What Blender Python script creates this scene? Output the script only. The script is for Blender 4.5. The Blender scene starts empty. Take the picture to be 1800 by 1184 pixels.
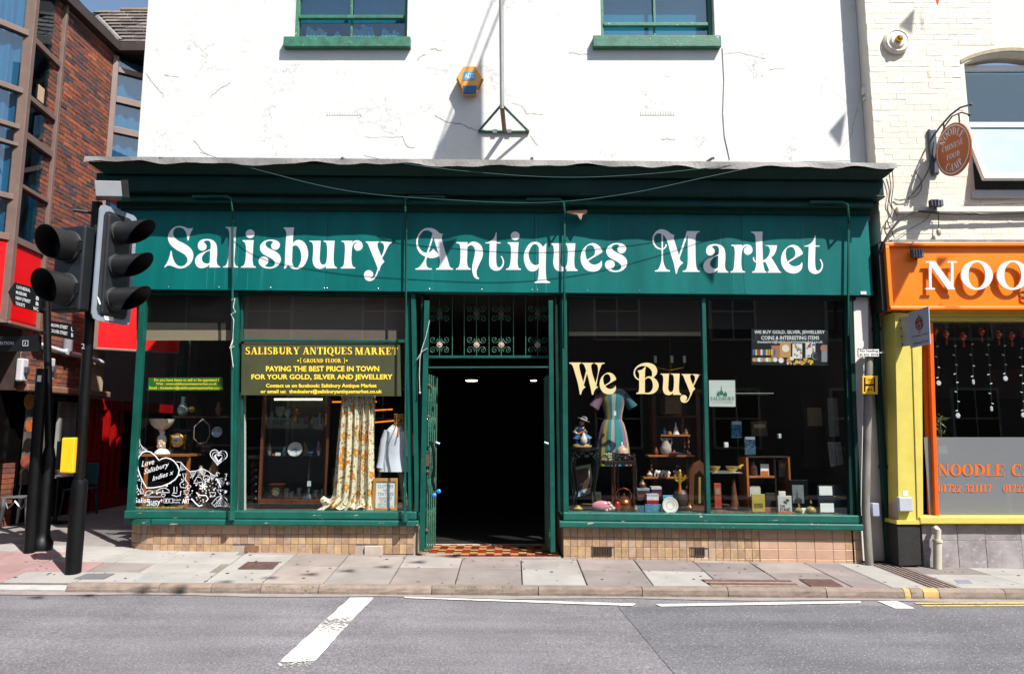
import bpy, bmesh, math, random
from mathutils import Vector, Matrix, Euler
from mathutils.geometry import tessellate_polygon
random.seed(7)
R = math.radians
C = bpy.context.scene.collection
sc = bpy.context.scene
# ------------------------------------------------------------------ camera, sky, sun, exposure
F, PIT, CD, CH = 1250.0, R(7.5), 9.26, 1.57          # focal length in photo pixels, pitch, distance to the shop front, eye height
cd_ = bpy.data.cameras.new('camera'); cam = bpy.data.objects.new('camera', cd_); C.objects.link(cam)
cd_.sensor_width = 36; cd_.lens = 36 * F / 1800; cd_.clip_end = 500; cd_.clip_start = .05
cam.location = (0, -CD, CH); cam.rotation_euler = (R(90) + PIT, 0, 0)
sc.camera = cam
SUN = Vector((.92, -1.0, 1.84)).normalized()           # towards the sun
SUNV = Vector((.92, -1.0, 1.84))
w = bpy.data.worlds.new('World'); sc.world = w; w.use_nodes = True
nt = w.node_tree; bg = nt.nodes['Background']
sk = nt.nodes.new('ShaderNodeTexSky'); sk.sky_type = 'NISHITA'; sk.sun_disc = False
sk.sun_elevation = math.asin(SUN.z); sk.sun_rotation = math.atan2(SUN.x, SUN.y)
sk.air_density = 1.15; sk.dust_density = 1.6; sk.ozone_density = .8
nt.links.new(sk.outputs[0], bg.inputs[0]); bg.inputs[1].default_value = .08
sl = bpy.data.lights.new('sun', 'SUN'); sl.energy = 4.8; sl.angle = R(.55); sl.color = (1, .965, .91)
so = bpy.data.objects.new('sun', sl); C.objects.link(so); so.location = (8, -9, 20)
so.rotation_euler = SUN.to_track_quat('Z', 'Y').to_euler()
sc.view_settings.view_transform = 'Standard'; sc.view_settings.look = 'None'
sc.view_settings.exposure = 1.0; sc.view_settings.gamma = 1; sc.view_settings.use_curve_mapping = False
sc.cycles.use_denoising = True; sc.cycles.max_bounces = 8; sc.cycles.transparent_max_bounces = 16
sc.cycles.sample_clamp_indirect = 8; sc.cycles.caustics_reflective = False; sc.cycles.caustics_refractive = False

# ------------------------------------------------------------------ photo pixel -> point of the place
def ray(px, py):
    u, v = (px - 900) / F, (592 - py) / F
    return Vector((u, math.cos(PIT) - v * math.sin(PIT), math.sin(PIT) + v * math.cos(PIT)))
def P(px, py, Y):                                     # on the upright plane y = Y
    r = ray(px, py); t = (Y + CD) / r.y
    return Vector((r.x * t, Y, CH + r.z * t))
def PX(px, py, X):                                    # on the upright plane x = X
    r = ray(px, py); t = X / r.x
    return Vector((X, -CD + r.y * t, CH + r.z * t))
def PL(px, py, a, b):                                 # on the upright plane through plan points a, b
    r = ray(px, py); n = Vector((b[1] - a[1], a[0] - b[0]))
    t = (n.x * a[0] + n.y * (a[1] + CD)) / (n.x * r.x + n.y * r.y)
    return Vector((r.x * t, -CD + r.y * t, CH + r.z * t))
YK = -1.33                                            # kerb line
def gz(x, y):                                         # pavement height
    xx = max(-9, min(9, x)); zf = -.0195 * xx; zk = -.075 - .0063 * xx
    t = max(0, min(1, -y / -YK)) if y < 0 else 0
    return zf + (zk - zf) * t
def rz(x): return -.165 - .0075 * max(-9, min(9, x))  # road height
def G(px, py, z0=None, road=False):                   # on the ground
    r = ray(px, py); z = 0 if z0 is None else z0
    for _ in range(12):
        t = (z - CH) / r.z; p = Vector((r.x * t, -CD + r.y * t, z))
        if z0 is not None: break
        z = rz(p.x) if road else gz(p.x, p.y)
    return p
def sc_at(Y): return F / (Y + CD)                     # photo pixels per metre

# ------------------------------------------------------------------ materials
def lin(h):
    if isinstance(h, str):
        c = [int(h[i:i + 2], 16) / 255 for i in (0, 2, 4)]
        return tuple(x / 12.92 if x <= .04045 else ((x + .055) / 1.055) ** 2.4 for x in c)
    return h
MATS = {}
def mat(name, col, rough=.6, var=.18, scale=6., bump=0., bscale=80., metal=0., spec=.5, rnd=0., chips=None, stretch=(1, 1, 1), huevar=None, trans=0., emit=None, sub=0.):
    if name in MATS: return MATS[name]
    m = bpy.data.materials.new(name); m.use_nodes = True; MATS[name] = m
    n = m.node_tree.nodes; L = m.node_tree.links; b = n['Principled BSDF']
    c = lin(col)
    b.inputs['Roughness'].default_value = rough; b.inputs['Metallic'].default_value = metal
    b.inputs['Specular IOR Level'].default_value = spec
    tc = n.new('ShaderNodeTexCoord'); mp = n.new('ShaderNodeMapping'); mp.inputs['Scale'].default_value = stretch
    L.new(tc.outputs['Object'], mp.inputs['Vector'])
    oi = n.new('ShaderNodeObjectInfo')
    ad = n.new('ShaderNodeVectorMath'); ad.operation = 'ADD'; L.new(mp.outputs[0], ad.inputs[0])
    vm = n.new('ShaderNodeVectorMath'); vm.operation = 'SCALE'; vm.inputs[0].default_value = (13, 7, 11); L.new(oi.outputs['Random'], vm.inputs['Scale'])
    L.new(vm.outputs[0], ad.inputs[1]); vec = ad.outputs[0]
    nz = n.new('ShaderNodeTexNoise'); nz.inputs['Scale'].default_value = scale; nz.inputs['Detail'].default_value = 6; nz.inputs['Roughness'].default_value = .62
    L.new(vec, nz.inputs['Vector'])
    mr = n.new('ShaderNodeMapRange'); mr.inputs['From Min'].default_value = .3; mr.inputs['From Max'].default_value = .7
    mr.inputs['To Min'].default_value = 1 - var; mr.inputs['To Max'].default_value = 1 + var; L.new(nz.outputs['Fac'], mr.inputs['Value'])
    val = mr.outputs[0]
    if rnd:
        m2 = n.new('ShaderNodeMapRange'); m2.inputs['To Min'].default_value = 1 - rnd; m2.inputs['To Max'].default_value = 1 + rnd; L.new(oi.outputs['Random'], m2.inputs['Value'])
        mu = n.new('ShaderNodeMath'); mu.operation = 'MULTIPLY'; L.new(val, mu.inputs[0]); L.new(m2.outputs[0], mu.inputs[1]); val = mu.outputs[0]
    base = None
    if huevar:                                         # second colours picked per object
        cr = n.new('ShaderNodeValToRGB'); cr.color_ramp.interpolation = 'CONSTANT'
        cols = [c] + [lin(h) for h in huevar]
        while len(cr.color_ramp.elements) < len(cols): cr.color_ramp.elements.new(.5)
        for i, k in enumerate(cols): cr.color_ramp.elements[i].position = i / len(cols); cr.color_ramp.elements[i].color = (*k, 1)
        wn = n.new('ShaderNodeTexWhiteNoise'); wn.noise_dimensions = '1D'; L.new(oi.outputs['Random'], wn.inputs['W'])
        L.new(wn.outputs['Value'], cr.inputs[0]); base = cr.outputs[0]
    sv = n.new('ShaderNodeVectorMath'); sv.operation = 'SCALE'; sv.inputs[0].default_value = c
    if base: L.new(base, sv.inputs[0])
    L.new(val, sv.inputs['Scale']); colout = sv.outputs[0]
    if chips:
        ccol, th, cs = chips[:3]
        n2 = n.new('ShaderNodeTexNoise'); n2.inputs['Scale'].default_value = cs; n2.inputs['Detail'].default_value = 5; n2.inputs['Roughness'].default_value = .7
        m3 = n.new('ShaderNodeMapping'); m3.inputs['Scale'].default_value = chips[3] if len(chips) > 3 else (1, 1, 1)
        L.new(vec, m3.inputs['Vector']); L.new(m3.outputs[0], n2.inputs['Vector'])
        r2 = n.new('ShaderNodeMapRange'); r2.inputs['From Min'].default_value = th; r2.inputs['From Max'].default_value = th + .02; L.new(n2.outputs['Fac'], r2.inputs['Value'])
        mx = n.new('ShaderNodeMix'); mx.data_type = 'RGBA'; L.new(r2.outputs[0], mx.inputs['Factor']); L.new(colout, mx.inputs['A']); mx.inputs['B'].default_value = (*lin(ccol), 1)
        colout = mx.outputs['Result']
    L.new(colout, b.inputs['Base Color'])
    rr = n.new('ShaderNodeMapRange'); rr.inputs['To Min'].default_value = max(0.02, rough - .1); rr.inputs['To Max'].default_value = min(1, rough + .1); L.new(nz.outputs['Fac'], rr.inputs['Value']); L.new(rr.outputs[0], b.inputs['Roughness'])
    if bump:
        bn = n.new('ShaderNodeTexNoise'); bn.inputs['Scale'].default_value = bscale; bn.inputs['Detail'].default_value = 5; L.new(vec, bn.inputs['Vector'])
        bp = n.new('ShaderNodeBump'); bp.inputs['Strength'].default_value = 1; bp.inputs['Distance'].default_value = bump; L.new(bn.outputs['Fac'], bp.inputs['Height']); L.new(bp.outputs[0], b.inputs['Normal'])
    if trans: b.inputs['Transmission Weight'].default_value = trans
    if emit: b.inputs['Emission Color'].default_value = (*lin(emit[0]), 1); b.inputs['Emission Strength'].default_value = emit[1]
    return m
def glass_mat(name, tint=(1, 1, 1), ior=1.5, rough=.0, milky=0., mcol=(.5, .5, .5), haze=0.):
    m = bpy.data.materials.new(name); m.use_nodes = True; n = m.node_tree.nodes; L = m.node_tree.links; n.clear()
    o = n.new('ShaderNodeOutputMaterial'); t = n.new('ShaderNodeBsdfTransparent'); t.inputs[0].default_value = (*tint, 1)
    g = n.new('ShaderNodeBsdfGlossy'); g.inputs['Roughness'].default_value = rough
    geo = n.new('ShaderNodeNewGeometry'); fr = n.new('ShaderNodeFresnel'); fr.inputs['IOR'].default_value = ior
    # the same reflectance from both sides of the thin pane
    dot = n.new('ShaderNodeVectorMath'); dot.operation = 'DOT_PRODUCT'; L.new(geo.outputs['Normal'], dot.inputs[0]); L.new(geo.outputs['Incoming'], dot.inputs[1])
    ab = n.new('ShaderNodeMath'); ab.operation = 'ABSOLUTE'; L.new(dot.outputs['Value'], ab.inputs[0])
    om = n.new('ShaderNodeMath'); om.operation = 'SUBTRACT'; om.inputs[0].default_value = 1; L.new(ab.outputs[0], om.inputs[1])
    pw = n.new('ShaderNodeMath'); pw.operation = 'POWER'; L.new(om.outputs[0], pw.inputs[0]); pw.inputs[1].default_value = 5
    f0 = 2 * ((ior - 1) / (ior + 1)) ** 2
    ml = n.new('ShaderNodeMath'); ml.operation = 'MULTIPLY_ADD'; L.new(pw.outputs[0], ml.inputs[0]); ml.inputs[1].default_value = 1 - f0; ml.inputs[2].default_value = f0; ml.use_clamp = True
    mx = n.new('ShaderNodeMixShader'); L.new(ml.outputs[0], mx.inputs[0]); L.new(g.outputs[0], mx.inputs[2])
    if milky:
        tl = n.new('ShaderNodeBsdfTranslucent'); tl.inputs[0].default_value = (*mcol, 1); df = n.new('ShaderNodeBsdfDiffuse'); df.inputs[0].default_value = (*mcol, 1)
        m1 = n.new('ShaderNodeMixShader'); m1.inputs[0].default_value = .4; L.new(df.outputs[0], m1.inputs[1]); L.new(tl.outputs[0], m1.inputs[2])
        m2 = n.new('ShaderNodeMixShader'); m2.inputs[0].default_value = milky; L.new(t.outputs[0], m2.inputs[1]); L.new(m1.outputs[0], m2.inputs[2]); L.new(m2.outputs[0], mx.inputs[1])
    else: L.new(t.outputs[0], mx.inputs[1])
    L.new(mx.outputs[0], o.inputs[0]); MATS[name] = m
    return m
GREEN = mat('green_paint', '0c4a40', .42, .25, 3, .0012, 60, spec=.35, chips=('cbb5ae', .70, 9, (1, 1, 3)))
DGREEN = mat('dark_green_paint', '052c25', .55, .25, 3, .001, 50, spec=.2)
SIGNG = mat('sign_green', '005d5a', .5, .2, 2.6, .0006, 30, stretch=(1, 1, .2), spec=.2, chips=('1f716c', .64, 5, (5, 1, .35)))
WHITEL = mat('white_vinyl', 'd8d8d8', .4, .03, 8)
SILLP = mat('sill_paint', '0e5248', .45, .2, 5, .0015, 60, chips=('d8bfb8', .66, 7, (.6, 1, 5)))
UPGREEN = mat('weathered_green_paint', '2c6650', .55, .35, 9, .003, 50, chips=('cfc9bb', .65, 22, (1, 1, 1)))
BLACK = mat('black_metal', '060607', .4, .2, 6, spec=.3)
DARK = mat('dark_void', '050505', .9, .2, 4)
WOOD = mat('brown_wood', '5a3218', .4, .35, 6, .001, 40, stretch=(1, 1, .15))
DWOOD = mat('dark_wood', '24130b', .38, .35, 6, stretch=(1, 1, .15))
OAK = mat('orange_oak', '9a5a26', .45, .3, 6, stretch=(1, 1, .2))
PINE = mat('pine_wood', 'b98749', .5, .25, 9, stretch=(1, 1, .2))
GLASS = glass_mat('shop_glass', (.94, .96, .96), 1.34)
UGLASS = glass_mat('window_glass', (.55, .8, .86), 1.75)
CGLASS = glass_mat('crystal_glass', (.8, .83, .85), 1.75)
FROST = glass_mat('frosted_film', (.75, .78, .8), 1.45, .25, .62, (.36, .38, .40))
METAL = mat('grey_metal', '8a8c8e', .35, .2, 12, metal=.8)
LEADM = mat('lead_flashing', '787572', .6, .3, 5, .004, 30, chips=('6a625c', .62, 12))
PAPER = mat('white_paper', 'dcdcd8', .7, .05, 5)
YTXT = mat('yellow_print', 'ffd83a', .5, .05, 5)
BRASS = mat('brass', 'b8892a', .25, .2, 20, metal=.9)
COPPER = mat('copper', 'a85a30', .28, .25, 20, metal=.9)
PORC = mat('porcelain', 'd9d4cc', .15, .08, 20)
RED = mat('red_panel', 'd2020a', .4, .06, 3)
# ------------------------------------------------------------------ mesh building
ORG = {}
class MB:
    def __init__(s): s.v = []; s.f = []; s.mi = []; s.m = 0; s.M = None; s.eps = 0
    def add(s, vs, fs):
        o = len(s.v)
        s.v += [tuple(s.M @ Vector(p)) if s.M else tuple(p) for p in vs]
        for f in fs: s.f.append(tuple(o + i for i in f)); s.mi.append(s.m)
    def box(s, x0, x1, y0, y1, z0, z1):
        s.add([(x0, y0, z0), (x1, y0, z0), (x1, y1, z0), (x0, y1, z0), (x0, y0, z1), (x1, y0, z1), (x1, y1, z1), (x0, y1, z1)],
              [(0, 3, 2, 1), (4, 5, 6, 7), (0, 1, 5, 4), (1, 2, 6, 5), (2, 3, 7, 6), (3, 0, 4, 7)])
    def hexa(s, b, t):                                 # bottom and top quads
        s.add(list(b) + list(t), [(0, 3, 2, 1), (4, 5, 6, 7), (0, 1, 5, 4), (1, 2, 6, 5), (2, 3, 7, 6), (3, 0, 4, 7)])
    def poly(s, loops, y0, y1, flat=False):            # (x, z) loops, first outer, others holes; front at y0
        flatv = [p for l in loops for p in l]
        tri = tessellate_polygon([[Vector((p[0], p[1], 0)) for p in l] for l in loops])
        fr = [(p[0], y0, p[1]) for p in flatv]; n = len(flatv)
        def orient(t, fwd):
            a, b, c = [flatv[i] for i in t]
            ccw = (b[0] - a[0]) * (c[1] - a[1]) - (b[1] - a[1]) * (c[0] - a[0]) > 0
            return t if ccw == fwd else t[::-1]
        if flat: s.add(fr, [orient(tuple(t), True) for t in tri]); return
        bk = [(p[0], y1, p[1]) for p in flatv]
        fs = [orient(tuple(t), True) for t in tri] + [tuple(i + n for i in orient(tuple(t), False)) for t in tri]
        o = 0
        for k, l in enumerate(loops):
            ar = sum(l[i][0] * l[(i + 1) % len(l)][1] - l[(i + 1) % len(l)][0] * l[i][1] for i in range(len(l)))
            for i in range(len(l)):
                a, b = o + i, o + (i + 1) % len(l)
                if (ar > 0) != (k > 0): fs.append((b, a, a + n, b + n))
                else: fs.append((a, b, b + n, a + n))
            o += len(l)
        s.add(fr + bk, fs)
    def quad(s, pts, Y0, Y1):                          # photo-pixel polygon on plane Y0, carried straight back to Y1
        q = [P(a, b, Y0) for a, b in pts]
        s.poly([[(p.x, p.z) for p in q]], Y0, Y1)
    def rpx(s, x0, y0, x1, y1, Y0, Y1):                # upright box whose face centre lines match the pixel box
        cx, cy = (x0 + x1) / 2, (y0 + y1) / 2
        s.box(P(x0, cy, Y0).x, P(x1, cy, Y0).x, Y0, Y1, P(cx, y1, Y0).z, P(cx, y0, Y0).z)
    def tube(s, pts, r, n=6, cap=True, flat=1.):
        pts = [Vector(p) for p in pts]; rs = r if isinstance(r, (list, tuple)) else [r] * len(pts)
        vs = []; fs = []; up = None
        for i, p in enumerate(pts):
            d = (pts[min(i + 1, len(pts) - 1)] - pts[max(i - 1, 0)])
            d = d.normalized() if d.length > 1e-9 else Vector((0, 0, 1))
            if up is None: up = Vector((0, 0, 1)) if abs(d.z) < .9 else Vector((1, 0, 0))
            a = d.cross(up)
            if a.length < 1e-6: a = d.cross(Vector((0, 1, 0)))
            a.normalize(); b = d.cross(a).normalized(); up = -b if False else up
            for k in range(n):
                t = 2 * math.pi * k / n; vs.append(p + a * rs[i] * math.cos(t) + b * rs[i] * flat * math.sin(t))
        for i in range(len(pts) - 1):
            for k in range(n):
                a_, b_ = i * n + k, i * n + (k + 1) % n; fs.append((a_, b_, b_ + n, a_ + n))
        if cap: fs.append(tuple(range(n))); fs.append(tuple(range((len(pts) - 1) * n, len(pts) * n))[::-1])
        s.add(vs, fs)
    def lathe(s, cx, cy, prof, n=14, sy=1., ang=0, ribs=0, ra=0.):
        vs = []; fs = []
        for r, z in prof:
            for k in range(n):
                t = 2 * math.pi * k / n + ang; rr = r * (1 + ra * math.cos(ribs * t)) if ribs else r
                vs.append((cx + rr * math.cos(t), cy + rr * sy * math.sin(t), z))
        for i in range(len(prof) - 1):
            for k in range(n):
                a_, b_ = i * n + k, i * n + (k + 1) % n; fs.append((a_, b_, b_ + n, a_ + n))
        fs.append(tuple(range(n))[::-1]); fs.append(tuple(range((len(prof) - 1) * n, len(prof) * n)))
        s.add(vs, fs)
    def lpx(s, cx, prof, Y, n=14, sy=1., ribs=0, ra=0.): # lathe from (py, half width px)
        k = 1 / sc_at(Y); x = P(cx, sum(p[0] for p in prof) / len(prof), Y).x
        pr = [(max(.0005, h * k), P(cx, y, Y).z) for y, h in prof][::-1]
        s.lathe(x, Y, pr, n, sy, 0, ribs, ra)
    def tpx(s, pts, Y, r, n=6):                        # tube through (px, py) or (px, py, Y)
        s.tube([P(p[0], p[1], p[2] if len(p) > 2 else Y) for p in pts], r, n)
    def ball(s, c, r, n=10, sx=1, sy=1, sz=1):
        c = Vector(c); m = max(4, n // 2); pr = []
        vs = []; fs = []
        for i in range(m + 1):
            a = math.pi * i / m
            for k in range(n):
                t = 2 * math.pi * k / n; rr = max(math.sin(a), .01)
                vs.append((c.x + r * sx * rr * math.cos(t), c.y + r * sy * rr * math.sin(t), c.z - r * sz * math.cos(a)))
        for i in range(m):
            for k in range(n):
                a_, b_ = i * n + k, i * n + (k + 1) % n; fs.append((a_, b_, b_ + n, a_ + n))
        s.add(vs, fs)
    def mesh(s, name, mats, off=Vector((0, 0, 0)), smooth=False):
        me = bpy.data.meshes.new(name)
        me.from_pydata([(p[0] - off.x, p[1] - off.y, p[2] - off.z) for p in s.v], [], s.f)
        for m in (mats if isinstance(mats, (list, tuple)) else [mats]): me.materials.append(m)
        if any(s.mi): me.polygons.foreach_set('material_index', s.mi)
        if smooth: me.shade_smooth()
        me.update(); return me
    def build(s, name, mats, parent=None, smooth=False, bevel=0, kind=None, label=None, at=None):
        off = ORG.get(parent.name, Vector((0, 0, 0))) if parent else Vector((0, 0, 0))
        loc = Vector((0, 0, 0))
        if parent is None and at is not None: off = Vector(at); loc = off
        o = bpy.data.objects.new(name, s.mesh(name, mats, off, smooth)); C.objects.link(o); o.location = loc
        if parent: o.parent = parent
        ORG[o.name] = off
        if smooth:
            e = o.modifiers.new('edge', 'EDGE_SPLIT'); e.split_angle = R(42)
        if bevel:
            bv = o.modifiers.new('bevel', 'BEVEL'); bv.width = bevel; bv.segments = 2; bv.limit_method = 'ANGLE'; bv.angle_limit = R(50)
        if kind: o['kind'] = kind
        if label: o['label'] = label
        return o
def thing(name, label, cat, loc, group=None):
    o = bpy.data.objects.new(name, None); C.objects.link(o); o.location = loc; o.empty_display_size = .1
    ORG[o.name] = Vector(loc); o['label'] = label; o['category'] = cat
    if group: o['group'] = group
    return o
def tag(o, label, cat, group=None, kind=None):
    o['label'] = label; o['category'] = cat
    if group: o['group'] = group
    if kind: o['kind'] = kind
    return o
def inst(o, name, loc, parent, rot=None):              # another piece sharing a mesh; loc in world
    c = o.copy(); c.name = name; C.objects.link(c); c.parent = parent; c.location = Vector(loc) - ORG[parent.name]
    if rot: c.rotation_euler = rot
    ORG[c.name] = ORG[parent.name]
    return c
# ------------------------------------------------------------------ lettering
def spline(pts):                                       # list of (x, y, corner) -> smooth closed loop broken at corners
    n = len(pts); out = []
    for i in range(n):
        p1, p2 = pts[i], pts[(i + 1) % n]; p0, p3 = pts[i - 1], pts[(i + 2) % n]
        out.append((p1[0], p1[1]))
        if p1[2] and p2[2]: continue
        d = math.hypot(p2[0] - p1[0], p2[1] - p1[1]); k = max(2, min(7, int(d / 14)))
        m1 = (0, 0) if False else ((p2[0] - p0[0]) / 2, (p2[1] - p0[1]) / 2)
        m2 = ((p3[0] - p1[0]) / 2, (p3[1] - p1[1]) / 2)
        if p1[2]: m1 = (p2[0] - p1[0] - m2[0] * .5, p2[1] - p1[1] - m2[1] * .5); m1 = (m1[0] * 1., m1[1] * 1.)
        if p2[2]: m2 = (p2[0] - p1[0] - m1[0] * .5, p2[1] - p1[1] - m1[1] * .5)
        l1, l2 = math.hypot(*m1), math.hypot(*m2)
        if l1 > d: m1 = (m1[0] * d / l1, m1[1] * d / l1)
        if l2 > d: m2 = (m2[0] * d / l2, m2[1] * d / l2)
        for j in range(1, k):
            t = j / k; h1 = 2 * t**3 - 3 * t**2 + 1; h2 = t**3 - 2 * t**2 + t; h3 = -2 * t**3 + 3 * t**2; h4 = t**3 - t**2
            out.append((h1 * p1[0] + h2 * m1[0] + h3 * p2[0] + h4 * m2[0], h1 * p1[1] + h2 * m1[1] + h3 * p2[1] + h4 * m2[1]))
    return out
def contour(txt):
    pts = []
    for tk in txt.split():
        c = tk.endswith('!'); a, b = tk.rstrip('!').split(','); pts.append((float(a), float(b), c))
    return spline(pts)
# every glyph: list of pieces; a piece is a list of contours (outer, holes), traced in ninths of a photo pixel
GL = {
 'S': ["537,185! 455,195 400,170 325,155 240,175 170,240 138,320 150,400 195,470 280,535 370,585 425,630 448,690 430,745 390,782 335,792 280,770 235,710 210,640 195,548! 180,548! 165,625 130,720 78,805! 90,812! 120,785 165,778 220,795 280,818 340,826 420,805 490,750 530,675 538,600 515,535 460,475 380,425 290,380 235,325 218,265 235,210 275,182 325,178 375,195 415,240 438,310 446,383! 465,383! 480,310 505,245"],
 'a': ["610,470 620,420 660,378 740,360 830,372 890,420 912,490 915,600 908,700 920,760 940,788 962,794! 962,810! 790,810! 800,765! 750,800 700,818 640,818 590,785 565,715 580,655 630,600 720,560 808,522! 815,480 812,430 795,395 760,383 720,392 700,410! 735,440 748,480 735,520 690,545 645,535 618,505|805,542! 730,575 685,628 672,670 690,720 740,748 780,745 800,725!"],
 'l': ["1050,170! 1225,170! 1215,240 1208,400 1195,600 1188,690 1200,760 1222,788 1248,795! 1248,810! 1008,810! 1008,795! 1040,788 1068,750 1088,660 1098,500 1108,300 1100,230 1085,200 1050,182!"],
 'i': ["1318,378! 1495,378! 1487,450 1480,600 1475,690 1485,760 1500,788 1528,795! 1528,813! 1293,813! 1293,795! 1325,788 1350,750 1365,680 1372,560 1370,470 1355,420 1318,395!", "1509,278 1488,327 1438,348 1388,327 1367,278 1388,229 1438,208 1488,229"],
 's': ["365,412! 335,440 330,480 355,520 400,532 445,510 468,465 455,415 400,380 310,370 230,390 170,440 152,500 170,560 215,605 290,645 350,680 388,725 385,770 345,800 290,805 250,795 232,775! 270,750 287,705 270,660 215,640 160,655 132,705 150,765 210,812 300,828 390,810 455,760 483,690 470,625 420,570 340,530 270,490 240,450 255,410 300,390 340,395"],
 'b': ["525,178! 693,178! 682,260 672,435! 705,395 755,375 820,390 880,450 915,580 895,700 840,790 770,832 700,838 650,820 598,768! 555,828! 530,828! 545,760 552,600 562,400 570,280 555,215 525,190!|668,480! 705,462 750,475 790,540 808,630 795,730 760,795 725,810 685,790 660,720!"],
 'u': ["938,388! 1115,388! 1108,480 1100,620 1098,690 1115,745 1150,768 1190,750 1208,690! 1215,600 1215,500 1205,435 1190,412 1160,405! 1160,388! 1335,388! 1328,480 1318,640 1320,720 1335,785 1370,807! 1370,825! 1195,825! 1200,775! 1170,810 1110,833 1040,815 1000,765 985,690 992,600 995,500 988,440 970,410 938,403!"],
 'r': ["1443,388! 1617,388! 1610,420! 1640,392 1700,382 1755,408 1778,465 1760,520 1705,548 1660,530 1640,485 1650,445 1695,418! 1660,418 1625,450 1608,520 1600,640 1602,720 1615,780 1630,802 1660,808! 1660,826! 1430,826! 1430,808! 1460,800 1480,760 1492,640 1498,520 1492,440 1475,410 1443,405!"],
 'y': ["565,400! 780,400! 780,415! 755,425 752,465 770,530 815,635! 845,560 858,500 850,450 830,425 800,415! 805,400! 990,408! 985,420! 955,432 925,470 880,560 825,668! 862,718! 815,770 795,810 780,865! 768,862! 745,920 715,975 680,1010 625,1025 570,1005 540,950 545,895 580,860 630,855 670,880 685,920 670,960 630,985! 680,978 715,940 735,890 755,820! 700,680 650,560 610,460 590,425 565,412!"],
 'A': ["362,270! 400,205! 430,228 480,270 530,280! 510,320 512,370 545,500 595,660 630,780 655,818 688,825! 688,845! 418,845! 418,825! 465,810 478,750 480,690 465,620 420,470 380,340", "410,215! 370,195 310,184 240,195 170,245 120,330 105,420 120,510 170,590 250,640 340,663 420,650 475,625! 455,595! 372,515! 340,555 290,577 240,575 190,545 150,490 130,420 140,345 175,280 220,235 270,222 320,235 372,280!", "360,275! 385,300! 300,580 275,650 265,690 262,730 270,780 295,815 352,825! 352,845! 93,845! 93,825! 140,815 190,760 235,690 250,640 270,580 330,400"],
 'n': ["740,410! 918,410! 915,455! 960,415 1020,403 1090,425 1140,480 1160,560 1150,650 1110,740 1070,830 1058,890 1070,950 1102,980! 1095,993! 1050,985 1010,940 990,850 995,760 1020,660 1035,570 1025,500 990,462 955,460 915,490! 912,600 908,720 920,790 940,818 965,825! 965,845! 733,845! 733,825! 765,818 790,770 802,680 805,560 800,480 785,440 740,428!"],
 't': ["1365,255! 1378,255! 1375,330 1374,412! 1440,415! 1440,430! 1374,430! 1370,600 1370,700 1380,780 1405,810 1440,800 1470,750 1468,690 1440,635! 1458,628! 1485,680 1495,730 1475,800 1430,848 1370,862 1310,845 1270,800 1258,740 1262,600 1268,430! 1200,430! 1200,415! 1250,408 1310,370 1345,325"],
 'q': ["905,425! 900,500 895,700 893,850 900,960 918,1020 962,1034! 962,1055! 718,1055! 718,1036! 755,1025 775,970 785,830 787,800! 750,850 690,872 630,860 580,800 548,690 555,580 600,480 660,420 725,405 790,420 850,485!|785,500! 760,455 725,440 680,460 640,530 622,610 640,690 680,750 735,775 785,755!"],
 'e': ["1790,570! 1775,520 1720,455 1640,425 1560,450 1480,530 1445,650 1465,760 1530,845 1630,877 1720,860 1775,800 1785,740 1775,695! 1750,735 1700,760 1650,765 1600,745 1565,705!|1548,690! 1525,620 1520,540 1545,480 1600,457 1645,475 1670,530 1672,580 1650,625!"],
 'M': ["498,295! 450,280 390,235 310,207 240,220 180,275 150,360 165,440 215,505 290,530 345,515 378,470 375,445! 355,445! 350,480 320,508 280,508 225,480 185,420 175,360 190,305 230,272 280,275! 330,300 370,360 400,440 440,590 490,750 520,910! 540,910! 555,840 590,780 643,735! 600,705 580,665 575,632! 540,520 505,410 488,350", "295,285! 318,285! 318,500 320,680 335,760 370,830 430,858! 430,875! 190,875! 190,858! 240,840 275,770 295,680 295,500", "695,238! 715,245! 712,290! 580,665! 570,625!", "700,236! 898,236! 898,252! 868,258 845,290 832,360 832,520 835,700 845,800 870,858 900,865! 900,880! 630,880! 630,862! 670,855 700,800 710,700 710,500 710,330"],
 'k': ["273,243! 456,243! 450,330 452,500 460,700 470,790 490,860 515,880! 515,893! 290,893! 290,878! 325,860 350,790 352,700 350,500 342,350 325,285 273,258!", "358,735! 320,715 300,680 305,650 318,645 322,670 335,700 360,715!", "498,460! 682,460! 670,530 640,600 590,652! 640,730 700,830 725,870 748,880! 748,893! 533,893! 533,875! 555,865 545,820 500,725! 455,722! 460,700! 510,670 550,620 570,560 560,500 540,475 498,470!"],
 'W': ["42,85! 193,85! 193,97! 172,105 168,140 185,220 222,350 228,380 250,395! 210,430 190,490! 175,490! 150,350 110,210 85,130 65,105 42,97!", "205,88! 345,88! 345,100! 324,108 318,140 335,230 375,355 382,382 410,395! 365,430 345,492! 328,492! 300,360 265,220 235,130 222,108 205,100!", "362,88! 488,88! 486,100! 455,108 435,150 410,230 385,378! 370,350! 395,260 405,190 400,130 385,108 362,100!", "225,370! 265,225! 257,178! 217,335!"],
 'B': ["1108,272! 1140,240 1155,190 1130,130 1080,98 1010,88 940,105 880,150 855,215 870,270 905,303 930,308! 930,293! 895,275 872,215 890,165 935,135 985,128 1040,145 1080,185 1090,235 1080,270!", "1010,138! 1000,200 998,300 998,468! 1010,482! 890,482! 890,468! 915,460 925,420 925,300 925,230 905,185! 960,175 1000,140", "990,305! 1030,262 1080,265 1140,300 1172,370 1150,440 1090,480 995,482! 995,465! 1060,460 1095,410 1095,340 1070,290 1035,280 990,312!"],
}
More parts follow.
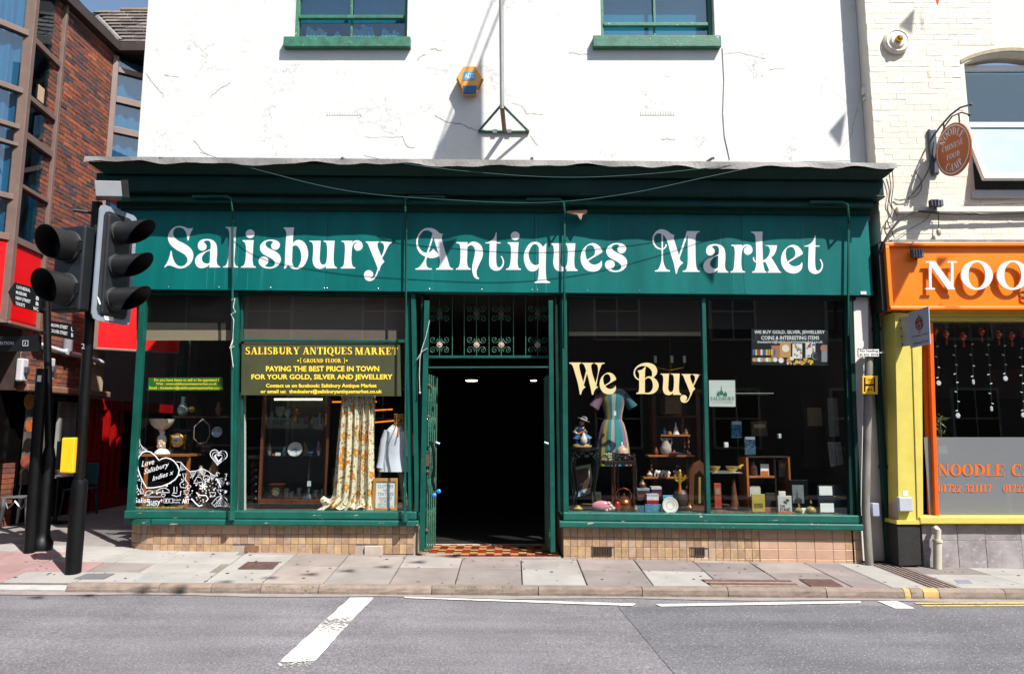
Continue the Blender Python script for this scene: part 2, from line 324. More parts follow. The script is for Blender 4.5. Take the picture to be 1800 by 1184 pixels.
def glyph(ch, ox, oy, s, Y, parent, m, name='letter', gx=0., gy=0., depth=.0015):
    """letter whose traced unit (gx, gy) falls on photo pixel (ox, oy); s pixels per unit"""
    mb = MB()
    for k, pc in enumerate(GL[ch]):
        loops = []
        for ct in pc.split('|'):
            l = []
            for (a, b) in contour(ct):
                q = P(ox + (a - gx) * s, oy + (b - gy) * s, Y); l.append((q.x, q.z))
            loops.append(l)
        mb.poly(loops, Y - depth - k * .0004, Y + .004)
    return mb.build(name, m, parent)
def text_raw(body, off=0., shear=0., sp=1.):
    c = bpy.data.curves.new('text', 'FONT'); c.body = body; c.offset = off; c.shear = shear; c.resolution_u = 2; c.space_character = sp
    o = bpy.data.objects.new('text', c); C.objects.link(o)
    dg = bpy.context.evaluated_depsgraph_get(); dg.update()
    me = bpy.data.meshes.new_from_object(o.evaluated_get(dg))
    vs = [tuple(v.co) for v in me.vertices]; fs = [tuple(p.vertices) for p in me.polygons]
    bpy.data.objects.remove(o); bpy.data.curves.remove(c); bpy.data.meshes.remove(me)
    return vs, fs
def fit(mb, vs, fs, x0, y0, x1, y1, Y, fn=None, skew=0.):
    """stretch a flat text mesh over a photo-pixel box on plane Y (or through fn(u, v)); skew drops the right end by that many pixels"""
    ax, bx = min(v[0] for v in vs), max(v[0] for v in vs); ay, by = min(v[1] for v in vs), max(v[1] for v in vs)
    out = []
    for v in vs:
        u, t = (v[0] - ax) / (bx - ax), (v[1] - ay) / (by - ay)
        out.append(fn(u, t) if fn else P(x0 + u * (x1 - x0), y1 + t * (y0 - y1) + skew * u, Y))
    mb.add(out, fs)
def text(mb, body, x0, y0, x1, y1, Y, off=.0, shear=0., fn=None, skew=0.):
    vs, fs = text_raw(body, off, shear)
    if vs: fit(mb, vs, fs, x0, y0, x1, y1, Y, fn, skew)
ST, SF = .2, .05
def _rect(a, b, c, d): return [(a, b), (c, b), (c, d), (a, d)]
def _stem(x, w=ST, top=1, bot=1, y0=0, y1=1, e=.09):
    o = [_rect(x, y0, x + w, y1)]
    if top: o.append([(x - e, y1 - SF), (x + w + e, y1 - SF), (x + w + e, y1), (x - e, y1)])
    if bot: o.append(_rect(x - e, y0, x + w + e, y0 + SF))
    return o
def _diag(x0, y0, x1, y1, w): return [[(x0, y0), (x0 + w, y0), (x1 + w, y1), (x1, y1)] if y0 < y1 else [(x1, y1), (x1 + w, y1), (x0 + w, y0), (x0, y0)]]
def _ring(cx, cy, rx, ry, tx, ty, a0, a1, n=10):
    o = []
    for i in range(n):
        t0, t1 = R(a0 + (a1 - a0) * i / n), R(a0 + (a1 - a0) * (i + 1) / n)
        q = [(cx + rx * math.cos(t0), cy + ry * math.sin(t0)), (cx + rx * math.cos(t1), cy + ry * math.sin(t1)),
             (cx + (rx - tx) * math.cos(t1), cy + (ry - ty) * math.sin(t1)), (cx + (rx - tx) * math.cos(t0), cy + (ry - ty) * math.sin(t0))]
        o.append(q)
    return o
def roman(ch):
    r, st, dg, ri = _rect, _stem, _diag, _ring
    if ch == 'A': return dg(.1, 0, .38, 1, .07) + dg(.36, 1, .62, 0, .2) + [r(.2, .3, .6, .36), r(0, 0, .27, SF), r(.52, 0, .92, SF)], .9
    if ch == 'B': return st(.09) + ri(.32, .755, .28, .245, .18, .05, -90, 90) + ri(.32, .265, .36, .265, .2, .05, -90, 90) + [r(.2, .95, .33, 1), r(.2, .49, .33, .53), r(.2, 0, .33, .05)], .76
    if ch == 'C': return ri(.42, .5, .4, .52, .2, .06, 50, 310, 16) + [r(.64, .66, .69, 1)], .78
    if ch == 'D': return st(.09) + ri(.3, .5, .5, .5, .21, .05, -90, 90, 14) + [r(.2, .95, .31, 1), r(.2, 0, .31, .05)], .88
    if ch == 'E': return st(.09) + [r(.2, .95, .66, 1), r(.2, .48, .5, .53), r(.2, 0, .68, .05), r(.61, .74, .66, .96), r(.63, .04, .68, .28), r(.46, .38, .5, .63)], .76
    if ch == 'F': return st(.09) + [r(.2, .95, .66, 1), r(.2, .48, .5, .53), r(.61, .74, .66, .96), r(.46, .38, .5, .63)], .7
    if ch == 'G': return ri(.44, .5, .42, .52, .2, .06, 50, 360, 18) + [r(.66, .05, .86, .42), r(.55, .4, .92, .45), r(.68, .66, .73, 1)], .94
    if ch == 'H': return st(.09) + st(.6) + [r(.25, .47, .62, .53)], .92
    if ch == 'I': return st(.1), .42
    if ch == 'K': return st(.09) + dg(.26, .42, .6, 1, .07) + dg(.36, .6, .62, 0, .2) + [r(.5, .95, .82, 1), r(.5, 0, .9, SF)], .9
    if ch == 'L': return st(.09) + [r(.2, 0, .66, .05), r(.61, .04, .66, .3)], .72
    if ch == 'M': return st(.1, .07) + st(.78) + dg(.1, 1, .46, 0, .2) + dg(.5, 0, .84, 1, .07), 1.1
    if ch == 'N': return st(.1, .07) + st(.68, .07, 1, 0) + dg(.06, 1, .6, 0, .2), .92
    if ch == 'O': return ri(.44, .5, .43, .52, .2, .06, 0, 360, 22), .9
    if ch == 'P': return st(.09) + ri(.32, .73, .34, .27, .2, .05, -90, 90) + [r(.2, .95, .33, 1), r(.2, .46, .33, .51)], .72
    if ch == 'Q': return ri(.44, .5, .43, .52, .2, .06, 0, 360, 22) + [[(.4, .0), (.58, .02), (.95, -.2), (.7, -.22)]], .92
    if ch == 'R': return st(.09) + ri(.32, .74, .32, .26, .2, .05, -90, 90) + dg(.34, .5, .62, 0, .21) + [r(.2, .95, .33, 1), r(.2, .48, .4, .53), r(.62, 0, .92, SF)], .9
    if ch == 'S': return ri(.33, .74, .28, .28, .17, .06, 40, 260) + ri(.33, .27, .3, .29, .19, .06, -140, 90) + [r(.5, .74, .55, 1), r(.06, 0, .11, .28), [(.18, .5), (.2, .62), (.52, .46), (.5, .36)]], .66
    if ch == 'T': return st(.28, ST, 0, 1) + [r(.02, .95, .74, 1), r(.02, .72, .07, .96), r(.69, .72, .74, .96)], .76
    if ch == 'U': return st(.09, ST, 1, 0, .3) + st(.68, .07, 1, 0, .3) + ri(.42, .32, .33, .34, .2, .07, 180, 360), .86
    if ch == 'Y': return dg(.04, 1, .32, .45, .2) + dg(.42, .45, .68, 1, .07) + st(.34, ST, 0, 1, 0, .5) + [r(0, .95, .36, 1), r(.56, .95, .88, 1)], .84
    if ch == '0': return ri(.32, .5, .3, .52, .17, .05, 0, 360, 18), .64
    if ch == '1': return st(.2, .18, 0, 1) + [[(.06, .84), (.2, .9), (.36, 1), (.2, 1)]], .56
    if ch == '2': return ri(.3, .72, .28, .29, .18, .05, -20, 175) + [[(.04, .05), (.2, .05), (.56, .62), (.38, .62)], r(.04, 0, .58, .15)], .62
    if ch == '3': return ri(.28, .75, .26, .26, .17, .05, -90, 170) + ri(.28, .27, .3, .28, .19, .05, -165, 90), .62
    if ch == '7': return [r(.04, .84, .58, 1), [(.16, 0), (.34, 0), (.58, .86), (.46, .86)]], .6
    if ch == '.': return ri(.14, .1, .1, .1, .09, .09, 0, 360, 8), .28
    if ch == '{': return [r(.18, .0, .24, .45), r(.1, .45, .2, .55), r(.18, .55, .24, 1), r(.22, .94, .34, 1), r(.22, 0, .34, .06)], .4
    if ch == '}': return [r(.12, .0, .18, .45), r(.16, .45, .26, .55), r(.12, .55, .18, 1), r(.02, .94, .14, 1), r(.02, 0, .14, .06)], .4
    return [], .4
def serif_raw(body, track=.06):
    vs, fs, x = [], [], 0; lays = []
    for ch in body:
        pcs, adv = roman(ch)
        for k, p in enumerate(pcs):
            o = len(vs); vs += [(x + a, b, k) for a, b in p]; fs.append(tuple(range(o, o + len(p))))
        x += adv + track
    return vs, fs
def serif(mb, body, x0, y0, x1, y1, Y, fn=None, skew=0., depth=0.):
    """serif capitals: every stroke lies a fraction of a millimetre before the last one"""
    vs, fs = serif_raw(body); ax, bx = min(v[0] for v in vs), max(v[0] for v in vs)
    out = []
    for v in vs:
        u, t = (v[0] - ax) / (bx - ax), v[1]
        p = fn(u, t) if fn else P(x0 + u * (x1 - x0), y1 + t * (y0 - y1) + skew * u, Y)
        out.append(Vector((p[0], p[1] - v[2] * .00025, p[2])))
    fo = []
    for f in fs:                                       # turn every stroke to the street
        a, b, c = out[f[0]], out[f[1]], out[f[2]]
        fo.append(f if (b - a).cross(c - a).y < 0 else f[::-1])
    if not depth: mb.add(out, fo); return
    for f in fo:
        a = [out[i] for i in f]; b = [p + Vector((0, depth, 0)) for p in a]; n = len(a)
        mb.add(a + b, [tuple(range(n)), tuple(range(n, 2 * n))[::-1]] + [(i, i + n, (i + 1) % n + n, (i + 1) % n) for i in range(n)])
# ------------------------------------------------------------------ ground
def asphalt(name, base, chip):
    m = mat(name, base, .85, .16, 1.3, .004, 120, chips=(chip, .71, 75))
    n = m.node_tree.nodes; L = m.node_tree.links; b = n['Principled BSDF']; src = b.inputs['Base Color'].links[0].from_socket
    tc = n.new('ShaderNodeTexCoord'); nz = n.new('ShaderNodeTexNoise'); nz.inputs['Scale'].default_value = 55; nz.inputs['Detail'].default_value = 4
    L.new(tc.outputs['Object'], nz.inputs['Vector'])
    mr = n.new('ShaderNodeMapRange'); mr.inputs['From Min'].default_value = .3; mr.inputs['From Max'].default_value = .72; mr.inputs['To Min'].default_value = .6; mr.inputs['To Max'].default_value = 1.4
    L.new(nz.outputs['Fac'], mr.inputs['Value']); s = n.new('ShaderNodeVectorMath'); s.operation = 'SCALE'; L.new(src, s.inputs[0]); L.new(mr.outputs[0], s.inputs['Scale'])
    mp = n.new('ShaderNodeMapping'); mp.inputs['Scale'].default_value = (.25, 2.2, 1); n2 = n.new('ShaderNodeTexNoise'); n2.inputs['Scale'].default_value = 1.2; n2.inputs['Detail'].default_value = 7
    L.new(tc.outputs['Object'], mp.inputs[0]); L.new(mp.outputs[0], n2.inputs['Vector'])      # tyre polish and dust along the road
    m2 = n.new('ShaderNodeMapRange'); m2.inputs['From Min'].default_value = .3; m2.inputs['From Max'].default_value = .7; m2.inputs['To Min'].default_value = .8; m2.inputs['To Max'].default_value = 1.2
    L.new(n2.outputs['Fac'], m2.inputs['Value']); s2 = n.new('ShaderNodeVectorMath'); s2.operation = 'SCALE'; L.new(s.outputs[0], s2.inputs[0]); L.new(m2.outputs[0], s2.inputs['Scale'])
    vo = n.new('ShaderNodeTexVoronoi'); vo.inputs['Scale'].default_value = 46; L.new(tc.outputs['Object'], vo.inputs['Vector'])
    lt = n.new('ShaderNodeMath'); lt.operation = 'LESS_THAN'; lt.inputs[1].default_value = .24; L.new(vo.outputs['Distance'], lt.inputs[0])
    sx = n.new('ShaderNodeSeparateColor'); L.new(vo.outputs['Color'], sx.inputs[0]); gt = n.new('ShaderNodeMath'); gt.operation = 'GREATER_THAN'; gt.inputs[1].default_value = .8; L.new(sx.outputs[0], gt.inputs[0])
    mu = n.new('ShaderNodeMath'); mu.operation = 'MULTIPLY'; L.new(lt.outputs[0], mu.inputs[0]); L.new(gt.outputs[0], mu.inputs[1])
    mx = n.new('ShaderNodeMix'); mx.data_type = 'RGBA'; L.new(mu.outputs[0], mx.inputs['Factor']); L.new(s2.outputs[0], mx.inputs['A']); mx.inputs['B'].default_value = (*lin(chip), 1)
    L.new(mx.outputs['Result'], b.inputs['Base Color']); return m
ASPH = asphalt('asphalt', '656367', '98948f'); ASPH2 = asphalt('new_asphalt', '5b5a5f', '9c9b9c')
SLABS = mat('paving_stone', '7b716d', .85, .2, 2.2, .002, 90, rnd=.12, chips=('5c5451', .73, 9), huevar=['817873', '736b68', '847e79'])
SLABL = mat('pale_paving_stone', '8c8985', .85, .16, 2.2, .0015, 90, rnd=.05, chips=('6f6a66', .74, 9))
SLABP = mat('pink_paving_stone', '8a6e6d', .85, .2, 3, .002, 90, rnd=.1)
KERBM = mat('kerb_stone', '776a61', .85, .25, 7, .006, 25, rnd=.1)
JOINT = mat('joint_sand', '6a625a', .95, .3, 8, .004, 60, chips=('4f5a30', .66, 5))
mb = MB(); mb.box(-120, 120, -60, 160, -1.3, -.6); g = mb.build('ground', JOINT); g['kind'] = 'structure'
def sheet(name, m, quadpx, lift, road=True, kind='structure', n=1):
    mb = MB(); pts = []
    for a, b in quadpx:
        p = G(a, b, None, road); p.z += lift; pts.append(p)
    mb.add(pts, [tuple(range(len(pts)))]); o = mb.build(name, m); o['kind'] = kind
    return o
mb = MB(); xs = [-40, -9, 9, 40]
for i in range(3):
    a, b = xs[i], xs[i + 1]
    mb.hexa([(a, -7.9, -.7), (b, -7.9, -.7), (b, YK - .02, -.7), (a, YK - .02, -.7)], [(a, -7.9, rz(a)), (b, -7.9, rz(b)), (b, YK - .02, rz(b)), (a, YK - .02, rz(a))])
road = mb.build('road', ASPH); road['kind'] = 'structure'
mb = MB(); mb.box(-40, 40, -15, -7.95, -.7, -.05); o = mb.build('far_pavement', mat('dark_paving', '3c3a39', .9, .2, 3)); o['kind'] = 'structure'
sheet('road_patch', ASPH2, [(1087, 1067), (1800, 1062), (2300, 1062), (2300, 1320), (1290, 1320), (1185, 1184)], .004)
DUST = mat('gutter_dust', '807a76', .95, .2, 6, .002, 120)
mb = MB()
for i in range(24):
    a, b = -8 + i * .66, -8 + (i + 1) * .66
    wa, wb = .07 + .04 * math.sin(i * 1.7) + .02, .07 + .04 * math.sin((i + 1) * 1.7) + .02
    mb.add([(a, YK - .13 - wa, rz(a) + .0065), (b, YK - .13 - wb, rz(b) + .0065), (b, YK - .1, rz(b) + .0065), (a, YK - .1, rz(a) + .0065)], [(0, 1, 2, 3)])
o = mb.build('gutter_dust', DUST); o['kind'] = 'structure'
def paint(name, col, thr):
    m = mat(name, col, .7, .08, 4, .001, 90, chips=('5c5a5e', thr, 26)); n = m.node_tree.nodes; L = m.node_tree.links
    return m
PAINTW = paint('road_paint_white', 'c9c7c0', .64); PAINTY = paint('road_paint_yellow', 'b09a66', .58)
def marking(quadpx, m, lab):
    return sheet('road_marking', m, quadpx, .009)
mb = MB(); rnd = random.Random(5)                       # broad stop line, edges broken up by wear
L0, L1 = [], []
N = 26
for i in range(N + 1):
    t = i / N; y = 1051 + t * 150; xl = 615 - 115 * (y - 1051) / 105; xr = 656 - 97 * (y - 1051) / 105
    L0.append(G(xl + rnd.uniform(-1.2, 1.2), y, None, True)); L1.append(G(xr + rnd.uniform(-1.2, 1.2), y, None, True))
vs = [(p.x, p.y, p.z + .009) for p in L0 + L1]
mb.add(vs, [(i, i + 1, N + 2 + i, N + 1 + i) for i in range(N)])
stopm = mat('worn_road_paint', 'cdcbc4', .7, .06, 4, .001, 90)
n = stopm.node_tree.nodes; Lk = stopm.node_tree.links; b_ = n['Principled BSDF']; src = b_.inputs['Base Color'].links[0].from_socket
tc = n.new('ShaderNodeTexCoord'); sp_ = n.new('ShaderNodeSeparateXYZ'); Lk.new(tc.outputs['Object'], sp_.inputs[0])
y1, y2 = G(570, 1094, None, True).y, G(520, 1172, None, True).y
cr = n.new('ShaderNodeValToRGB'); mr = n.new('ShaderNodeMapRange'); mr.inputs['From Min'].default_value = -4.2; mr.inputs['From Max'].default_value = -1.3; Lk.new(sp_.outputs['Y'], mr.inputs['Value']); Lk.new(mr.outputs[0], cr.inputs[0])
f_ = lambda y: (y + 4.2) / 2.9
els = [(f_(y2) - .06, .6), (f_(y2) + .1, 0), (f_(y1) - .15, 0), (f_(y1), .3), (f_(y1) + .12, 0)]
while len(cr.color_ramp.elements) < len(els): cr.color_ramp.elements.new(.5)
for e, (p, v) in zip(cr.color_ramp.elements, els): e.position = max(0, min(1, p)); e.color = (v, v, v, 1)
nz = n.new('ShaderNodeTexNoise'); nz.inputs['Scale'].default_value = 45; nz.inputs['Detail'].default_value = 6; Lk.new(tc.outputs['Object'], nz.inputs['Vector'])
nz2 = n.new('ShaderNodeTexNoise'); nz2.inputs['Scale'].default_value = 4; Lk.new(tc.outputs['Object'], nz2.inputs['Vector'])
a1 = n.new('ShaderNodeMath'); a1.operation = 'ADD'; Lk.new(cr.outputs[0], a1.inputs[0]); Lk.new(nz.outputs['Fac'], a1.inputs[1])
a2 = n.new('ShaderNodeMath'); a2.operation = 'MULTIPLY_ADD'; Lk.new(nz2.outputs['Fac'], a2.inputs[0]); a2.inputs[1].default_value = .35; Lk.new(a1.outputs[0], a2.inputs[2])
r3 = n.new('ShaderNodeMapRange'); r3.inputs['From Min'].default_value = .78; r3.inputs['From Max'].default_value = 1.0; Lk.new(a2.outputs[0], r3.inputs['Value'])
iv = n.new('ShaderNodeMath'); iv.operation = 'SUBTRACT'; iv.inputs[0].default_value = 1; Lk.new(r3.outputs[0], iv.inputs[1]); Lk.new(iv.outputs[0], b_.inputs['Alpha'])
o = mb.build('road_marking', stopm); o['kind'] = 'structure'
marking([(710, 1049.5), (1118, 1061.5), (1112, 1065.5), (712, 1051.5)], PAINTW, '')
marking([(1152, 1062.5), (1512, 1057), (1514, 1060.5), (1162, 1066.5)], PAINTW, '')
marking([(1543, 1057), (1577, 1057), (1608, 1070), (1574, 1070)], PAINTW, '')
marking([(1606, 1059.5), (1900, 1059), (1900, 1061.3), (1612, 1062)], PAINTY, '')
marking([(1618, 1064), (1900, 1062.8), (1900, 1065.4), (1624, 1066.5)], PAINTY, '')
# pavement: bed, then one slab after another
pave = thing('pavement', 'x', 'x', (0, 0, 0)); del pave['label']; del pave['category']; pave['kind'] = 'structure'
mb = MB()
for a, b in ((-12, -9), (-9, -4.7), (-4.7, 9), (9, 14)):
    if b <= -4.7:
        mb.hexa([(a, YK, -.7), (b, YK, -.7), (b, 9, -.7), (a, 9, -.7)], [(a, YK + .0, gz(a, YK) - .012), (b, YK, gz(b, YK) - .012), (b, 9, gz(b, 0) - .012), (a, 9, gz(a, 0) - .012)])
    else:
        mb.hexa([(a, YK, -.7), (b, YK, -.7), (b, .2, -.7), (a, .2, -.7)], [(a, YK, gz(a, YK) - .012), (b, YK, gz(b, YK) - .012), (b, .2, gz(b, 0) - .012), (a, .2, gz(a, 0) - .012)])
mb.build('joint_bed', JOINT, pave)
def slab(x0, x1, y0, y1, m, dz=0., g_=.006, sk=0.):
    mb = MB(); q = [(x0 + g_, y0 + g_), (x1 - g_, y0 + g_), (x1 - g_ + sk, y1 - g_), (x0 + g_ + sk, y1 - g_)]
    t = random.uniform(-.003, .003)
    z = [gz(*p) + dz + random.uniform(-.0015, .0015) + t for p in q]
    b = .006; top = [(p[0] + (b if i in (0, 3) else -b), p[1] + (b if i < 2 else -b), z[i]) for i, p in enumerate(q)]
    mid = [(p[0], p[1], z[i] - b) for i, p in enumerate(q)]; bot = [(p[0], p[1], z[i] - .05) for i, p in enumerate(q)]
    mb.add(bot + mid + top, [(8, 9, 10, 11)] + [(i + k * 4, (i + 1) % 4 + k * 4, (i + 1) % 4 + 4 + k * 4, i + 4 + k * 4) for k in (0, 1) for i in range(4)])
    return mb.build('paving_slab', m, pave)
yb, ym, yf = -.13, -.62, YK + .0
fx = [G(x, 1030).x for x in (344, 450, 561, 680, 798, 918, 1033, 1150, 1270, 1385, 1496)]
pale_front = {(344, 450), (918, 1033)}; pxs = [344, 450, 561, 680, 798, 918, 1033, 1150, 1270, 1385, 1496]
for i in range(len(fx) - 1):
    a, b = fx[i], fx[i + 1]
    pal = pxs[i] in (344, 918)
    if pxs[i] in (1150,):
        c = a + .02; slab(a, b, yf, ym, SLABL)
    elif pxs[i] in (1270, 1385): slab(a, b, yf, ym - .08, SLABL if False else SLABS); slab(a, b, ym - .08, ym, SLABS)
    else: slab(a, b, yf, ym, SLABL if pal else SLABS)
    slab(a, b, ym, yb, SLABL if pxs[i] == 344 else SLABS)
    slab(a, b, yb, .12, SLABS)
x = fx[-1]; slab(x, x + .42, yf, .12, SLABS, 0)
xr0 = x + .42; slab(xr0, xr0 + .4, yf, .12, SLABL)
xr1 = xr0 + .4 + .34
for i, (a, b) in enumerate([(xr1, xr1 + .8), (xr1 + .8, xr1 + 1.7), (xr1 + 1.7, xr1 + 2.6), (xr1 + 2.6, xr1 + 3.6)]):
    slab(a, b, yf, ym, SLABL if i < 2 else SLABS); slab(a, b, ym, -.12, SLABS if i % 2 == 0 else SLABL)
mb = MB()                                              # ribbed drain strip running out to the kerb
mb.hexa([(xr0 + .41, YK, -.2), (xr1 - .01, YK, -.2), (xr1 - .01, .1, -.2), (xr0 + .41, .1, -.2)], [(p, q, gz(p, q) - .006) for p, q in ((xr0 + .41, YK), (xr1 - .01, YK), (xr1 - .01, .1), (xr0 + .41, .1))])
mb.build('drain_bed', JOINT, pave)
RIB = mat('drain_rib', '6e5f5a', .8, .2, 8, .002, 60)
for i in range(5):
    xx = xr0 + .44 + i * .066; mb = MB()
    mb.hexa([(xx, YK, -.15), (xx + .036, YK, -.15), (xx + .036, .05, -.15), (xx, .05, -.15)], [(p, q, gz(p, q) + .004) for p, q in ((xx, YK), (xx + .036, YK), (xx + .036, .05), (xx, .05))])
    mb.build('drain_rib', RIB, pave, bevel=.006)
# left apron and alley
for r_, (ya, yb_) in enumerate([(YK, -.95), (-.95, -.58), (-.58, -.2), (-.2, .15)]):
    x = fx[0] - (0 if r_ % 2 == 0 else .1)
    k = 0
    while x > -8.6:
        wd = .78 if k % 2 == 0 else .6
        m = SLABP if (x < -4.75 and r_ in (0, 1, 2)) and not (x > -5.2 and r_ == 0) else SLABL
        if x > -4.9 and r_ == 1 and k % 2: m = SLABS
        slab(x - wd, x, ya, yb_, m); x -= wd; k += 1
ALLEY = mat('alley_paving', '77716f', .85, .15, 3, .002, 80, rnd=.15)
for j in range(12):
    y0 = .15 + j * .62; x = -4.75 - (.3 if j % 2 else 0)
    if j % 2: slab(x, -4.75, y0, y0 + .62, ALLEY)
    while x > -7.6: slab(x - .6, x, y0, y0 + .62, ALLEY); x -= .6
# covers and gratings let into the pavement
IRON = mat('rusty_iron', '5a4640', .7, .35, 12, .003, 60)
def cover(quadpx, m, ribs, axis, lab, frame=None):
    t = thing('pavement_cover', lab, 'drain cover', G(*quadpx[0]), None)
    q = [G(*p) for p in quadpx]; mb = MB()
    mb.hexa([(p.x, p.y, p.z - .03) for p in q], [(p.x, p.y, p.z + .006) for p in q]); mb.build('plate', m, t)
    mb = MB()
    for i in range(ribs):
        a = (i + .25) / ribs; b = (i + .7) / ribs
        L_ = (lambda s, e: q[s].lerp(q[e], a)), (lambda s, e: q[s].lerp(q[e], b))
        if axis: c = [q[0].lerp(q[3], a), q[1].lerp(q[2], a), q[1].lerp(q[2], b), q[0].lerp(q[3], b)]
        else: c = [q[0].lerp(q[1], a), q[0].lerp(q[1], b), q[3].lerp(q[2], b), q[3].lerp(q[2], a)]
        mb.hexa([(p.x, p.y, p.z + .004) for p in c], [(p.x, p.y, p.z + .014) for p in c])
    if ribs: mb.build('rib', frame or m, t)
    return t
cover([(418, 1000), (479, 1000), (491, 988), (436, 988)], IRON, 6, True, 'small rusty ribbed iron cover in the pavement left of the doorway')
cover([(130, 1017), (183, 1017), (202, 1008), (153, 1008)], mat('grey_cover', '5e5d60', .8, .1, 6), 0, True, 'plain grey cover beside the foot of the traffic signal')
cover([(1250, 1029), (1405, 1030.5), (1385, 1019), (1232, 1018)], mat('gravel_infill', '8a7468', .9, .35, 30, .006, 60), 2, True, 'long metal framed inspection cover in the pavement before the right window', IRON)
cover([(1426, 1031), (1483, 1031.5), (1460, 1019), (1405, 1018.5)], mat('rust_infill', '84604c', .9, .4, 24, .006, 60), 8, True, 'short rust coloured inspection cover beside a long one', IRON)
cover([(1685, 1025), (1710, 1025), (1702, 1019), (1677, 1019)], mat('blue_cover', '6d7480', .8, .1, 6), 0, True, 'tiny blue grey cover in the pale slab before the restaurant')
# kerb
kerb = thing('kerb', 'x', 'x', (0, 0, 0)); del kerb['label']; del kerb['category']; kerb['kind'] = 'structure'
KY = mat('kerb_yellow_paint', 'a88d58', .8, .2, 6, .004, 40, chips=('7d6a63', .62, 9))
jt = [G(p, 1034).x for p in (94, 265, 360, 450, 554, 757, 947, 1130, 1280, 1451, 1596, 1757, 1960)]
def kstone(a, b, m, drop=0.):
    mb = MB(); g_ = .004; prof = [(YK - .10, -.3), (YK - .10, None), (YK - .075, 0), (YK, 0), (YK, -.3)]
    nseg = max(2, int((b - a) / .12)); rows = []
    for i in range(nseg + 1):
        x = a + g_ + (b - a - 2 * g_) * i / nseg; zt = gz(x, YK) + .004 - drop; j = random.uniform(-.004, .004); j2 = random.uniform(-.006, .006)
        rows.append([(x, YK - .105 + j2, rz(x) - .1), (x, YK - .108 + j2, rz(x) + .03 + j), (x, YK - .1 + j, zt - .026), (x, YK - .085, zt - .007), (x, YK - .06, zt + j * .3), (x, YK - .004, zt), (x, YK - .004, rz(x) - .1)])
    k = len(rows[0]); mb.add([p for r_ in rows for p in r_], [(i * k + j, (i + 1) * k + j, (i + 1) * k + j + 1, i * k + j + 1) for i in range(nseg) for j in range(k - 1)] + [tuple(range(k))[::-1], tuple(nseg * k + j for j in range(k))])
    return mb.build('kerb_stone', m, kerb)
for i in range(len(jt) - 1):
    if i == 9:
        kstone(jt[i], jt[i + 1] - .07, KERBM); kstone(jt[i + 1] - .07, jt[i + 1], KY); continue
    if i == 10:
        c = jt[i] + .13; d = c + .17; kstone(jt[i], c, KERBM); kstone(c, d, KY); kstone(d, jt[i + 1], KERBM); continue
    kstone(jt[i], jt[i + 1], KERBM)
DROPK = mat('dropped_kerb', '9a9795', .8, .12, 5, .003, 50)
x = jt[0]
for i in range(5): kstone(x - .9, x, DROPK, .03); x -= .9
# grass blades and weeds at the foot of the wall and along the kerb joint
WEED = mat('weed_leaf', '5f6b22', .8, .4, 20)
mb = MB(); rnd = random.Random(3)
def blades(px, py, n, h, sp):
    p = G(px, py)
    for _ in range(n):
        x, y = p.x + rnd.gauss(0, sp), p.y + rnd.gauss(0, .02); z = gz(x, y); a = rnd.uniform(0, 6.28); l = h * rnd.uniform(.4, 1)
        dx, dy = math.cos(a) * l * .6, math.sin(a) * l * .3; w_ = .004 + .1 * l * .5
        mb.add([(x - w_, y, z), (x + w_, y, z), (x + dx + w_ * .7, y + dy, z + l * .6), (x + dx * 1.5, y + dy * 1.5, z + l * .75)], [(0, 1, 2), (0, 2, 3)])
blades(1595, 990, 46, .09, .09); blades(1608, 992, 20, .06, .04); blades(1640, 996, 10, .05, .02)
for px in (475, 545, 800, 830, 892): blades(px, 1031.5, 16, .02, .06)
o = mb.build('weeds', WEED); o['kind'] = 'stuff'
mb = MB(); rnd = random.Random(44)                       # trodden chewing gum and oil drips
for _ in range(150):
    x, y = rnd.uniform(-6, 6), rnd.uniform(YK + .06, -.1); r_ = rnd.uniform(.008, .022); z = gz(x, y) + .0035
    mb.add([(x + r_ * math.cos(i * .785) * rnd.uniform(.8, 1.2), y + r_ * math.sin(i * .785), z) for i in range(8)], [tuple(range(8))])
o = mb.build('gum_spots', mat('gum', '57504d', .8, .3, 9)); o['kind'] = 'stuff'
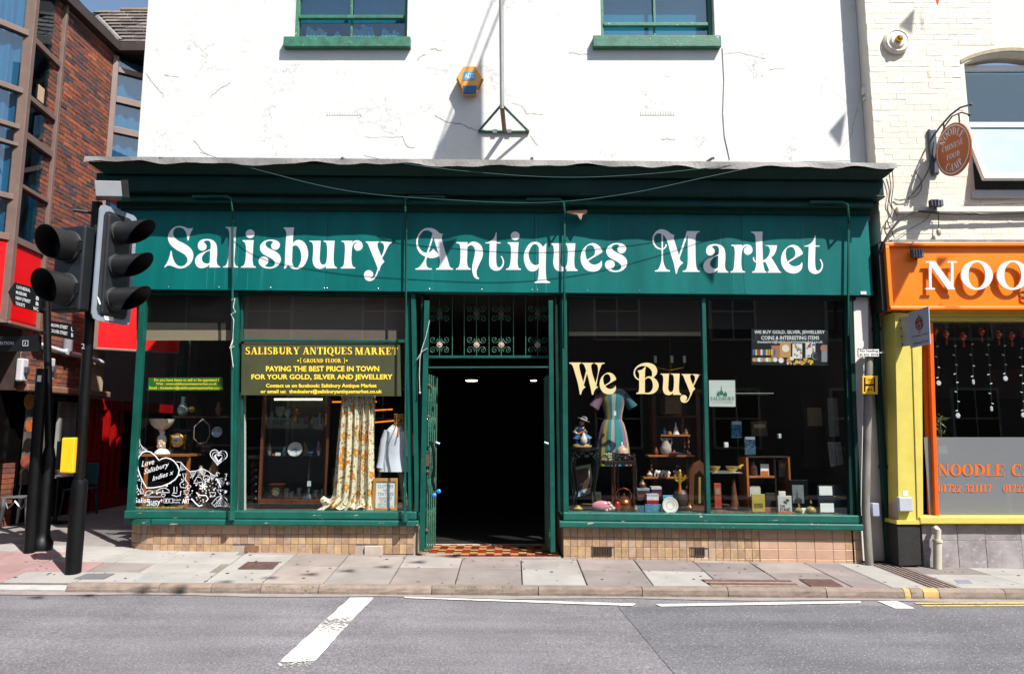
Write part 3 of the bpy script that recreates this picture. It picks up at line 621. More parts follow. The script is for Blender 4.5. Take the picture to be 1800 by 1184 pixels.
# ------------------------------------------------------------------ antiques shop: body
shop = thing('antiques_shop', 'white rendered building with dark green antiques shop front and open doorway', 'shop', (0, 0, 0))
RENDER = mat('white_render', 'c9c8c5', .8, .05, 2.5, .007, 9)
def cracks(m, scale, wid, dark):
    n = m.node_tree.nodes; L = m.node_tree.links; b = n['Principled BSDF']; src = b.inputs['Base Color'].links[0].from_socket
    tc = n.new('ShaderNodeTexCoord'); nz = n.new('ShaderNodeTexNoise'); nz.inputs['Scale'].default_value = 2.6; nz.inputs['Detail'].default_value = 8; nz.inputs['Roughness'].default_value = .7
    L.new(tc.outputs['Object'], nz.inputs['Vector']); ad = n.new('ShaderNodeVectorMath'); ad.operation = 'ADD'; sv = n.new('ShaderNodeVectorMath'); sv.operation = 'SCALE'; sv.inputs['Scale'].default_value = .8
    L.new(nz.outputs['Color'], sv.inputs[0]); L.new(tc.outputs['Object'], ad.inputs[0]); L.new(sv.outputs[0], ad.inputs[1])
    vo = n.new('ShaderNodeTexVoronoi'); vo.feature = 'DISTANCE_TO_EDGE'; vo.inputs['Scale'].default_value = scale; L.new(ad.outputs[0], vo.inputs['Vector'])
    mr = n.new('ShaderNodeMapRange'); mr.inputs['From Max'].default_value = wid; mr.inputs['To Min'].default_value = 1; mr.inputs['To Max'].default_value = 0; L.new(vo.outputs['Distance'], mr.inputs['Value'])
    n2 = n.new('ShaderNodeTexNoise'); n2.inputs['Scale'].default_value = 1.1; n2.inputs['Detail'].default_value = 5; L.new(tc.outputs['Object'], n2.inputs['Vector'])
    m2 = n.new('ShaderNodeMapRange'); m2.inputs['From Min'].default_value = .56; m2.inputs['From Max'].default_value = .66; L.new(n2.outputs['Fac'], m2.inputs['Value'])
    mu = n.new('ShaderNodeMath'); mu.operation = 'MULTIPLY'; L.new(mr.outputs[0], mu.inputs[0]); L.new(m2.outputs[0], mu.inputs[1])
    mx = n.new('ShaderNodeMix'); mx.data_type = 'RGBA'; L.new(mu.outputs[0], mx.inputs['Factor']); L.new(src, mx.inputs['A']); mx.inputs['B'].default_value = (*lin(dark), 1); L.new(mx.outputs['Result'], b.inputs['Base Color'])
    bp = n.new('ShaderNodeBump'); bp.inputs['Distance'].default_value = .012; bp.inputs['Strength'].default_value = 1; bp.invert = True
    old = b.inputs['Normal'].links[0].from_socket; L.new(mu.outputs[0], bp.inputs['Height']); L.new(old, bp.inputs['Normal']); L.new(bp.outputs[0], b.inputs['Normal'])
cracks(RENDER, 2.3, .005, 'b3aca5')
YW = .1
xl = P(243, 250, YW).x; xr = 4.86
zt = 8.04; zb = 4.4
wins = [(515, 716, 66), (1056, 1256, 66)]
holes = []
for a, b, s in wins:
    x0, x1, z0 = P(a, 40, YW).x, P(b, 40, YW).x, P((a + b) / 2, s, YW).z
    holes.append([(x0, z0), (x1, z0), (x1, z0 + .88), (x0, z0 + .88)])
mb = MB(); mb.poly([[(xl, zb), (xr, zb), (xr, zt), (xl, zt)]] + holes, YW, YW + .32); mb.box(xl, xl + .3, YW + .322, 7.5, 3.0, 6.1)
mb.box(xr - .3, xr, YW + .322, 7.5, 3.0, zt); mb.box(xl + .302, xr - .302, 7.2, 7.5, -.2, 6.1)
mb.build('wall', RENDER, shop)
mb = MB(); a, b, c, d = (xl, .421, 6.102), (xl, 7.5, 6.102), (xl + 1.6, .421, 7.95), (xl + 1.6, 5, 7.95); e, f = (xr, .421, 7.95), (xr, 5, 7.95); mb.add([a, b, c, d, e, f, (xr, 7.5, 6.102)], [(0, 2, 3, 1), (2, 4, 5, 3), (1, 3, 5, 6)]); mb.build('roof', mat('slate_roof', '4a4848', .8, .2, 6), shop)
mb = MB(); rnd = random.Random(17)                       # hairline cracks and lifted paint in the render
for cp_, w_ in ((((256, 129), (268, 146), (286, 165), (287, 172)), 1.1), (((340, 246), (348, 256), (355, 266), (368, 273)), 1.2), (((367, 172), (380, 162), (390, 154), (405, 146)), 1.1), (((764, 203), (787, 215), (810, 218), (826, 225), (840, 230)), 1.8), (((757, 87), (766, 86), (771, 90), (777, 88)), 1.4), (((733, 107), (741, 98), (748, 96)), 1.1), (((708, 238), (712, 252), (716, 258), (730, 260)), 1.2), (((1000, 92), (1018, 96), (1036, 95)), 1), (((1161, 245), (1172, 244), (1187, 246)), 1.2), (((1270, 96), (1300, 92), (1322, 98), (1345, 104)), .8), (((1352, 122), (1380, 121)), .8), (((290, 132), (300, 134), (316, 136)), .9), (((900, 181), (918, 187), (926, 200), (954, 202)), .8), (((932, 238), (940, 250), (946, 256)), 1.2), (((640, 241), (690, 242), (708, 240)), .6), (((1480, 260), (1496, 240), (1500, 215), (1508, 190)), .8)):
    q = []
    for i in range(len(cp_) - 1):
        for k in range(5): t = k / 5; q.append((cp_[i][0] + (cp_[i + 1][0] - cp_[i][0]) * t + rnd.uniform(-1, 1), cp_[i][1] + (cp_[i + 1][1] - cp_[i][1]) * t + rnd.uniform(-1, 1)))
    q.append(cp_[-1])
    for i in range(len(q) - 1):
        a, b = P(*q[i], YW - .002), P(*q[i + 1], YW - .002); h = w_ * rnd.uniform(.25, .6) / 135; d = (b - a).normalized(); n_ = Vector((-d.z, 0, d.x)) * h
        mb.add([a - n_, b - n_, b + n_, a + n_], [(0, 1, 2, 3)])
mb.build('crack', mat('crack_dark', '8b837a', .9, .3, 40), shop, kind='stuff')
mb = MB(); mb.box(xl + .301, xr - .301, YW + .33, 7.19, 4.9, 5.0); mb.build('floor_slab', mat('ceiling_dark', '3a3632', .9, .1, 3), shop)
# upstairs windows
BLIND = mat('sky_reflection_blind', '5fa9bb', .8, .1, 3, stretch=(.2, .2, 30))  # blind whose teal holds the sky reflection of the panes in its colour
for wi, (a, b, s) in enumerate(wins):
    x0, x1 = holes[wi][0][0], holes[wi][1][0]; z0 = holes[wi][0][1]; yf_ = YW + .1
    wd = MB(); t = .055
    wd.box(x0, x0 + t, yf_, yf_ + .08, z0, z0 + .88); wd.box(x1 - t, x1, yf_, yf_ + .08, z0, z0 + .88); wd.box(x0 + t, x1 - t, yf_, yf_ + .08, z0 + .001, z0 + .04)
    win = wd.build('window', UPGREEN, shop, bevel=.006)
    rail = P(600, 30 if wi == 0 else 43, yf_).z
    sh = MB(); sh.box(x0 + t, x1 - t, yf_ - .02, yf_ + .04, rail - .03, rail + .02); sh.build('meeting_rail', UPGREEN, win, bevel=.006)
    sh = MB(); cx = P(618 if wi == 0 else 1150, 10, yf_).x; sh.box(cx - .018, cx + .018, yf_, yf_ + .03, rail + .02, z0 + .88); sh.box(cx - .015, cx + .015, yf_ + .03, yf_ + .06, z0 + .04, rail - .03); sh.build('glazing_bar', UPGREEN, win, bevel=.004)
    sh = MB(); sh.box(x0 + t, x1 - t, yf_ + .062, yf_ + .08, z0 + .05, z0 + .095); sh.build('bottom_rail', mat('peeling_white_paint', 'b5b3ac', .6, .3, 12, chips=('1d6a50', .55, 9)), win, bevel=.004)
    gl = MB(); gl.box(x0 + t, x1 - t, yf_ + .05, yf_ + .054, z0 + .04, z0 + .88); gl.build('pane', UGLASS, win)
    bl = MB(); bl.box(x0 + .02, x1 - .02, yf_ + .12, yf_ + .13, (rail - .02) if wi == 0 else z0 + .12, z0 + .95); bl.build('blind', BLIND, win)
    for k in range(4 if wi == 0 else 0):               # papers and books piled on the inner ledge
        pk = MB(); x = x0 + .12 + k * .36; hh_ = (.24, .19, .22, .21)[k]; pk.M = Matrix.Translation((x, yf_ + .13, z0 + .04)) @ Matrix.Rotation((.1, .5, -.3, .15)[k], 4, 'Y')
        for j in range(6): pk.box(j * .05, j * .05 + .042, -.04, .06, 0, hh_ - .03 * (j % 3))
        o = pk.build(('papers', 'magazine_pile', 'folder_row', 'book_row')[k], mat('ledge_%d' % k, ('d8d2c0', 'a9bcc4', 'b9bcd0', 'd0dae0')[k], .6, .3, 20), None, at=(x, yf_ + .2, z0 + .04)); tag(o, ('crumpled cream papers', 'grey magazines leaning over', 'mauve folders tilted', 'pale blue books upright')[k] + ' on the ledge of the left upstairs window', 'papers')
    st_ = MB()
    zs = [P((a + b) / 2, y, YW - .09).z for y in ((64, 81.5) if wi == 0 else (62, 81.5))]
    xs_ = [P(v, 72, YW - .09).x for v in ((498, 721) if wi == 0 else (1043, 1268))]
    st_.box(xs_[0], xs_[1], YW - .09, YW + .12, zs[1], zs[0]); st_.build('window_sill', UPGREEN, win, bevel=.006)
for px0, px1, py in ((575, 637, 199), (1126, 1188, 199)):
    mb = MB(); a, b = P(px0, py, YW - .004), P(px1, py, YW - .004); n_ = 14
    for i in range(n_):
        x = a.x + (b.x - a.x) * i / n_; mb.box(x, x + (b.x - a.x) / n_ * .55, YW - .006, YW + .01, a.z - .028, a.z + .03)
    mb.build('air_vent', RENDER, shop)
# inside: one deep dark room with the window displays at its front
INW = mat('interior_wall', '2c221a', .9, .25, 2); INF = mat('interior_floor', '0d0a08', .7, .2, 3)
BX0, BX1 = -4.75, 4.45
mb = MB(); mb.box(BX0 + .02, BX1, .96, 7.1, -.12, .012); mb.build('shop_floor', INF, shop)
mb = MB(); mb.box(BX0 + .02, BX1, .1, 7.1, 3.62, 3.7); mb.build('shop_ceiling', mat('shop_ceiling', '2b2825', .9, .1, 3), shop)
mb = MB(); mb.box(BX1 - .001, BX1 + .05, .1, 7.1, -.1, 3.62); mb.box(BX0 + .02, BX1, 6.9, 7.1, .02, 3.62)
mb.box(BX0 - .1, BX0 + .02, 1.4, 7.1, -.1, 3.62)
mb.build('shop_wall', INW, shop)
lt = mat('lamp_glow', 'fff2d8', .5, .01, 3, emit=('fff0d0', 3.0))
for px, py, r_, Y in ((829, 668, .09, 2.2), (938, 668, .05, 3.2), (752, 735, .05, 2.6)):
    p = P(px, py, Y); mb = MB(); mb.lathe(p.x, p.y, [(r_, p.z - .015), (r_ * 1.1, p.z)], 16); mb.build('ceiling_light', lt, shop)
    mb = MB(); mb.tube([(p.x, p.y, p.z), (p.x, p.y, 3.63)], .006, 5); mb.build('light_stem', BLACK, shop)
# ------------------------------------------------------------------ cornice and fascia
Yc = -.53
SL = -.0085                                            # the shop front slopes down to the right
def zs(z, x): return z + SL * x
cz = {k: P(900, v, y).z for k, (v, y) in dict(lipt=(281, -.53), lipb=(288.5, -.53), covb=(309, -.36), frt=(309.5, -.34), frb=(339, -.34), b3t=(344, -.26), b3b=(358, -.26), sot=(372, -.14)).items()}
xL, xR = P(150, 275, Yc).x, P(1575, 290, Yc).x
XL2, XR2 = P(168, 325, -.34).x, P(1553, 325, -.34).x
XL3, XR3 = XL2 + .1, P(1536, 352, -.26).x
XL4, XR4 = XL2 + .22, P(1530, 445, -.1).x
def ext(name, m, pts, x0s, x1s, bevel=0, n=1):
    """loft a closed (y, z) section from x0 to x1 where every section point has its own end"""
    mb = MB(); k = len(pts)
    vs = [(x0s[i], pts[i][0], zs(pts[i][1], x0s[i])) for i in range(k)] + [(x1s[i], pts[i][0], zs(pts[i][1], x1s[i])) for i in range(k)]
    mb.add(vs, [(i, (i + 1) % k, (i + 1) % k + k, i + k) for i in range(k)] + [tuple(range(k))[::-1], tuple(range(k, 2 * k))])
    return mb.build(name, m, shop, bevel=bevel)
cv = [(-.50, cz['lipb'] - .004), (-.48, cz['lipb'] - .03), (-.43, cz['lipb'] - .07), (-.385, cz['lipb'] - .115), (-.36, cz['covb']), (YW - .01, cz['covb']), (YW - .01, cz['lipb'] - .004)]
xo = [0, .02, .06, .12, .16, .16, 0]
xoL = [0, .04, .10, .17, .2, .2, 0]
ext('cornice_cove', DGREEN, cv, [xL + a for a in xoL], [xR - a for a in xo])
ext('cornice_frieze', DGREEN, [(-.34, cz['frt'] - .002), (-.34, cz['frb']), (YW - .012, cz['frb']), (YW - .012, cz['frt'] - .002)], [XL2] * 4, [XR2] * 4, .006)
ext('cornice_bead', MATS['dark_green_paint'], [(-.355, cz['frb'] - .002), (-.36, cz['frb'] - .012), (-.345, cz['frb'] - .022), (YW - .014, cz['frb'] - .022), (YW - .014, cz['frb'] - .002)], [XL2 - .01] * 5, [XR2 + .005] * 5)
ext('cornice_band', mat('mid_green_paint', '0d4038', .42, .25, 3, .001, 50), [(-.24, cz['frb'] - .024), (-.26, cz['b3b'] + .02), (-.27, cz['b3b']), (YW - .016, cz['b3b']), (YW - .016, cz['frb'] - .024)], [XL3] * 5, [XR3] * 5, .004)
ext('cornice_soffit', DGREEN, [(-.17, cz['b3b'] - .002), (-.15, cz['sot']), (YW - .018, cz['sot']), (YW - .018, cz['b3b'] - .002)], [XL4 - .03] * 4, [XR4 + .02] * 4, .004)
# lead flashing over the cornice with a wavy lower edge
mb = MB(); N = 150; rnd = random.Random(11); ph = [rnd.uniform(0, 6.28) for _ in range(6)]
vs = []; 
for i in range(N + 1):
    x = xL + (xR - xL) * i / N
    wv = .012 * math.sin(x * 5.3 + ph[0]) + .009 * math.sin(x * 11 + ph[1]) + .012 * math.sin(x * 2.1 + ph[2]) + rnd.uniform(-.003, .003)
    yv = .01 * math.sin(x * 4.1 + ph[3]) + .008 * math.sin(x * 9 + ph[4])
    z1, z2 = zs(cz['lipt'], x), zs(cz['lipb'], x) - .024 + wv * 1.15
    vs += [(x, YW - .004, z1 + .1), (x, Yc + .04, z1 + .012), (x, Yc - .01 + yv * .3, z1 - .003), (x, Yc - .02 + yv, z2), (x, Yc - .012 + yv, z2 + .004)]
mb.add(vs, [(i * 5 + j, (i + 1) * 5 + j, (i + 1) * 5 + j + 1, i * 5 + j + 1) for i in range(N) for j in range(4)])
mb.build('lead_flashing', LEADM, shop)
for px in (284, 603, 935, 1252):
    p = P(px, 276, Yc + .02); mb = MB(); mb.tube([(p.x, YW, p.z + .1), (p.x, Yc + .05, p.z - .01), (p.x, Yc - .015, p.z - .03)], .022, 6, flat=.8); mb.build('lead_roll', LEADM, shop, smooth=True)
# fascia board made of panels, lettering on it
Yf = -.1
fz1 = lambda x: zs(cz['sot'] + .01, x)
fzb = P(900, 513.5, Yf).z
seams = [XL4, P(572, 500, Yf).x, P(940, 500, Yf).x, P(1308, 500, Yf).x, XR4]
for i in range(4):
    a, b = seams[i] + .0015, seams[i + 1] - .0015; mb = MB()
    mb.hexa([(a, Yf, zs(fzb, a)), (b, Yf, zs(fzb, b)), (b, YW, zs(fzb, b)), (a, YW, zs(fzb, a))], [(a, Yf, fz1(a)), (b, Yf, fz1(b)), (b, YW, fz1(b)), (a, YW, fz1(a))])
    fas = mb.build('fascia_panel', SIGNG, shop)
    if i == 0: fascia = fas
sg = MB()
for px in (296, 385, 476, 570, 575, 665, 755, 847, 935, 944, 1032, 1124, 1217, 1304, 1312, 1404, 1497):
    p = P(px, 504 + (px - 296) * .0085, Yf); sg.ball(p, .009, 8)
sg.build('screw', METAL, shop)
SG = [('S', 280, 380), ('a', 280, 380), ('l', 280, 380), ('i', 280, 380), ('s', 440, 380), ('b', 440, 380), ('u', 440, 380), ('r', 440, 380), ('y', 580, 380), ('A', 720, 380), ('n', 720, 380), ('t', 720, 380), ('i', 745.8, 383.8), ('q', 860, 380), ('u', 863, 384.5), ('e', 860, 380), ('s', 1048.7, 386.1), ('M', 1130, 380), ('a', 1173.3, 388.9), ('r', 1125.2, 387.1), ('k', 1290, 380), ('e', 1212.2, 383), ('t', 1280.6, 385.6)]
for ch, ox, oy in SG: glyph(ch, ox, oy, 1 / 9, Yf, shop, WHITEL)
# awning rods with hooked heads
for px, hx, top, bot in ((407, 338, 345, 905), (712, 782, 345, 908), (991, 926, 350, 612), (1490, 1424, 355, 590)):
    mb = MB(); Yr = Yf - .06
    pb = 385 if px != 1490 else 392
    pts = [P(hx, top, Yf - .21), P(px + (-8 if hx < px else 8), top, Yf - .21), P(px, top + 5, Yf - .21), P(px + 1, top + 25, Yf - .2), P(px + 2, pb, Yr), P(px, bot, Yr)]
    mb.tube(pts, .016, 8); mb.build('awning_rod', GREEN, shop, smooth=True)
    if px in (407, 712): mb = MB(); mb.tpx([(px, bot - 6), (px, bot + 8)], Yr, .04, 8); mb.build('rod_foot', SILLP, shop)
p = P(1015, 374, Yf - .12); mb = MB(); mb.quad([(996, 370.5), (1032, 369), (1032, 374), (1024, 377), (1022, 386), (1019, 384), (1015, 377), (996, 373)], Yf - .14, Yf - .1); mb.build('broken_bracket', mat('broken_wood', '9a7a62', .8, .3, 12), shop)
mb = MB(); mb.quad([(1513, 512), (1523, 512), (1523, 517), (1513, 517)], Yf - .012, Yf); mb.build('maker_plate', PAPER, shop)
# ------------------------------------------------------------------ shop front: sills, frames, panes, tiles
def slopebar(name, m, x0, x1, y0, y1, z0, z1, bevel=.008, chop=0):
    mb = MB(); k = 1 / 1
    f = lambda z, x: z + SLs * (x - x0)
    mb.hexa([(x0, y0, z0), (x1, y0, f(z0, x1)), (x1, y1, f(z0, x1)), (x0, y1, z0)], [(x0, y0, z1), (x1, y0, f(z1, x1)), (x1, y1, f(z1, x1)), (x0, y1, z1)])
    return mb.build(name, m, shop, bevel=bevel)
YG = .02                                               # plane of the shop glass
def bar(name, m, xa, ya, xb, yb, wpx, Y0, Y1, bevel=.004, parent=None):
    a, b = P(xa, ya, Y0), P(xb, yb, Y0); h = wpx / sc_at(Y0) / 2; mb = MB()
    if abs(ya - yb) > abs(xa - xb): q = [(a.x - h, a.z), (a.x + h, a.z), (b.x + h, b.z), (b.x - h, b.z)]
    else: q = [(a.x, a.z + h), (b.x, b.z + h), (b.x, b.z - h), (a.x, a.z - h)]
    mb.poly([q], Y0, Y1); return mb.build(name, m, parent or shop, bevel=bevel)
# left sill: ledge, then nosing; it turns the corner on the left
SLs = -.004
pL, pR = P(218, 897, -.08), P(732, 899, -.08)
SLs = (pR.z - pL.z) / (pR.x - pL.x); zl = pL.z; zh = P(218, 911, -.08).z
slopebar('sill_ledge', SILLP, pL.x, pR.x, -.08, .1, zh, zl, .012)
mb = MB(); mb.hexa([(pL.x, .101, zh), (pL.x + .14, .101, zh), (pL.x + .14, 1.3, zh), (pL.x, 1.3, zh)], [(pL.x, .101, zl), (pL.x + .14, .101, zl), (pL.x + .14, 1.3, zl), (pL.x, 1.3, zl)]); mb.build('sill_ledge', SILLP, shop, bevel=.01)
nL, nR = Vector((-4.53, 0, P(280, 912.5, -.12).z)), P(736, 912.5, -.12); znb = P(500, 924, -.12).z
SLs = -.006
slopebar('sill_nosing', SILLP, nL.x, nR.x, -.12, .08, znb + .012, zh - .002, .014)
# curved sill end
mb = MB(); cx, cy, rr = -4.53, .44, .56
arc = [(cx - rr * math.sin(t), cy - rr * math.cos(t)) for t in [R(a) for a in range(0, 91, 9)]]
inn = [(cx - (rr - .16) * math.sin(t), cy - (rr - .16) * math.cos(t)) for t in [R(a) for a in range(0, 91, 9)]]
k = len(arc); z0_, z1_ = znb + .013, zh - .003
mb.add([(a, b, z0_) for a, b in arc] + [(a, b, z1_) for a, b in arc] + [(a, b, z0_) for a, b in inn] + [(a, b, z1_) for a, b in inn],
       [(i + 1, i, i + k, i + 1 + k) for i in range(k - 1)] + [(i, i + 1, i + 1 + 2 * k, i + 2 * k) for i in range(k - 1)] + [(i + k, i + 3 * k, i + 1 + 3 * k, i + 1 + k) for i in range(k - 1)])
mb.build('sill_nosing', SILLP, shop)
# right sill
qL, qR = P(990, 900, -.08), P(1517, 905.5, -.08); SLs = (qR.z - qL.z) / (qR.x - qL.x); z2b = P(990, 914.5, -.08).z
slopebar('sill_ledge', SILLP, qL.x, qR.x, -.08, .1, z2b, qL.z, .012)
SLs2 = SLs; n0, n1 = P(983, 915, -.12), P(1521, 919, -.12); zn2 = P(983, 927, -.12).z
slopebar('sill_nosing', SILLP, n0.x, n1.x, -.12, .08, zn2, z2b - .002, .014)
# stall riser: grout wall and single glazed tiles
GROUT = mat('grout', '9a8e84', .9, .15, 9)
TILE = mat('glazed_tile', 'a48868', .36, .24, 14, .0012, 30, rnd=.08, huevar=['9c7e66', 'a78a6c', 'a28a76', 'ab8f70', '947862'])
PTILE = mat('pale_tile', 'b0907a', .42, .1, 8, rnd=.05)
tw, th = .0915, .1215
mb = MB(); x0 = -4.53; x1 = P(732, 950, -.03).x
mb.box(x0 - .02, x1 - .001, -.018, .3, -.2, znb + .01); mb.build('riser_wall', GROUT, shop); mb = MB(); xr0_, xr1_ = P(990, 950, -.03).x, P(1498, 950, -.03).x
mb.box(xr0_ + .004, xr1_, -.018, .3, -.4, zn2 - .03); mb.build('riser_wall', GROUT, shop); mb = MB()
mb.lathe(cx, cy, [(rr - .11, -.2), (rr - .11, znb + .012)], 40); mb.box(cx - rr + .111, cx, cy, 1.3, -.2, znb + .01)
mb.build('riser_wall', GROUT, shop)
def tile_mesh(w_, h_, m):
    b = .0025; mb = MB(); w2, h2 = w_ / 2 - .0022, h_ / 2 - .0022
    o_ = [(-w2, 0, -h2), (w2, 0, -h2), (w2, 0, h2), (-w2, 0, h2)]; m_ = [(p[0], -.009, p[2]) for p in o_]; t_ = [(p[0] * (w2 - b) / w2, -.011, p[2] * (h2 - b) / h2) for p in o_]
    mb.add(o_ + m_ + t_, [(8, 9, 10, 11)] + [(i + k * 4, (i + 1) % 4 + k * 4, (i + 1) % 4 + 4 + k * 4, i + 4 + k * 4) for k in (0, 1) for i in range(4)])
    me = mb.mesh('tile', m); o = bpy.data.objects.new('tile', me); ORG[o.name] = Vector((0, 0, 0)); return o
t_n = tile_mesh(tw, th, TILE); t_p = tile_mesh(tw * 2.5, th, PTILE); t_s = tile_mesh(tw, th * .42, TILE); t_q = tile_mesh(tw, th, PTILE)
def put(o, x, y, z, rot=0): return inst(o, 'tile', (x, y, z), shop, (random.uniform(-.006, .006), random.uniform(-.004, .004), rot + random.uniform(-.006, .006)))
ztop = znb + .008; x = x0 + tw / 2; i = 0
while x < x1 - tw * .4:
    for r_ in range(4):
        z = ztop - th * (r_ + .5) - .0055 * 0
        if r_ == 0 and 340 < 900 + sc_at(-.03) * x < 446: continue
        if z < gz(x, 0) - .03: continue
        px = 900 + sc_at(-.03) * x
        if r_ == 2 and (637 < px < 676 or 427 < px < 457): continue
        put(t_n, x, -.018, z)
    x += tw
a, b = P(334, 933, -.03).x, P(446, 933, -.03).x
for k in range(4): 
    w_ = (b - a) / 4; put(t_p if False else tile_mesh(w_, th, PTILE), a + w_ * (k + .5), -.018, ztop - th * .5)
for k in range(8):
    t = R(5.7 + 11.5 * k); 
    for r_ in range(4):
        z = ztop - th * (r_ + .5)
        if z > gz(cx, 0) - .04: put(t_n, cx - (rr - .11) * math.sin(t), cy - (rr - .11) * math.cos(t), z, -t)
for k in range(8):
    for r_ in range(4):
        z = ztop - th * (r_ + .5)
        if z > .0: put(t_n, cx - rr + .11, cy + .05 + tw * k, z, -R(90))
zt2 = zn2 - .002; x = xr0_ + tw / 2; xs_end = P(1335, 950, -.03).x
while x < xs_end - tw * .4:
    for r_ in range(5):
        sl_ = SLs2 * (x - xr0_); z = zt2 + sl_ - th * (r_ + .5); px = 900 + sc_at(-.03) * x
        if z < gz(x, 0) - .07: continue
        if r_ == 2 and (1039 < px < 1075 or 1212 < px < 1238): continue
        put(t_n, x, -.018, z)
    x += tw
xb_ = xs_end; ws = [31.3, 31.3, 31.3, 31.3, 21]
for w_ in ws:
    w_ = w_ / sc_at(-.03); o_ = tile_mesh(w_, th, PTILE)
    for r_ in range(5):
        z = zt2 + SLs2 * (xb_ - xr0_) - th * (r_ + .5)
        if z < gz(xb_, 0) - .07: continue
        put(o_ if r_ < 3 else o_, xb_ + w_ / 2, -.018, z)
    xb_ += w_
for w_ in (12, 17):
    w_ = w_ / sc_at(-.03)
    for r_ in range(5):
        z = zt2 + SLs2 * (xb_ - xr0_) - th * (r_ + .5)
        if z < gz(xb_, 0) - .08: continue
        put(t_n, xb_ + w_ / 2, -.018 + (.0 if w_ < .1 else -.004), z)
    xb_ += w_
VENT = mat('iron_vent', '4a3c36', .7, .3, 12)
def vent(xa, ya, xb, yb, m, n_):
    a, b = P(xa, yb, -.03), P(xb, ya, -.03); mb = MB(); mb.box(a.x, b.x, -.022, -.016, a.z, b.z)
    for i in range(n_ + 1):
        x = a.x + (b.x - a.x) * i / n_; mb.box(x - .004, x + .004, -.034, -.0221, a.z, b.z)
    mb.box(a.x - .004, b.x + .004, -.035, -.0222, b.z, b.z + .008); mb.box(a.x - .004, b.x + .004, -.035, -.0222, a.z - .008, a.z)
    mb.build('air_vent', m, shop)
vent(1040, 961, 1075, 976, VENT, 12); vent(1213, 962, 1238, 976, VENT, 9)
mb = MB(); a, b = P(641, 975, -.03), P(673, 958.5, -.03); mb.box(a.x, b.x, -.05, -.015, a.z, b.z); mb.build('air_vent', mat('pale_stone', 'a99d92', .8, .15, 9, .002, 40), shop, bevel=.006)
mb = MB(); a, b = P(430, 974, -.03), P(455, 958.5, -.03); mb.box(a.x, b.x, -.03, -.015, a.z, b.z)
for i in range(3): 
    x = a.x + (b.x - a.x) * (.2 + .3 * i); mb.box(x - .012, x + .012, -.036, -.0301, a.z + .03, a.z + .06)
mb.build('air_vent', mat('terracotta', '7d5a44', .8, .2, 9), shop)
# window frames
bar('corner_post', GREEN, 251, 516, 227.5, 899, 11, -.05, .03)
bar('mullion', GREEN, 414.5, 512, 408, 899, 8, -.05, .06)
bar('mullion', GREEN, 425, 512, 424.5, 896, 4, .03, .08)
bar('mullion', GREEN, 726, 515, 733, 899, 8, -.05, .06); bar('mullion', GREEN, 717, 515, 722, 899, 8, .0, .06)
bar('transom', GREEN, 422, 597.5, 714, 599.5, 4.5, -.02, .05)
bar('window_post', GREEN, 992, 516, 995, 900, 9, -.05, .07)
bar('window_post', GREEN, 987, 516, 988, 900, 5, -.0, .6)
bar('mullion', GREEN, 1237, 522, 1246, 903, 7, -.04, .06)
bar('window_post', DGREEN, 1489, 518, 1499, 908, 9, -.02, .07); bar('window_post', DGREEN, 1494, 518, 1511, 912, 7, -.06, .12)
bar('window_head', DGREEN, 985, 517.5, 1505, 523, 8, -.04, .09); bar('window_head', DGREEN, 240, 511.5, 730, 516, 8, -.04, .09)
mb = MB(); mb.quad([(1500, 522), (1526, 523), (1529, 985), (1514, 985)], .0, .3); mb.build('end_pilaster', mat('white_pilaster', 'cfcac6', .6, .08, 3, .003, 12), shop)
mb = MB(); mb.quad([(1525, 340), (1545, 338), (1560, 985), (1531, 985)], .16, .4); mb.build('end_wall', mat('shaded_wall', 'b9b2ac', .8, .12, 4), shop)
def pane(x0, y0, x1, y1, x2, y2, x3, y3):
    q = [P(a, b, YG) for a, b in ((x0, y0), (x1, y1), (x2, y2), (x3, y3))]; mb = MB()
    mb.poly([[(p.x, p.z) for p in q]], YG, YG + .008); return mb.build('window_pane', GLASS, shop)
pane(256, 512, 410, 513, 405, 899, 234, 897); pane(428, 512, 714, 515, 722, 899, 427, 898)
p1 = pane(998, 517, 1234, 520, 1243, 904, 1001, 902); pane(1241, 520, 1487, 522, 1496, 908, 1250, 904)
cp = P(240, 700, .07); zt_, zb_ = P(247, 516, .07).z, P(229, 898, .07).z
mb = MB(); mb.box(cp.x - .004, cp.x + .004, .075, 1.25, zb_, zt_); mb.build('window_pane', GLASS, shop)
mb = MB(); mb.box(cp.x - .04, cp.x + .04, 1.25, 1.4, 0, 3.6); mb.build('corner_post', DGREEN, shop)
# return panes beside the door
gx = P(736, 700, .0).x
mb = MB(); mb.box(gx - .06, gx - .052, .08, .9, zl + .0, zt_); mb.build('window_pane', GLASS, shop)
gx2 = P(985, 700, .0).x
mb = MB(); mb.box(gx2 + .052, gx2 + .06, .08, .9, zl, zt_); mb.build('window_pane', GLASS, shop)
for gxx in (gx - .056, gx2 + .056):
    mb = MB(); mb.box(gxx - .05, gxx + .05, .1, .94, -.1, .44); mb.build('porch_riser', TILE, shop)
    mb = MB(); mb.box(gxx - .07, gxx + .07, .101, .95, .441, .5); mb.build('sill_ledge', SILLP, shop, bevel=.01)
    mb = MB(); mb.box(gxx - .05, gxx + .05, .94, 1.04, -.1, 3.6); mb.build('porch_post', DGREEN, shop)
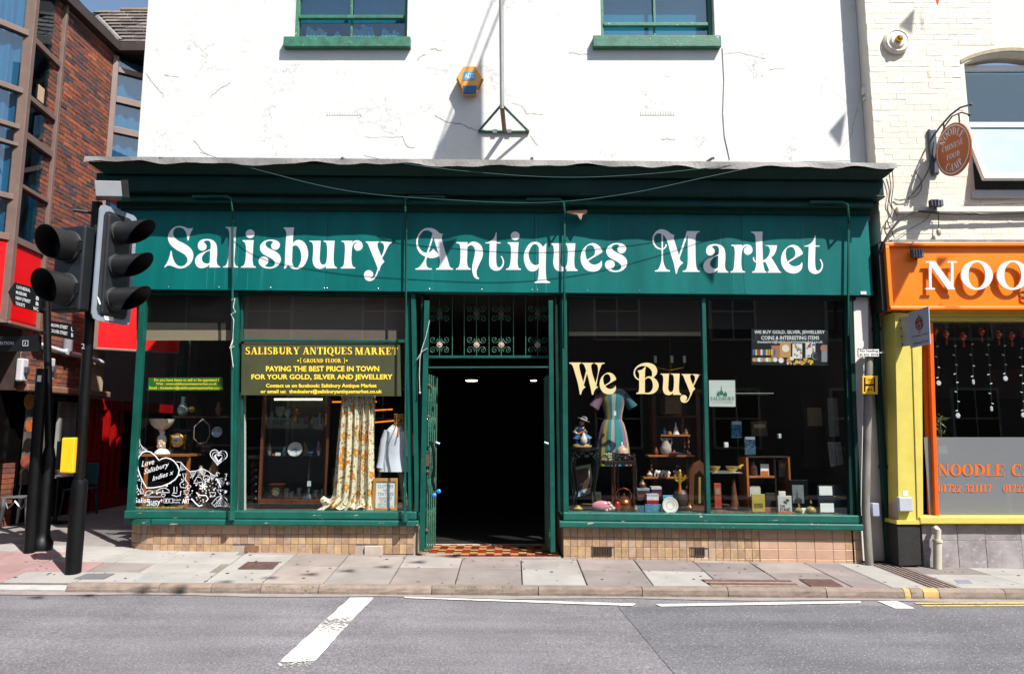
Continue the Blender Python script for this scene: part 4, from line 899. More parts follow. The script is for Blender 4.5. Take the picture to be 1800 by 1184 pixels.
# display floors and blinds
BOARD = mat('display_floor', '5b4a38', .7, .2, 5)
zf1 = P(480, 897, .12).z; zf2 = P(1120, 902, .12).z
mb = MB(); mb.box(cp.x + .01, gx - .07, .075, 1.2, zf1 - .05, zf1 - .002); mb.build('display_floor', BOARD, shop)
mb = MB(); mb.box(gx2 + .07, BX1 - .002, .075, 1.5, zf2 - .05, zf2 - .004); mb.build('display_floor', BOARD, shop)
BLD = mat('roller_blind', '2e2823', .85, .08, 3, stretch=(1, 1, 20)); CREAM = mat('cream_blind', '8a7d66', .85, .1, 12, stretch=(12, 1, 1))
for (a, b, c, d, m, dy) in ((240, 500, 412, 580, BLD, .12), (240, 580, 412, 598, CREAM, .11), (422, 500, 716, 603, mat('board_blind', '6a5b50', .8, .08, 3), .16), (1000, 500, 1236, 583, BLD, .2), (1000, 583, 1236, 590, CREAM, .19), (1244, 500, 1488, 578, BLD, .3)):
    mb = MB(); mb.quad([(a, b), (c, b), (c, d), (a, d)], dy, dy + .004); mb.build('roller_blind', m, shop)
bar('inner_post', mat('white_gloss', 'd6d3cb', .3, .05, 4), 421, 690, 421, 897, 12, .085, .2)
# We Buy, in cream vinyl on the pane
CREAMV = mat('cream_vinyl', 'c8b684', .5, .03, 6)
for ch, ox, oy, s, gx_, gy_ in (('W', 995, 625, 1 / 7.2, 0, 0), ('e', 1054, 654.4, .0845, 1445, 425), ('B', 995, 625, 1 / 7.2, 0, 0), ('u', 1161, 656.3, .0852, 938, 388), ('y', 1196, 657, .081, 540, 400)):
    glyph(ch, ox, oy, s, YG - .003, p1, CREAMV, 'letter', gx_, gy_, .0006)
# ------------------------------------------------------------------ doorway
FT = mat('red_floor_tile', '7a2c16', .35, .2, 12, rnd=.15); FC = mat('cream_floor_tile', 'a3855a', .4, .15, 12, rnd=.15); FB = mat('dark_floor_tile', '3a1e12', .4, .2, 12)
mb = MB(); xa, xb = P(736, 965, -.02).x, P(985, 965, -.02).x
mb.box(xa - .0, xb, -.06, .96, -.3, .005); mb.box(xa - .02, xb + .03, -.14, -.061, -.3, -.02 + .0); mb.build('doorstep', mat('door_step', 'a39a92', .85, .2, 6, .003, 40), shop)
n_ = int((xb - xa) / .1); s_ = (xb - xa) / n_
for j in range(9):
    for i in range(n_):
        mb = MB(); x, y = xa + s_ * i, -.055 + .1 * j; g_ = .002
        mb.box(x + g_, x + s_ - g_, y + g_, y + .1 - g_, .004, .013)
        mb.build('floor_tile', (FT if (i + j) % 2 else FC) if j % 3 else (FT if i % 2 else FB), shop)
bar('door_post', GREEN, 750, 528, 741, 968, 9, -.08, -.02); bar('door_post', GREEN, 968, 528, 972, 970, 8, -.08, -.02)
bar('door_post', DGREEN, 742, 520, 735, 900, 4, -.02, .05); bar('door_post', DGREEN, 977, 520, 983, 900, 5, -.02, .05)
bar('lintel_bar', GREEN, 750, 627, 966, 627, 4.5, .17, .22); bar('lintel_bar', GREEN, 752, 645.5, 966, 645, 3, -.07, -.04)
IRONG = mat('verdigris_iron', '2c5d4c', .5, .35, 30, chips=('7a4a30', .62, 20))
grille = []
for i, px in enumerate((772.5, 795, 816, 837.5, 859.5, 881, 902.5, 924, 945)):
    mb = MB(); mb.tpx([(px, 522), (px, 626)], .2, .006, 6); mb.build('grille_bar', IRONG, shop)
ROS = mat('rosette', 'a08a7c', .6, .3, 30)
for px in (772.5, 837.5, 881, 945):
    for py in (551, 606):
        p = P(px, py, .19); mb = MB()
        mb.ball(p, .026, 10, 1, .45, 1)
        for k in range(8):
            t = k * math.pi / 4; mb.ball((p.x + .03 * math.cos(t), p.y, p.z + .03 * math.sin(t)), .014, 6, 1, .5, 1)
        mb.build('rosette', ROS if py > 600 else mat('shaded_rosette', '4a3c36', .7, .3, 30), shop)  # upper row in a darkened copy: the shade there is in its colour
        mb = MB(); k_ = 1 / sc_at(-.055)
        for sx in (-1, 1):
            for sz in (-1, 1):
                c = (px + sx * 11.5, py + sz * 9.5); pts = [(px + sx * 1.5, py + sz * 1.5), (px + sx * 2.5, py + sz * 9)]
                for a in range(0, 560, 28):
                    rr_ = 8.2 * math.exp(-a / 330); th_ = R(180 - 20 + a)
                    pts.append((c[0] + sx * rr_ * math.cos(th_), c[1] - sz * -rr_ * -math.sin(th_) * -1))
                mb.tpx(pts, .195, .005, 5)
        mb.build('scroll', IRONG, shop)
# lattice gates folded back on both sides
for side, px in ((-1, 752), (1, 968)):
    xg = P(px, 800, -.03).x; mb = MB()
    for k in range(5):
        y = -.02 + k * .13; mb.tube([(xg + .012 * k * -side, y, .05), (xg + .012 * k * -side, y, 2.3)], .011, 6)
    for k in range(4):
        for z in (.35, .75, 1.15, 1.55, 1.95):
            x = xg + .012 * k * -side; mb.tube([(x, -.02 + k * .13, z), (x, -.02 + k * .13 + .13, z + .2)], .007, 5); mb.tube([(x, -.02 + k * .13, z + .2), (x, -.02 + k * .13 + .13, z)], .007, 5)
    ga = mb.build('folding_gate', IRONG, shop)
    mb = MB()
    for z in (.32, 1.05, 1.3, 1.75, 2.15): mb.ball((xg - side * .0, -.035, z), .024, 8)
    mb.box(xg - .02, xg + .02, -.05, -.02, 1.12, 1.28); mb.build('gate_lock', mat('rust', '5d3a28', .8, .35, 20), ga)
ct = thing('bicycle_lock', 'black looped cable lock with two blue padlocks hanging on the left door gate', 'lock', P(762, 870, -.06))
mb = MB(); mb.tpx([(757, 775), (762, 790), (763, 820), (760, 845), (764, 862)], -.08, .02, 7); mb.build('cable', BLACK, ct, smooth=True)
BLUE = mat('blue_plastic', '1277c8', .35, .05, 5)
for px, py in ((763, 870), (771, 863)): mb = MB(); p = P(px, py, -.09); mb.ball(p, .028, 10, 1.1, .6, 1); mb.build('padlock', BLUE, ct)
for px, py in ((766, 777), (957, 777)): mb = MB(); p = P(px, py, -.06); mb.tube([p, p + Vector((.05, 0, -.02))], .016, 6); o = mb.build('cable_tie', mat('pale_blue', '8fb9cf', .5, .1, 5), None, at=p); tag(o, 'pale blue tie wrapped round the %s folding gate' % ('left' if px < 800 else 'right'), 'cable tie')
# rope hanging from the left door post
mb = MB(); mb.tpx([(755, 563), (749, 590), (741, 615), (738, 630), (737, 660), (738, 692)], -.1, .006, 5); mb.tpx([(733, 632), (742, 617), (752, 612)], -.1, .006, 5); mb.ball(P(738, 690, -.1), .016, 6)
o = mb.build('cord', mat('grey_rope', 'a7a9a6', .8, .2, 20), None, at=P(738, 692, -.1)); tag(o, 'thin grey cord knotted round the left door post', 'cord')
mb = MB(); mb.tpx([(407, 527), (413, 524), (410, 540), (414, 548), (406, 552), (411, 562), (409, 600), (406, 615), (410, 645)], -.19, .005, 5); mb.tpx([(409, 598), (404, 612), (412, 608)], -.19, .007, 5)
o = mb.build('cord', mat('white_rope', 'c9c9c4', .8, .2, 20), None, at=P(410, 645, -.19)); tag(o, 'white cord looped round the awning rod at the left window', 'cord')
# ------------------------------------------------------------------ signs and posters on the shop windows
def board(name, label, cat, q, Y, th_, m, lay=None, group=None, fr=None):
    p = [P(a, b, Y) for a, b in q]; c = P((q[2][0] + q[3][0]) / 2, (q[2][1] + q[3][1]) / 2, Y)
    t = thing(name, label, cat, c, group); mb = MB(); mb.poly([[(v.x, v.z) for v in p]], Y, Y + th_); mb.build('panel', m, t)
    return t
OLIVE = mat('olive_board', '3a3d22', .6, .15, 3, .001, 20)
t = board('sign_board', 'dark olive notice board with yellow lettering above the left window display', 'sign', [(425, 603), (703, 604), (705, 696), (424, 694)], .0, .012, OLIVE)
mb = MB(); Y = -.002
serif(mb, 'SALISBURY', 432, 610, 527, 622.5, Y); serif(mb, 'ANTIQUES', 532, 610, 619, 622.5, Y); serif(mb, 'MARKET', 624, 610.5, 699.5, 623, Y)
serif(mb, 'GROUND', 533.5, 630, 568, 637, Y); serif(mb, 'FLOOR', 572, 630, 600, 637, Y); serif(mb, '{', 527, 629, 530, 638, Y); serif(mb, '}', 604, 629, 607, 638, Y)
for px in (524, 609.5): p = P(px, 633.5, Y); mb.lathe(p.x, p.z, [(.011, 0), (.011, .0003)], 8); 
mb.v = [(v[0], v[1], v[2]) for v in mb.v]
# the two dots were turned about z: lay them against the board
nd = 32
for k in range(len(mb.v) - nd, len(mb.v)):
    v = mb.v[k]; mb.v[k] = (v[0], Y - v[2], v[1])
text(mb, 'PAYING THE BEST PRICE IN TOWN', 467.5, 643, 666.5, 652.5, Y, .022)
text(mb, 'FOR YOUR GOLD, SILVER AND JEWELLERY', 442, 657.5, 690, 669, Y, .022)
text(mb, 'Contact us on facebook: Salisbury Antique Market', 467.5, 674, 662, 682.5, Y, .024)
text(mb, 'or email us:  thedealers@salisburyantiquemarket.co.uk', 458, 684, 671.5, 692.5, Y, .024)
mb.build('lettering', YTXT, t)
t = board('sign_board', 'long green sign with yellow text asking for items to sell inside the corner window', 'sign', [(261, 663.5), (391, 663), (392, 686), (260, 686)], .05, .008, mat('leaf_green_board', '1f6a1c', .6, .1, 4))
mb = MB(); Y = .048
text(mb, 'Do you have items to sell or be appraised ?', 271, 665, 385, 671, Y, .02); text(mb, 'Web : www.salisburyantiquemarket.co.uk', 274, 672, 381, 677.5, Y, .02); text(mb, 'Email : thedealers@salisburyantiquemarket.co.uk', 262.5, 678.5, 391, 685, Y, .02)
mb.build('lettering', YTXT, t)
# framed handwritten notice
t = thing('framed_notice', 'pine framed handwritten notice wanting clothes and textiles leaning in the window', 'sign', P(677, 897, .1))
mb = MB(); q = [(656, 840), (699, 840), (698, 897), (653, 897)]; inq = [(661.5, 846), (695, 846), (694, 892), (659.5, 892)]
mb.poly([[(P(a, b, .1).x, P(a, b, .1).z) for a, b in q], [(P(a, b, .1).x, P(a, b, .1).z) for a, b in inq]], .1, .12); mb.build('frame', PINE, t, bevel=.003)
mb = MB(); mb.quad(inq, .112, .118); mb.build('sheet', PAPER, t)
mb = MB(); Y = .1105
for bd, a, b, c, d in (('CLOTHES', 664, 851, 691, 857), ('AND', 673, 859, 682, 863), ('TEXTILES', 664, 865, 692, 870.5), ('WANTED', 666, 872.5, 689, 878), ('TO BUY', 668, 878.5, 684, 882.5), ('SEE ROSE', 664, 884, 686, 887), ('MIDDLE FLOOR', 663.5, 888, 690.5, 891)): text(mb, bd, a, b, c, d, Y, -.004, .12)
mb.build('handwriting', mat('ink', '5d6872', .7, .1, 4), t)
# poster and card in the right window
DPR = mat('dark_print', '14181a', .4, .2, 20, chips=('5a6068', .66, 60))
t = board('poster', 'dark poster of medals and watches reading we buy gold, silver and jewellery', 'poster', [(1321, 578), (1456, 580), (1457, 642.5), (1321, 641)], .04, .003, DPR)
mb = MB(); Y = .038
text(mb, 'WE BUY GOLD, SILVER, JEWELLERY', 1326, 580.5, 1450, 588, Y, .02); text(mb, 'COINS & INTERESTING ITEMS', 1338, 590, 1440, 597, Y, .02); text(mb, 'thedealers@salisburyantiquemarket.co.uk', 1331, 598, 1446, 604, Y, .01)
mb.build('lettering', WHITEL, t)
pc = [mat('print_%d' % i, c, .5, .1, 9) for i, c in enumerate(('b98a4a', 'd8d2c4', '3a5aa0', '9a3a3a', 'c9a92f', '7a8088', 'a06a4a', '15181c'))]
mb = MB(); rnd = random.Random(2); kk = [0]
def disc(px, py, r, m, Y):
    kk[0] += 1; p = P(px, py, Y - kk[0] * .00004); n_ = 14; mb.m = m; h = r / sc_at(Y)
    mb.add([(p.x + h * math.cos(2 * math.pi * i / n_), p.y, p.z + h * math.sin(2 * math.pi * i / n_)) for i in range(n_)], [tuple(range(n_))])
def rq(a, b, c, d, m, Y):
    kk[0] += 1; q = [P(*v, Y - kk[0] * .00004) for v in ((a, d), (c, d), (c, b), (a, b))]; mb.m = m; mb.add(q, [(0, 1, 2, 3)])
rq(1356, 607, 1376, 630, 6, Y); rq(1371, 602, 1390, 628, 0, Y); disc(1381, 612, 8, 0, Y); disc(1381, 612, 6.5, 1, Y)
for i in range(9): rq(1323 + i * 4.6, 614, 1326.5 + i * 4.6, 624, (2, 4, 3, 1, 2, 4, 0, 4, 2)[i], Y)
for i in range(9): disc(1326 + i * 4.6, 632, 3.8, (0, 5, 1, 0, 5, 1, 4, 5, 1)[i], Y)
for i, (a, b) in enumerate(((1393, 604), (1416, 602))):
    rq(a, b, a + 17, b + 26, 1, Y)
    for _ in range(14): disc(a + rnd.uniform(2, 15), b + rnd.uniform(2, 24), rnd.uniform(1, 2.4), rnd.choice((2, 3, 6, 5)), Y)
disc(1373, 633, 5.5, 5, Y); disc(1373, 633, 4.4, 1, Y)
for i in range(26): disc(1384 + rnd.uniform(0, 44), 634 + rnd.uniform(-5, 5), rnd.uniform(1.5, 4), rnd.choice((0, 4, 1, 4, 0, 6)), Y)
disc(1433, 626, 8, 7, Y); disc(1433, 626, 6, 5, Y); disc(1434, 626, 5.3, 7, Y); rq(1444, 606, 1454, 636, 5, Y); disc(1448, 612, 6, 6, Y)
mb.m = 0; mb.build('picture', pc, t)
t = board('card', 'white square card with a green cathedral emblem taped in the right window', 'card', [(1246, 668), (1292, 668), (1293, 714.5), (1247, 714)], .04, .003, mat('card_white', 'b9bfba', .6, .04, 4))
mb = MB(); Y = .038; EG = mat('emblem_green', '1c6a4a', .6, .1, 4)
for q in ([(1266.6, 687), (1268, 676), (1269.4, 687)], [(1265, 687), (1271, 687), (1271, 694), (1265, 694)], [(1260, 691), (1264.6, 688), (1264.6, 696), (1260, 696)], [(1271.4, 690), (1278, 690), (1278, 696), (1271.4, 696)], [(1261.5, 690), (1262.5, 685), (1263.5, 690)], [(1274, 689.6), (1275, 686), (1276, 689.6)]): 
    mb.add([P(a, b, Y) for a, b in q][::-1], [tuple(range(len(q)))])
serif(mb, 'SALISBURY', 1249, 697, 1291, 703, Y); mb.build('emblem', EG, t)
mb = MB(); text(mb, 'AUCTIONEERS', 1252, 705, 1288, 708.5, Y, -.01); mb.build('caption', mat('gold_print', '9a8a5a', .6, .1, 4), t)
# ------------------------------------------------------------------ white doodles drawn on the corner window
dood = thing('window_decal', 'white hand drawn decal of hearts, bunting and doodles on the corner window', 'decal', P(320, 893, YG))
DW = mat('white_marker', 'e0e4ea', .6, .04, 5)
YD = YG - .004
def rib(mb, pts, wpx, closed=False):
    q = [Vector(p) for p in pts]; n_ = len(q); L0, L1 = [], []
    for i, p in enumerate(q):
        a = q[i - 1] if (i or closed) else p; b = q[(i + 1) % n_] if (i < n_ - 1 or closed) else p
        d = (b - a); d = d.normalized() if d.length else Vector((1, 0)); nn = Vector((-d.y, d.x)) * wpx * .36
        L0.append(p + nn); L1.append(p - nn)
    kk[0] += 1; yy = YD - (kk[0] % 40) * .00004; vs = [P(p.x, p.y, yy) for p in L0 + L1]
    fs = [(i, (i + 1) % n_, n_ + (i + 1) % n_, n_ + i) for i in range(n_ if closed else n_ - 1)]; mb.add(vs, fs)
def heart(cx, cy, s, rot=0.):
    o = []
    for i in range(40):
        t = 2 * math.pi * i / 40; x = 16 * math.sin(t)**3 / 16; y = -(13 * math.cos(t) - 5 * math.cos(2 * t) - 2 * math.cos(3 * t) - math.cos(4 * t)) / 16
        o.append((cx + s * (x * math.cos(rot) - y * math.sin(rot)), cy + s * (x * math.sin(rot) + y * math.cos(rot))))
    return o
mb = MB()
big = spline([(279.5, 808.5, True), (265, 794, False), (250, 795, False), (241, 812, False), (247, 837, False), (258, 857, True), (285, 854, False), (308, 842, False), (315, 826, False), (306, 810, False), (292, 804, False)])
rib(mb, big, 2.6, True); mb.build('heart', DW, dood)
mb = MB()
h2 = heart(384, 802, 15, .12); rib(mb, h2, 1.6, True); rib(mb, heart(384, 803, 11, .12), 1, True); rib(mb, heart(384, 804, 7, .12), 1.6, True); rib(mb, [(378, 800), (384, 811), (391, 803)], 2.5); mb.build('heart', DW, dood)
mb = MB()
def wr(body, x0, y0, x1, y1, sk):
    vs, fs = text_raw(body, .002, .25); fit(mb, vs, fs, x0, y0, x1, y1, YD - .001, None, sk)
wr('Love', 249, 810, 271, 820, -5); wr('Salisbury', 253, 824.5, 297, 836, -14); wr('Indies x', 268, 836.5, 305, 845, -12)
mb.build('handwriting', DW, dood)
mb = MB(); kk[0] = 0                                   # bunting line with little flags
line = [(241, 760), (245, 766), (246, 779), (252, 788), (262, 794)]; rib(mb, line, 1.2)
line2 = [(310, 811), (318, 812), (325, 820), (333, 828), (345, 827), (356, 823), (366, 828), (375, 835), (382, 836), (381, 830)]; rib(mb, line2, 1.4)
def flag(a, b, c, hatch=4):
    rib(mb, [a, b, c], .9, True)
    for i in range(hatch):
        t = (i + .5) / hatch; rib(mb, [(a[0] + (b[0] - a[0]) * t, a[1] + (b[1] - a[1]) * t), (c[0] + (a[0] + (b[0] - a[0]) * t - c[0]) * .25, c[1] + (a[1] + (b[1] - a[1]) * t - c[1]) * .25)], .7)
for f in (((244, 780), (259, 790), (241, 798)), ((318, 813), (328, 824), (316, 827)), ((334, 829), (345, 828), (338, 841)), ((350, 826), (363, 826), (358, 837)), ((369, 831), (379, 836), (372, 845)), ((382, 841), (397, 839), (392, 854))): flag(*f)
mb.build('bunting_drawing', DW, dood)
mb = MB(); rnd = random.Random(9)
def dt(px, py, r):
    kk[0] += 1; p = P(px, py, YD - (kk[0] % 40) * .00003); h = r / sc_at(0); mb.add([(p.x + h * math.cos(i * .785), p.y, p.z + h * math.sin(i * .785)) for i in range(8)], [tuple(range(8))])
for px, py, r in ((241, 771, 2), (240, 818, 2), (241, 826, 1.2), (238, 807, 1.2), (245, 842, 1.2), (293, 853, 2), (300, 848, 1.4), (268, 865, 1.5), (276, 867, 1.5), (255, 870, 1.5), (243, 868, 1.3), (286, 862, 1.2), (316, 834, 1.6), (330, 858, 1.5), (338, 862, 1.2), (345, 852, 1.4), (352, 858, 1.5), (366, 842, 1.6), (376, 860, 1.5), (370, 872, 1.4), (349, 868, 1.4), (337, 877, 1.4), (396, 864, 2.4), (401, 849, 3), (394, 848, 1.2), (362, 866, 1.2), (330, 872, 1.3), (325, 881, 1.3), (388, 862, 1.2)): dt(px, py, r)
for _ in range(110): 
    px = rnd.uniform(318, 400); py = rnd.uniform(838, 884)
    if rnd.random() < .8: dt(px, py, rnd.uniform(.5, 1.1))
mb.build('dots', DW, dood, kind='stuff')
mb = MB()
rib(mb, [(239, 843), (242, 858), (248, 866), (253, 864), (248, 855), (249, 845)], 1.3, True); rib(mb, [(247, 858), (248, 866), (244, 867), (253, 867)], 1.2)
for c in ((240, 861, 4), (287, 870, 3.5), (374, 868, 5), (332, 855, 3.5)): rib(mb, heart(*c), 1.1, True)
rib(mb, [(321, 832), (324, 842), (316, 850), (318, 856), (326, 857), (331, 850), (326, 842), (327, 832)], 1.4, True)
rib(mb, [(342, 846), (346, 838), (352, 838), (357, 846), (340, 849)], 1.4, True); rib(mb, [(348, 838), (348, 834), (351, 834)], 1.1)
rib(mb, [(275, 862), (282, 858), (290, 857), (297, 861), (298, 865), (274, 865)], 1.4, True); rib(mb, [(255, 866), (262, 861), (269, 863), (263, 869), (256, 869)], 1.3, True)
rib(mb, [(306, 855), (306, 864), (303, 866), (311, 866)], 1.6); rib(mb, [(311, 855), (311, 864)], 1.2); rib(mb, [(302, 869), (310, 872), (317, 870), (318, 862)], 1.8)
rib(mb, [(323, 861), (333, 861), (330, 868), (326, 868)], 1.2, True); rib(mb, [(328, 868), (328, 873), (324, 874), (332, 874)], 1.1)
for k in range(6):
    t = k * 1.05; c = (358 + 5 * math.cos(t), 854 + 5 * math.sin(t)); rib(mb, [(358, 854), c, (c[0] + 2 * math.cos(t + 1), c[1] + 2 * math.sin(t + 1))], 2.6)
rib(mb, [(345, 865), (350, 870), (362, 870), (366, 876), (362, 881)], 2.6); rib(mb, [(337, 876), (344, 884), (350, 889), (356, 887)], 3)
rib(mb, [(380, 840), (385, 848), (388, 856)], 3); rib(mb, [(383, 836), (379, 833), (382, 829), (386, 832)], 1.2); rib(mb, [(397, 838), (399, 832), (395, 833)], 1.4)
rib(mb, [(372, 884), (381, 874), (389, 870), (398, 876), (402, 886), (395, 890), (385, 888), (378, 890)], 1.2, True)
for a in range(7): rib(mb, [(389, 872), (376 + a * 4, 888)], .8)
rib(mb, [(381, 860), (389, 872), (400, 862), (392, 860)], 1, True)
for k in range(8): t = k * .785; rib(mb, [(241, 836), (241 + 3.6 * math.cos(t), 836 + 3.6 * math.sin(t))], .9)
rib(mb, [(355 + 6 * math.cos(i * .7) + 8, 840 + 5 * math.sin(i * .7)) for i in range(9)], 1.4, True)
mb.build('doodles', DW, dood)
mb = MB(); YY = YD
def serifl(body, a, b, c, d, off=.004): text(mb, body, a, b, c, d, YY, off)
serifl('Salis', 237, 874, 257, 883); serifl('Bury', 258, 876, 282, 889); serifl('BID', 258, 882, 276, 888); serifl('+', 282, 876, 286, 882); serifl('ART', 320, 876, 333, 884, .03); serifl('INDEPENDENTS', 258, 871.5, 283, 873.5)
text(mb, 'proudly independent', 303, 876, 318, 880, YY); text(mb, 'shopping', 303, 880.5, 316, 884, YY)
rib(mb, [(288, 876), (296, 876), (296, 883), (288, 883)], 1.2, True); rib(mb, [(298, 876), (304, 876), (304, 883), (298, 883)], 1.2, True); text(mb, 'f', 290.5, 877, 294, 882.5, YY - .001, .02)
mb.build('logo_text', DW, dood)
mb = MB(); text(mb, 'Brought to you by Salisbury BID and window artist', 237, 889, 321, 893.5, YY); mb.build('caption', mat('yellow_caption', 'c9b23a', .6, .05, 4), dood)
# ------------------------------------------------------------------ things on show in the windows
def T(name, label, cat, px, py, Y, group=None): return thing(name, label, cat, P(px, py, Y), group)
def lp(name, m, parent, cx, prof, Y, n=16, sy=1., ribs=0, ra=0.):
    mb = MB(); mb.lpx(cx, prof, Y, n, sy, ribs, ra); return mb.build(name, m, parent, smooth=True)
def bxp(name, m, parent, x0, y0, x1, y1, Y0, Y1, bevel=.002):
    mb = MB(); mb.rpx(x0, y0, x1, y1, Y0, Y1); return mb.build(name, m, parent, bevel=bevel)
# corner window
t = T('side_table', 'brown wooden table carrying the centrepiece and mantel clock in the corner window', 'table', 290, 893, .45)
bxp('tabletop', OAK, t, 248, 798, 332, 802, .25, .75)
for px in (252, 326): bxp('leg', OAK, t, px, 802, px + 5, 890, .3, .34)
bxp('apron', WOOD, t, 254, 803, 326, 812, .32, .36)
t = T('centrepiece', 'pale porcelain centrepiece with pierced bowl on a figured stem in the corner window', 'centrepiece', 284, 798, .45)
lp('bowl', mat('painted_porcelain', 'cfc4b2', .2, .25, 40, chips=('9a5a4a', .66, 30)), t, 284.5, [(737, 19), (736, 20.5), (740, 19.5), (746, 17.5), (752, 11), (755, 5), (758, 4)], .45, 20)
lp('stem', PORC, t, 284.5, [(758, 4), (763, 3), (768, 6), (774, 7), (781, 5), (784, 6.5), (788, 4.5)], .45, 12, 1, 5, .2)
for px, py in ((279, 771), (289, 770), (284, 776), (281, 780), (288, 780)): mb = MB(); mb.ball(P(px, py, .42), .03, 8, .8, .8, 1.3); mb.build('cherub', mat('cherub_porcelain', 'd8b89a', .25, .2, 40), t)
lp('foot', PORC, t, 285, [(788, 6), (791, 10), (795, 13), (798, 13.5)], .45, 14, 1, 6, .08)
t = T('mantel_clock', 'black mantel clock with round brass rimmed white dial on the side table', 'clock', 311, 798, .55)
bxp('case', mat('black_slate', '100e0d', .25, .2, 6), t, 297, 757, 327, 798, .5, .68); bxp('top', mat('black_slate', '100e0d'), t, 294, 754, 330, 758, .48, .7)
mb = MB(); p = P(312, 773, .495); mb.M = Matrix.Translation(p) @ Matrix.Rotation(R(90), 4, 'X'); mb.lathe(0, 0, [(.092, -.01), (.092, .012), (.08, .02), (.076, .012)], 24); mb.build('bezel', BRASS, t)
mb = MB(); mb.M = Matrix.Translation(p) @ Matrix.Rotation(R(90), 4, 'X'); mb.lathe(0, 0, [(.078, .0), (.078, .0125)], 24); mb.build('dial', mat('cream_dial', 'c9bc9c', .5, .05, 5), t)
mb = MB(); q = p - Vector((0, .016, 0)); mb.tube([q, q + Vector((-.05, 0, -.005))], .003, 4); mb.tube([q, q + Vector((-.02, 0, -.03))], .003, 4)
for k in range(12): a = k * math.pi / 6; c = q + Vector((.064 * math.sin(a), 0, .064 * math.cos(a))); mb.ball(c, .0045, 5)
mb.build('hand', BLACK, t)
for px in (300, 325): lp('column', BRASS, t, px, [(764, 1.2), (766, 1.8), (785, 1.4), (788, 2)], .485, 8)
t = T('vase', 'blue and white vase with slender neck on the shelf of the corner window', 'vase', 322, 730, .7)
lp('body', mat('blue_white_china', '8fa8a6', .2, .45, 14, chips=('38606a', .56, 14)), t, 322, [(697, 4.5), (699, 3.5), (706, 3.2), (712, 6), (718, 9), (724, 8.5), (730, 5.5)], .7, 16)
t = T('mantel_clock', 'small black arched clock with amber dial beside the blue vase', 'clock', 340, 731, .7)
mb = MB(); mb.quad([(331, 731), (349, 731), (349, 716), (346, 711), (340, 709), (334, 711), (331, 716)], .68, .78); mb.build('case', BLACK, t)
mb = MB(); p = P(337, 719, .675); mb.M = Matrix.Translation(p) @ Matrix.Rotation(R(90), 4, 'X'); mb.lathe(0, 0, [(.045, -.005), (.045, .006)], 18); mb.build('dial', mat('amber_dial', '8a6a1c', .5, .2, 9), t)
t = T('wall_shelf', 'dark shelf behind the corner window holding a vase and clock', 'shelf', 335, 734, .8); bxp('board', DWOOD, t, 305, 731, 400, 734, .6, .9); bxp('upright', DWOOD, t, 304, 640, 307, 800, .9, .95); bxp('board', DWOOD, t, 345, 781, 404, 784, .55, .9)
t = T('plate', 'silvery round plate standing on the dark shelf of the corner window', 'plate', 382, 769, .6)
mb = MB(); p = P(382, 759, .6); mb.M = Matrix.Translation(p) @ Matrix.Rotation(R(80), 4, 'X'); mb.lathe(0, 0, [(.01, .004), (.05, .006), (.072, .016), (.074, .012), (.05, -.002)], 26); mb.build('dish', mat('silver_plate', '9aa0a4', .3, .35, 30, metal=.6), t, smooth=True)
t = T('mirror', 'octagonal mirror with thin pale edge in the corner window', 'mirror', 348, 780, .6)
oc = [(356, 735), (341, 749), (340, 770), (349, 780), (362, 778), (369, 765), (368, 746)]
mb = MB(); mb.quad(oc, .6, .62); mb.build('frame', mat('pale_frame', '8a8276', .4, .2, 9), t); mb = MB(); mb.quad([(a + (355 - a) * .1, b + (758 - b) * .1) for a, b in oc], .597, .6); mb.build('glass', mat('mirror_glass', '24262a', .05, .05, 3, metal=.9), t)
# display cabinet
t = T('display_cabinet', 'glass fronted wooden display cabinet of glassware in the left window', 'cabinet', 518, 896, .3)
for px in (459, 574): bxp('stile', WOOD, t, px, 620, px + 4.5, 880, .3, .34)
for px in (465, 571): bxp('stile', WOOD, t, px, 620, px + 3, 868, .66, .69)
bxp('base_rail', WOOD, t, 454, 878, 581, 885, .28, .72); bxp('plinth', DWOOD, t, 462, 885, 574, 890, .32, .68)
for px in (463, 566): bxp('leg', DWOOD, t, px, 888, px + 7, 897, .34, .4)
bxp('back', mat('cabinet_back', '1a1a19', .6, .2, 3), t, 466, 620, 573, 870, .69, .7)
for py, y2 in ((745.5, 747), (800, 801.5)): bxp('glass_shelf', CGLASS, t, 464, py, 574, y2, .36, .66)
mb = MB(); mb.quad([(463.5, 620), (574, 620), (574, 878), (463.5, 878)], .31, .314); mb.build('glass_front', GLASS, t)
bxp('strip_light', mat('strip_glow', 'fff0c8', .5, .01, 3, emit=('ffe9b8', 2.5)), t, 482, 700, 566, 703, .45, .47, 0)
for k, (a, b, c, d, y) in enumerate(((584, 706, 662, 705.5, 3.0), (618, 723, 690, 719, 3.4), (658, 742, 702, 738, 3.2))):
    sl_ = T('strip_light', ('level orange strip light highest behind the flowered curtain', 'slightly tilted orange strip light in the middle behind the curtain', 'lowest orange strip light left of the wicker neck')[k] , 'light', (a + c) / 2, b, y); mb = MB(); mb.tube([P(a, b, y), P(c, d, y)], .014, 6); mb.build('tube', mat('amber_glow', 'ff9a30', .5, .01, 3, emit=('ff8a20', .7)), sl_); mb = MB(); m_ = P((a + c) / 2, (b + d) / 2, y); mb.tube([m_, (m_.x, m_.y, 3.63)], .005, 4); mb.build('stem', BLACK, sl_)
gob = T('goblet', 'wider glass goblet farthest left on the cabinet top shelf', 'glass', 492, 745, .45, 'goblets in the display cabinet')
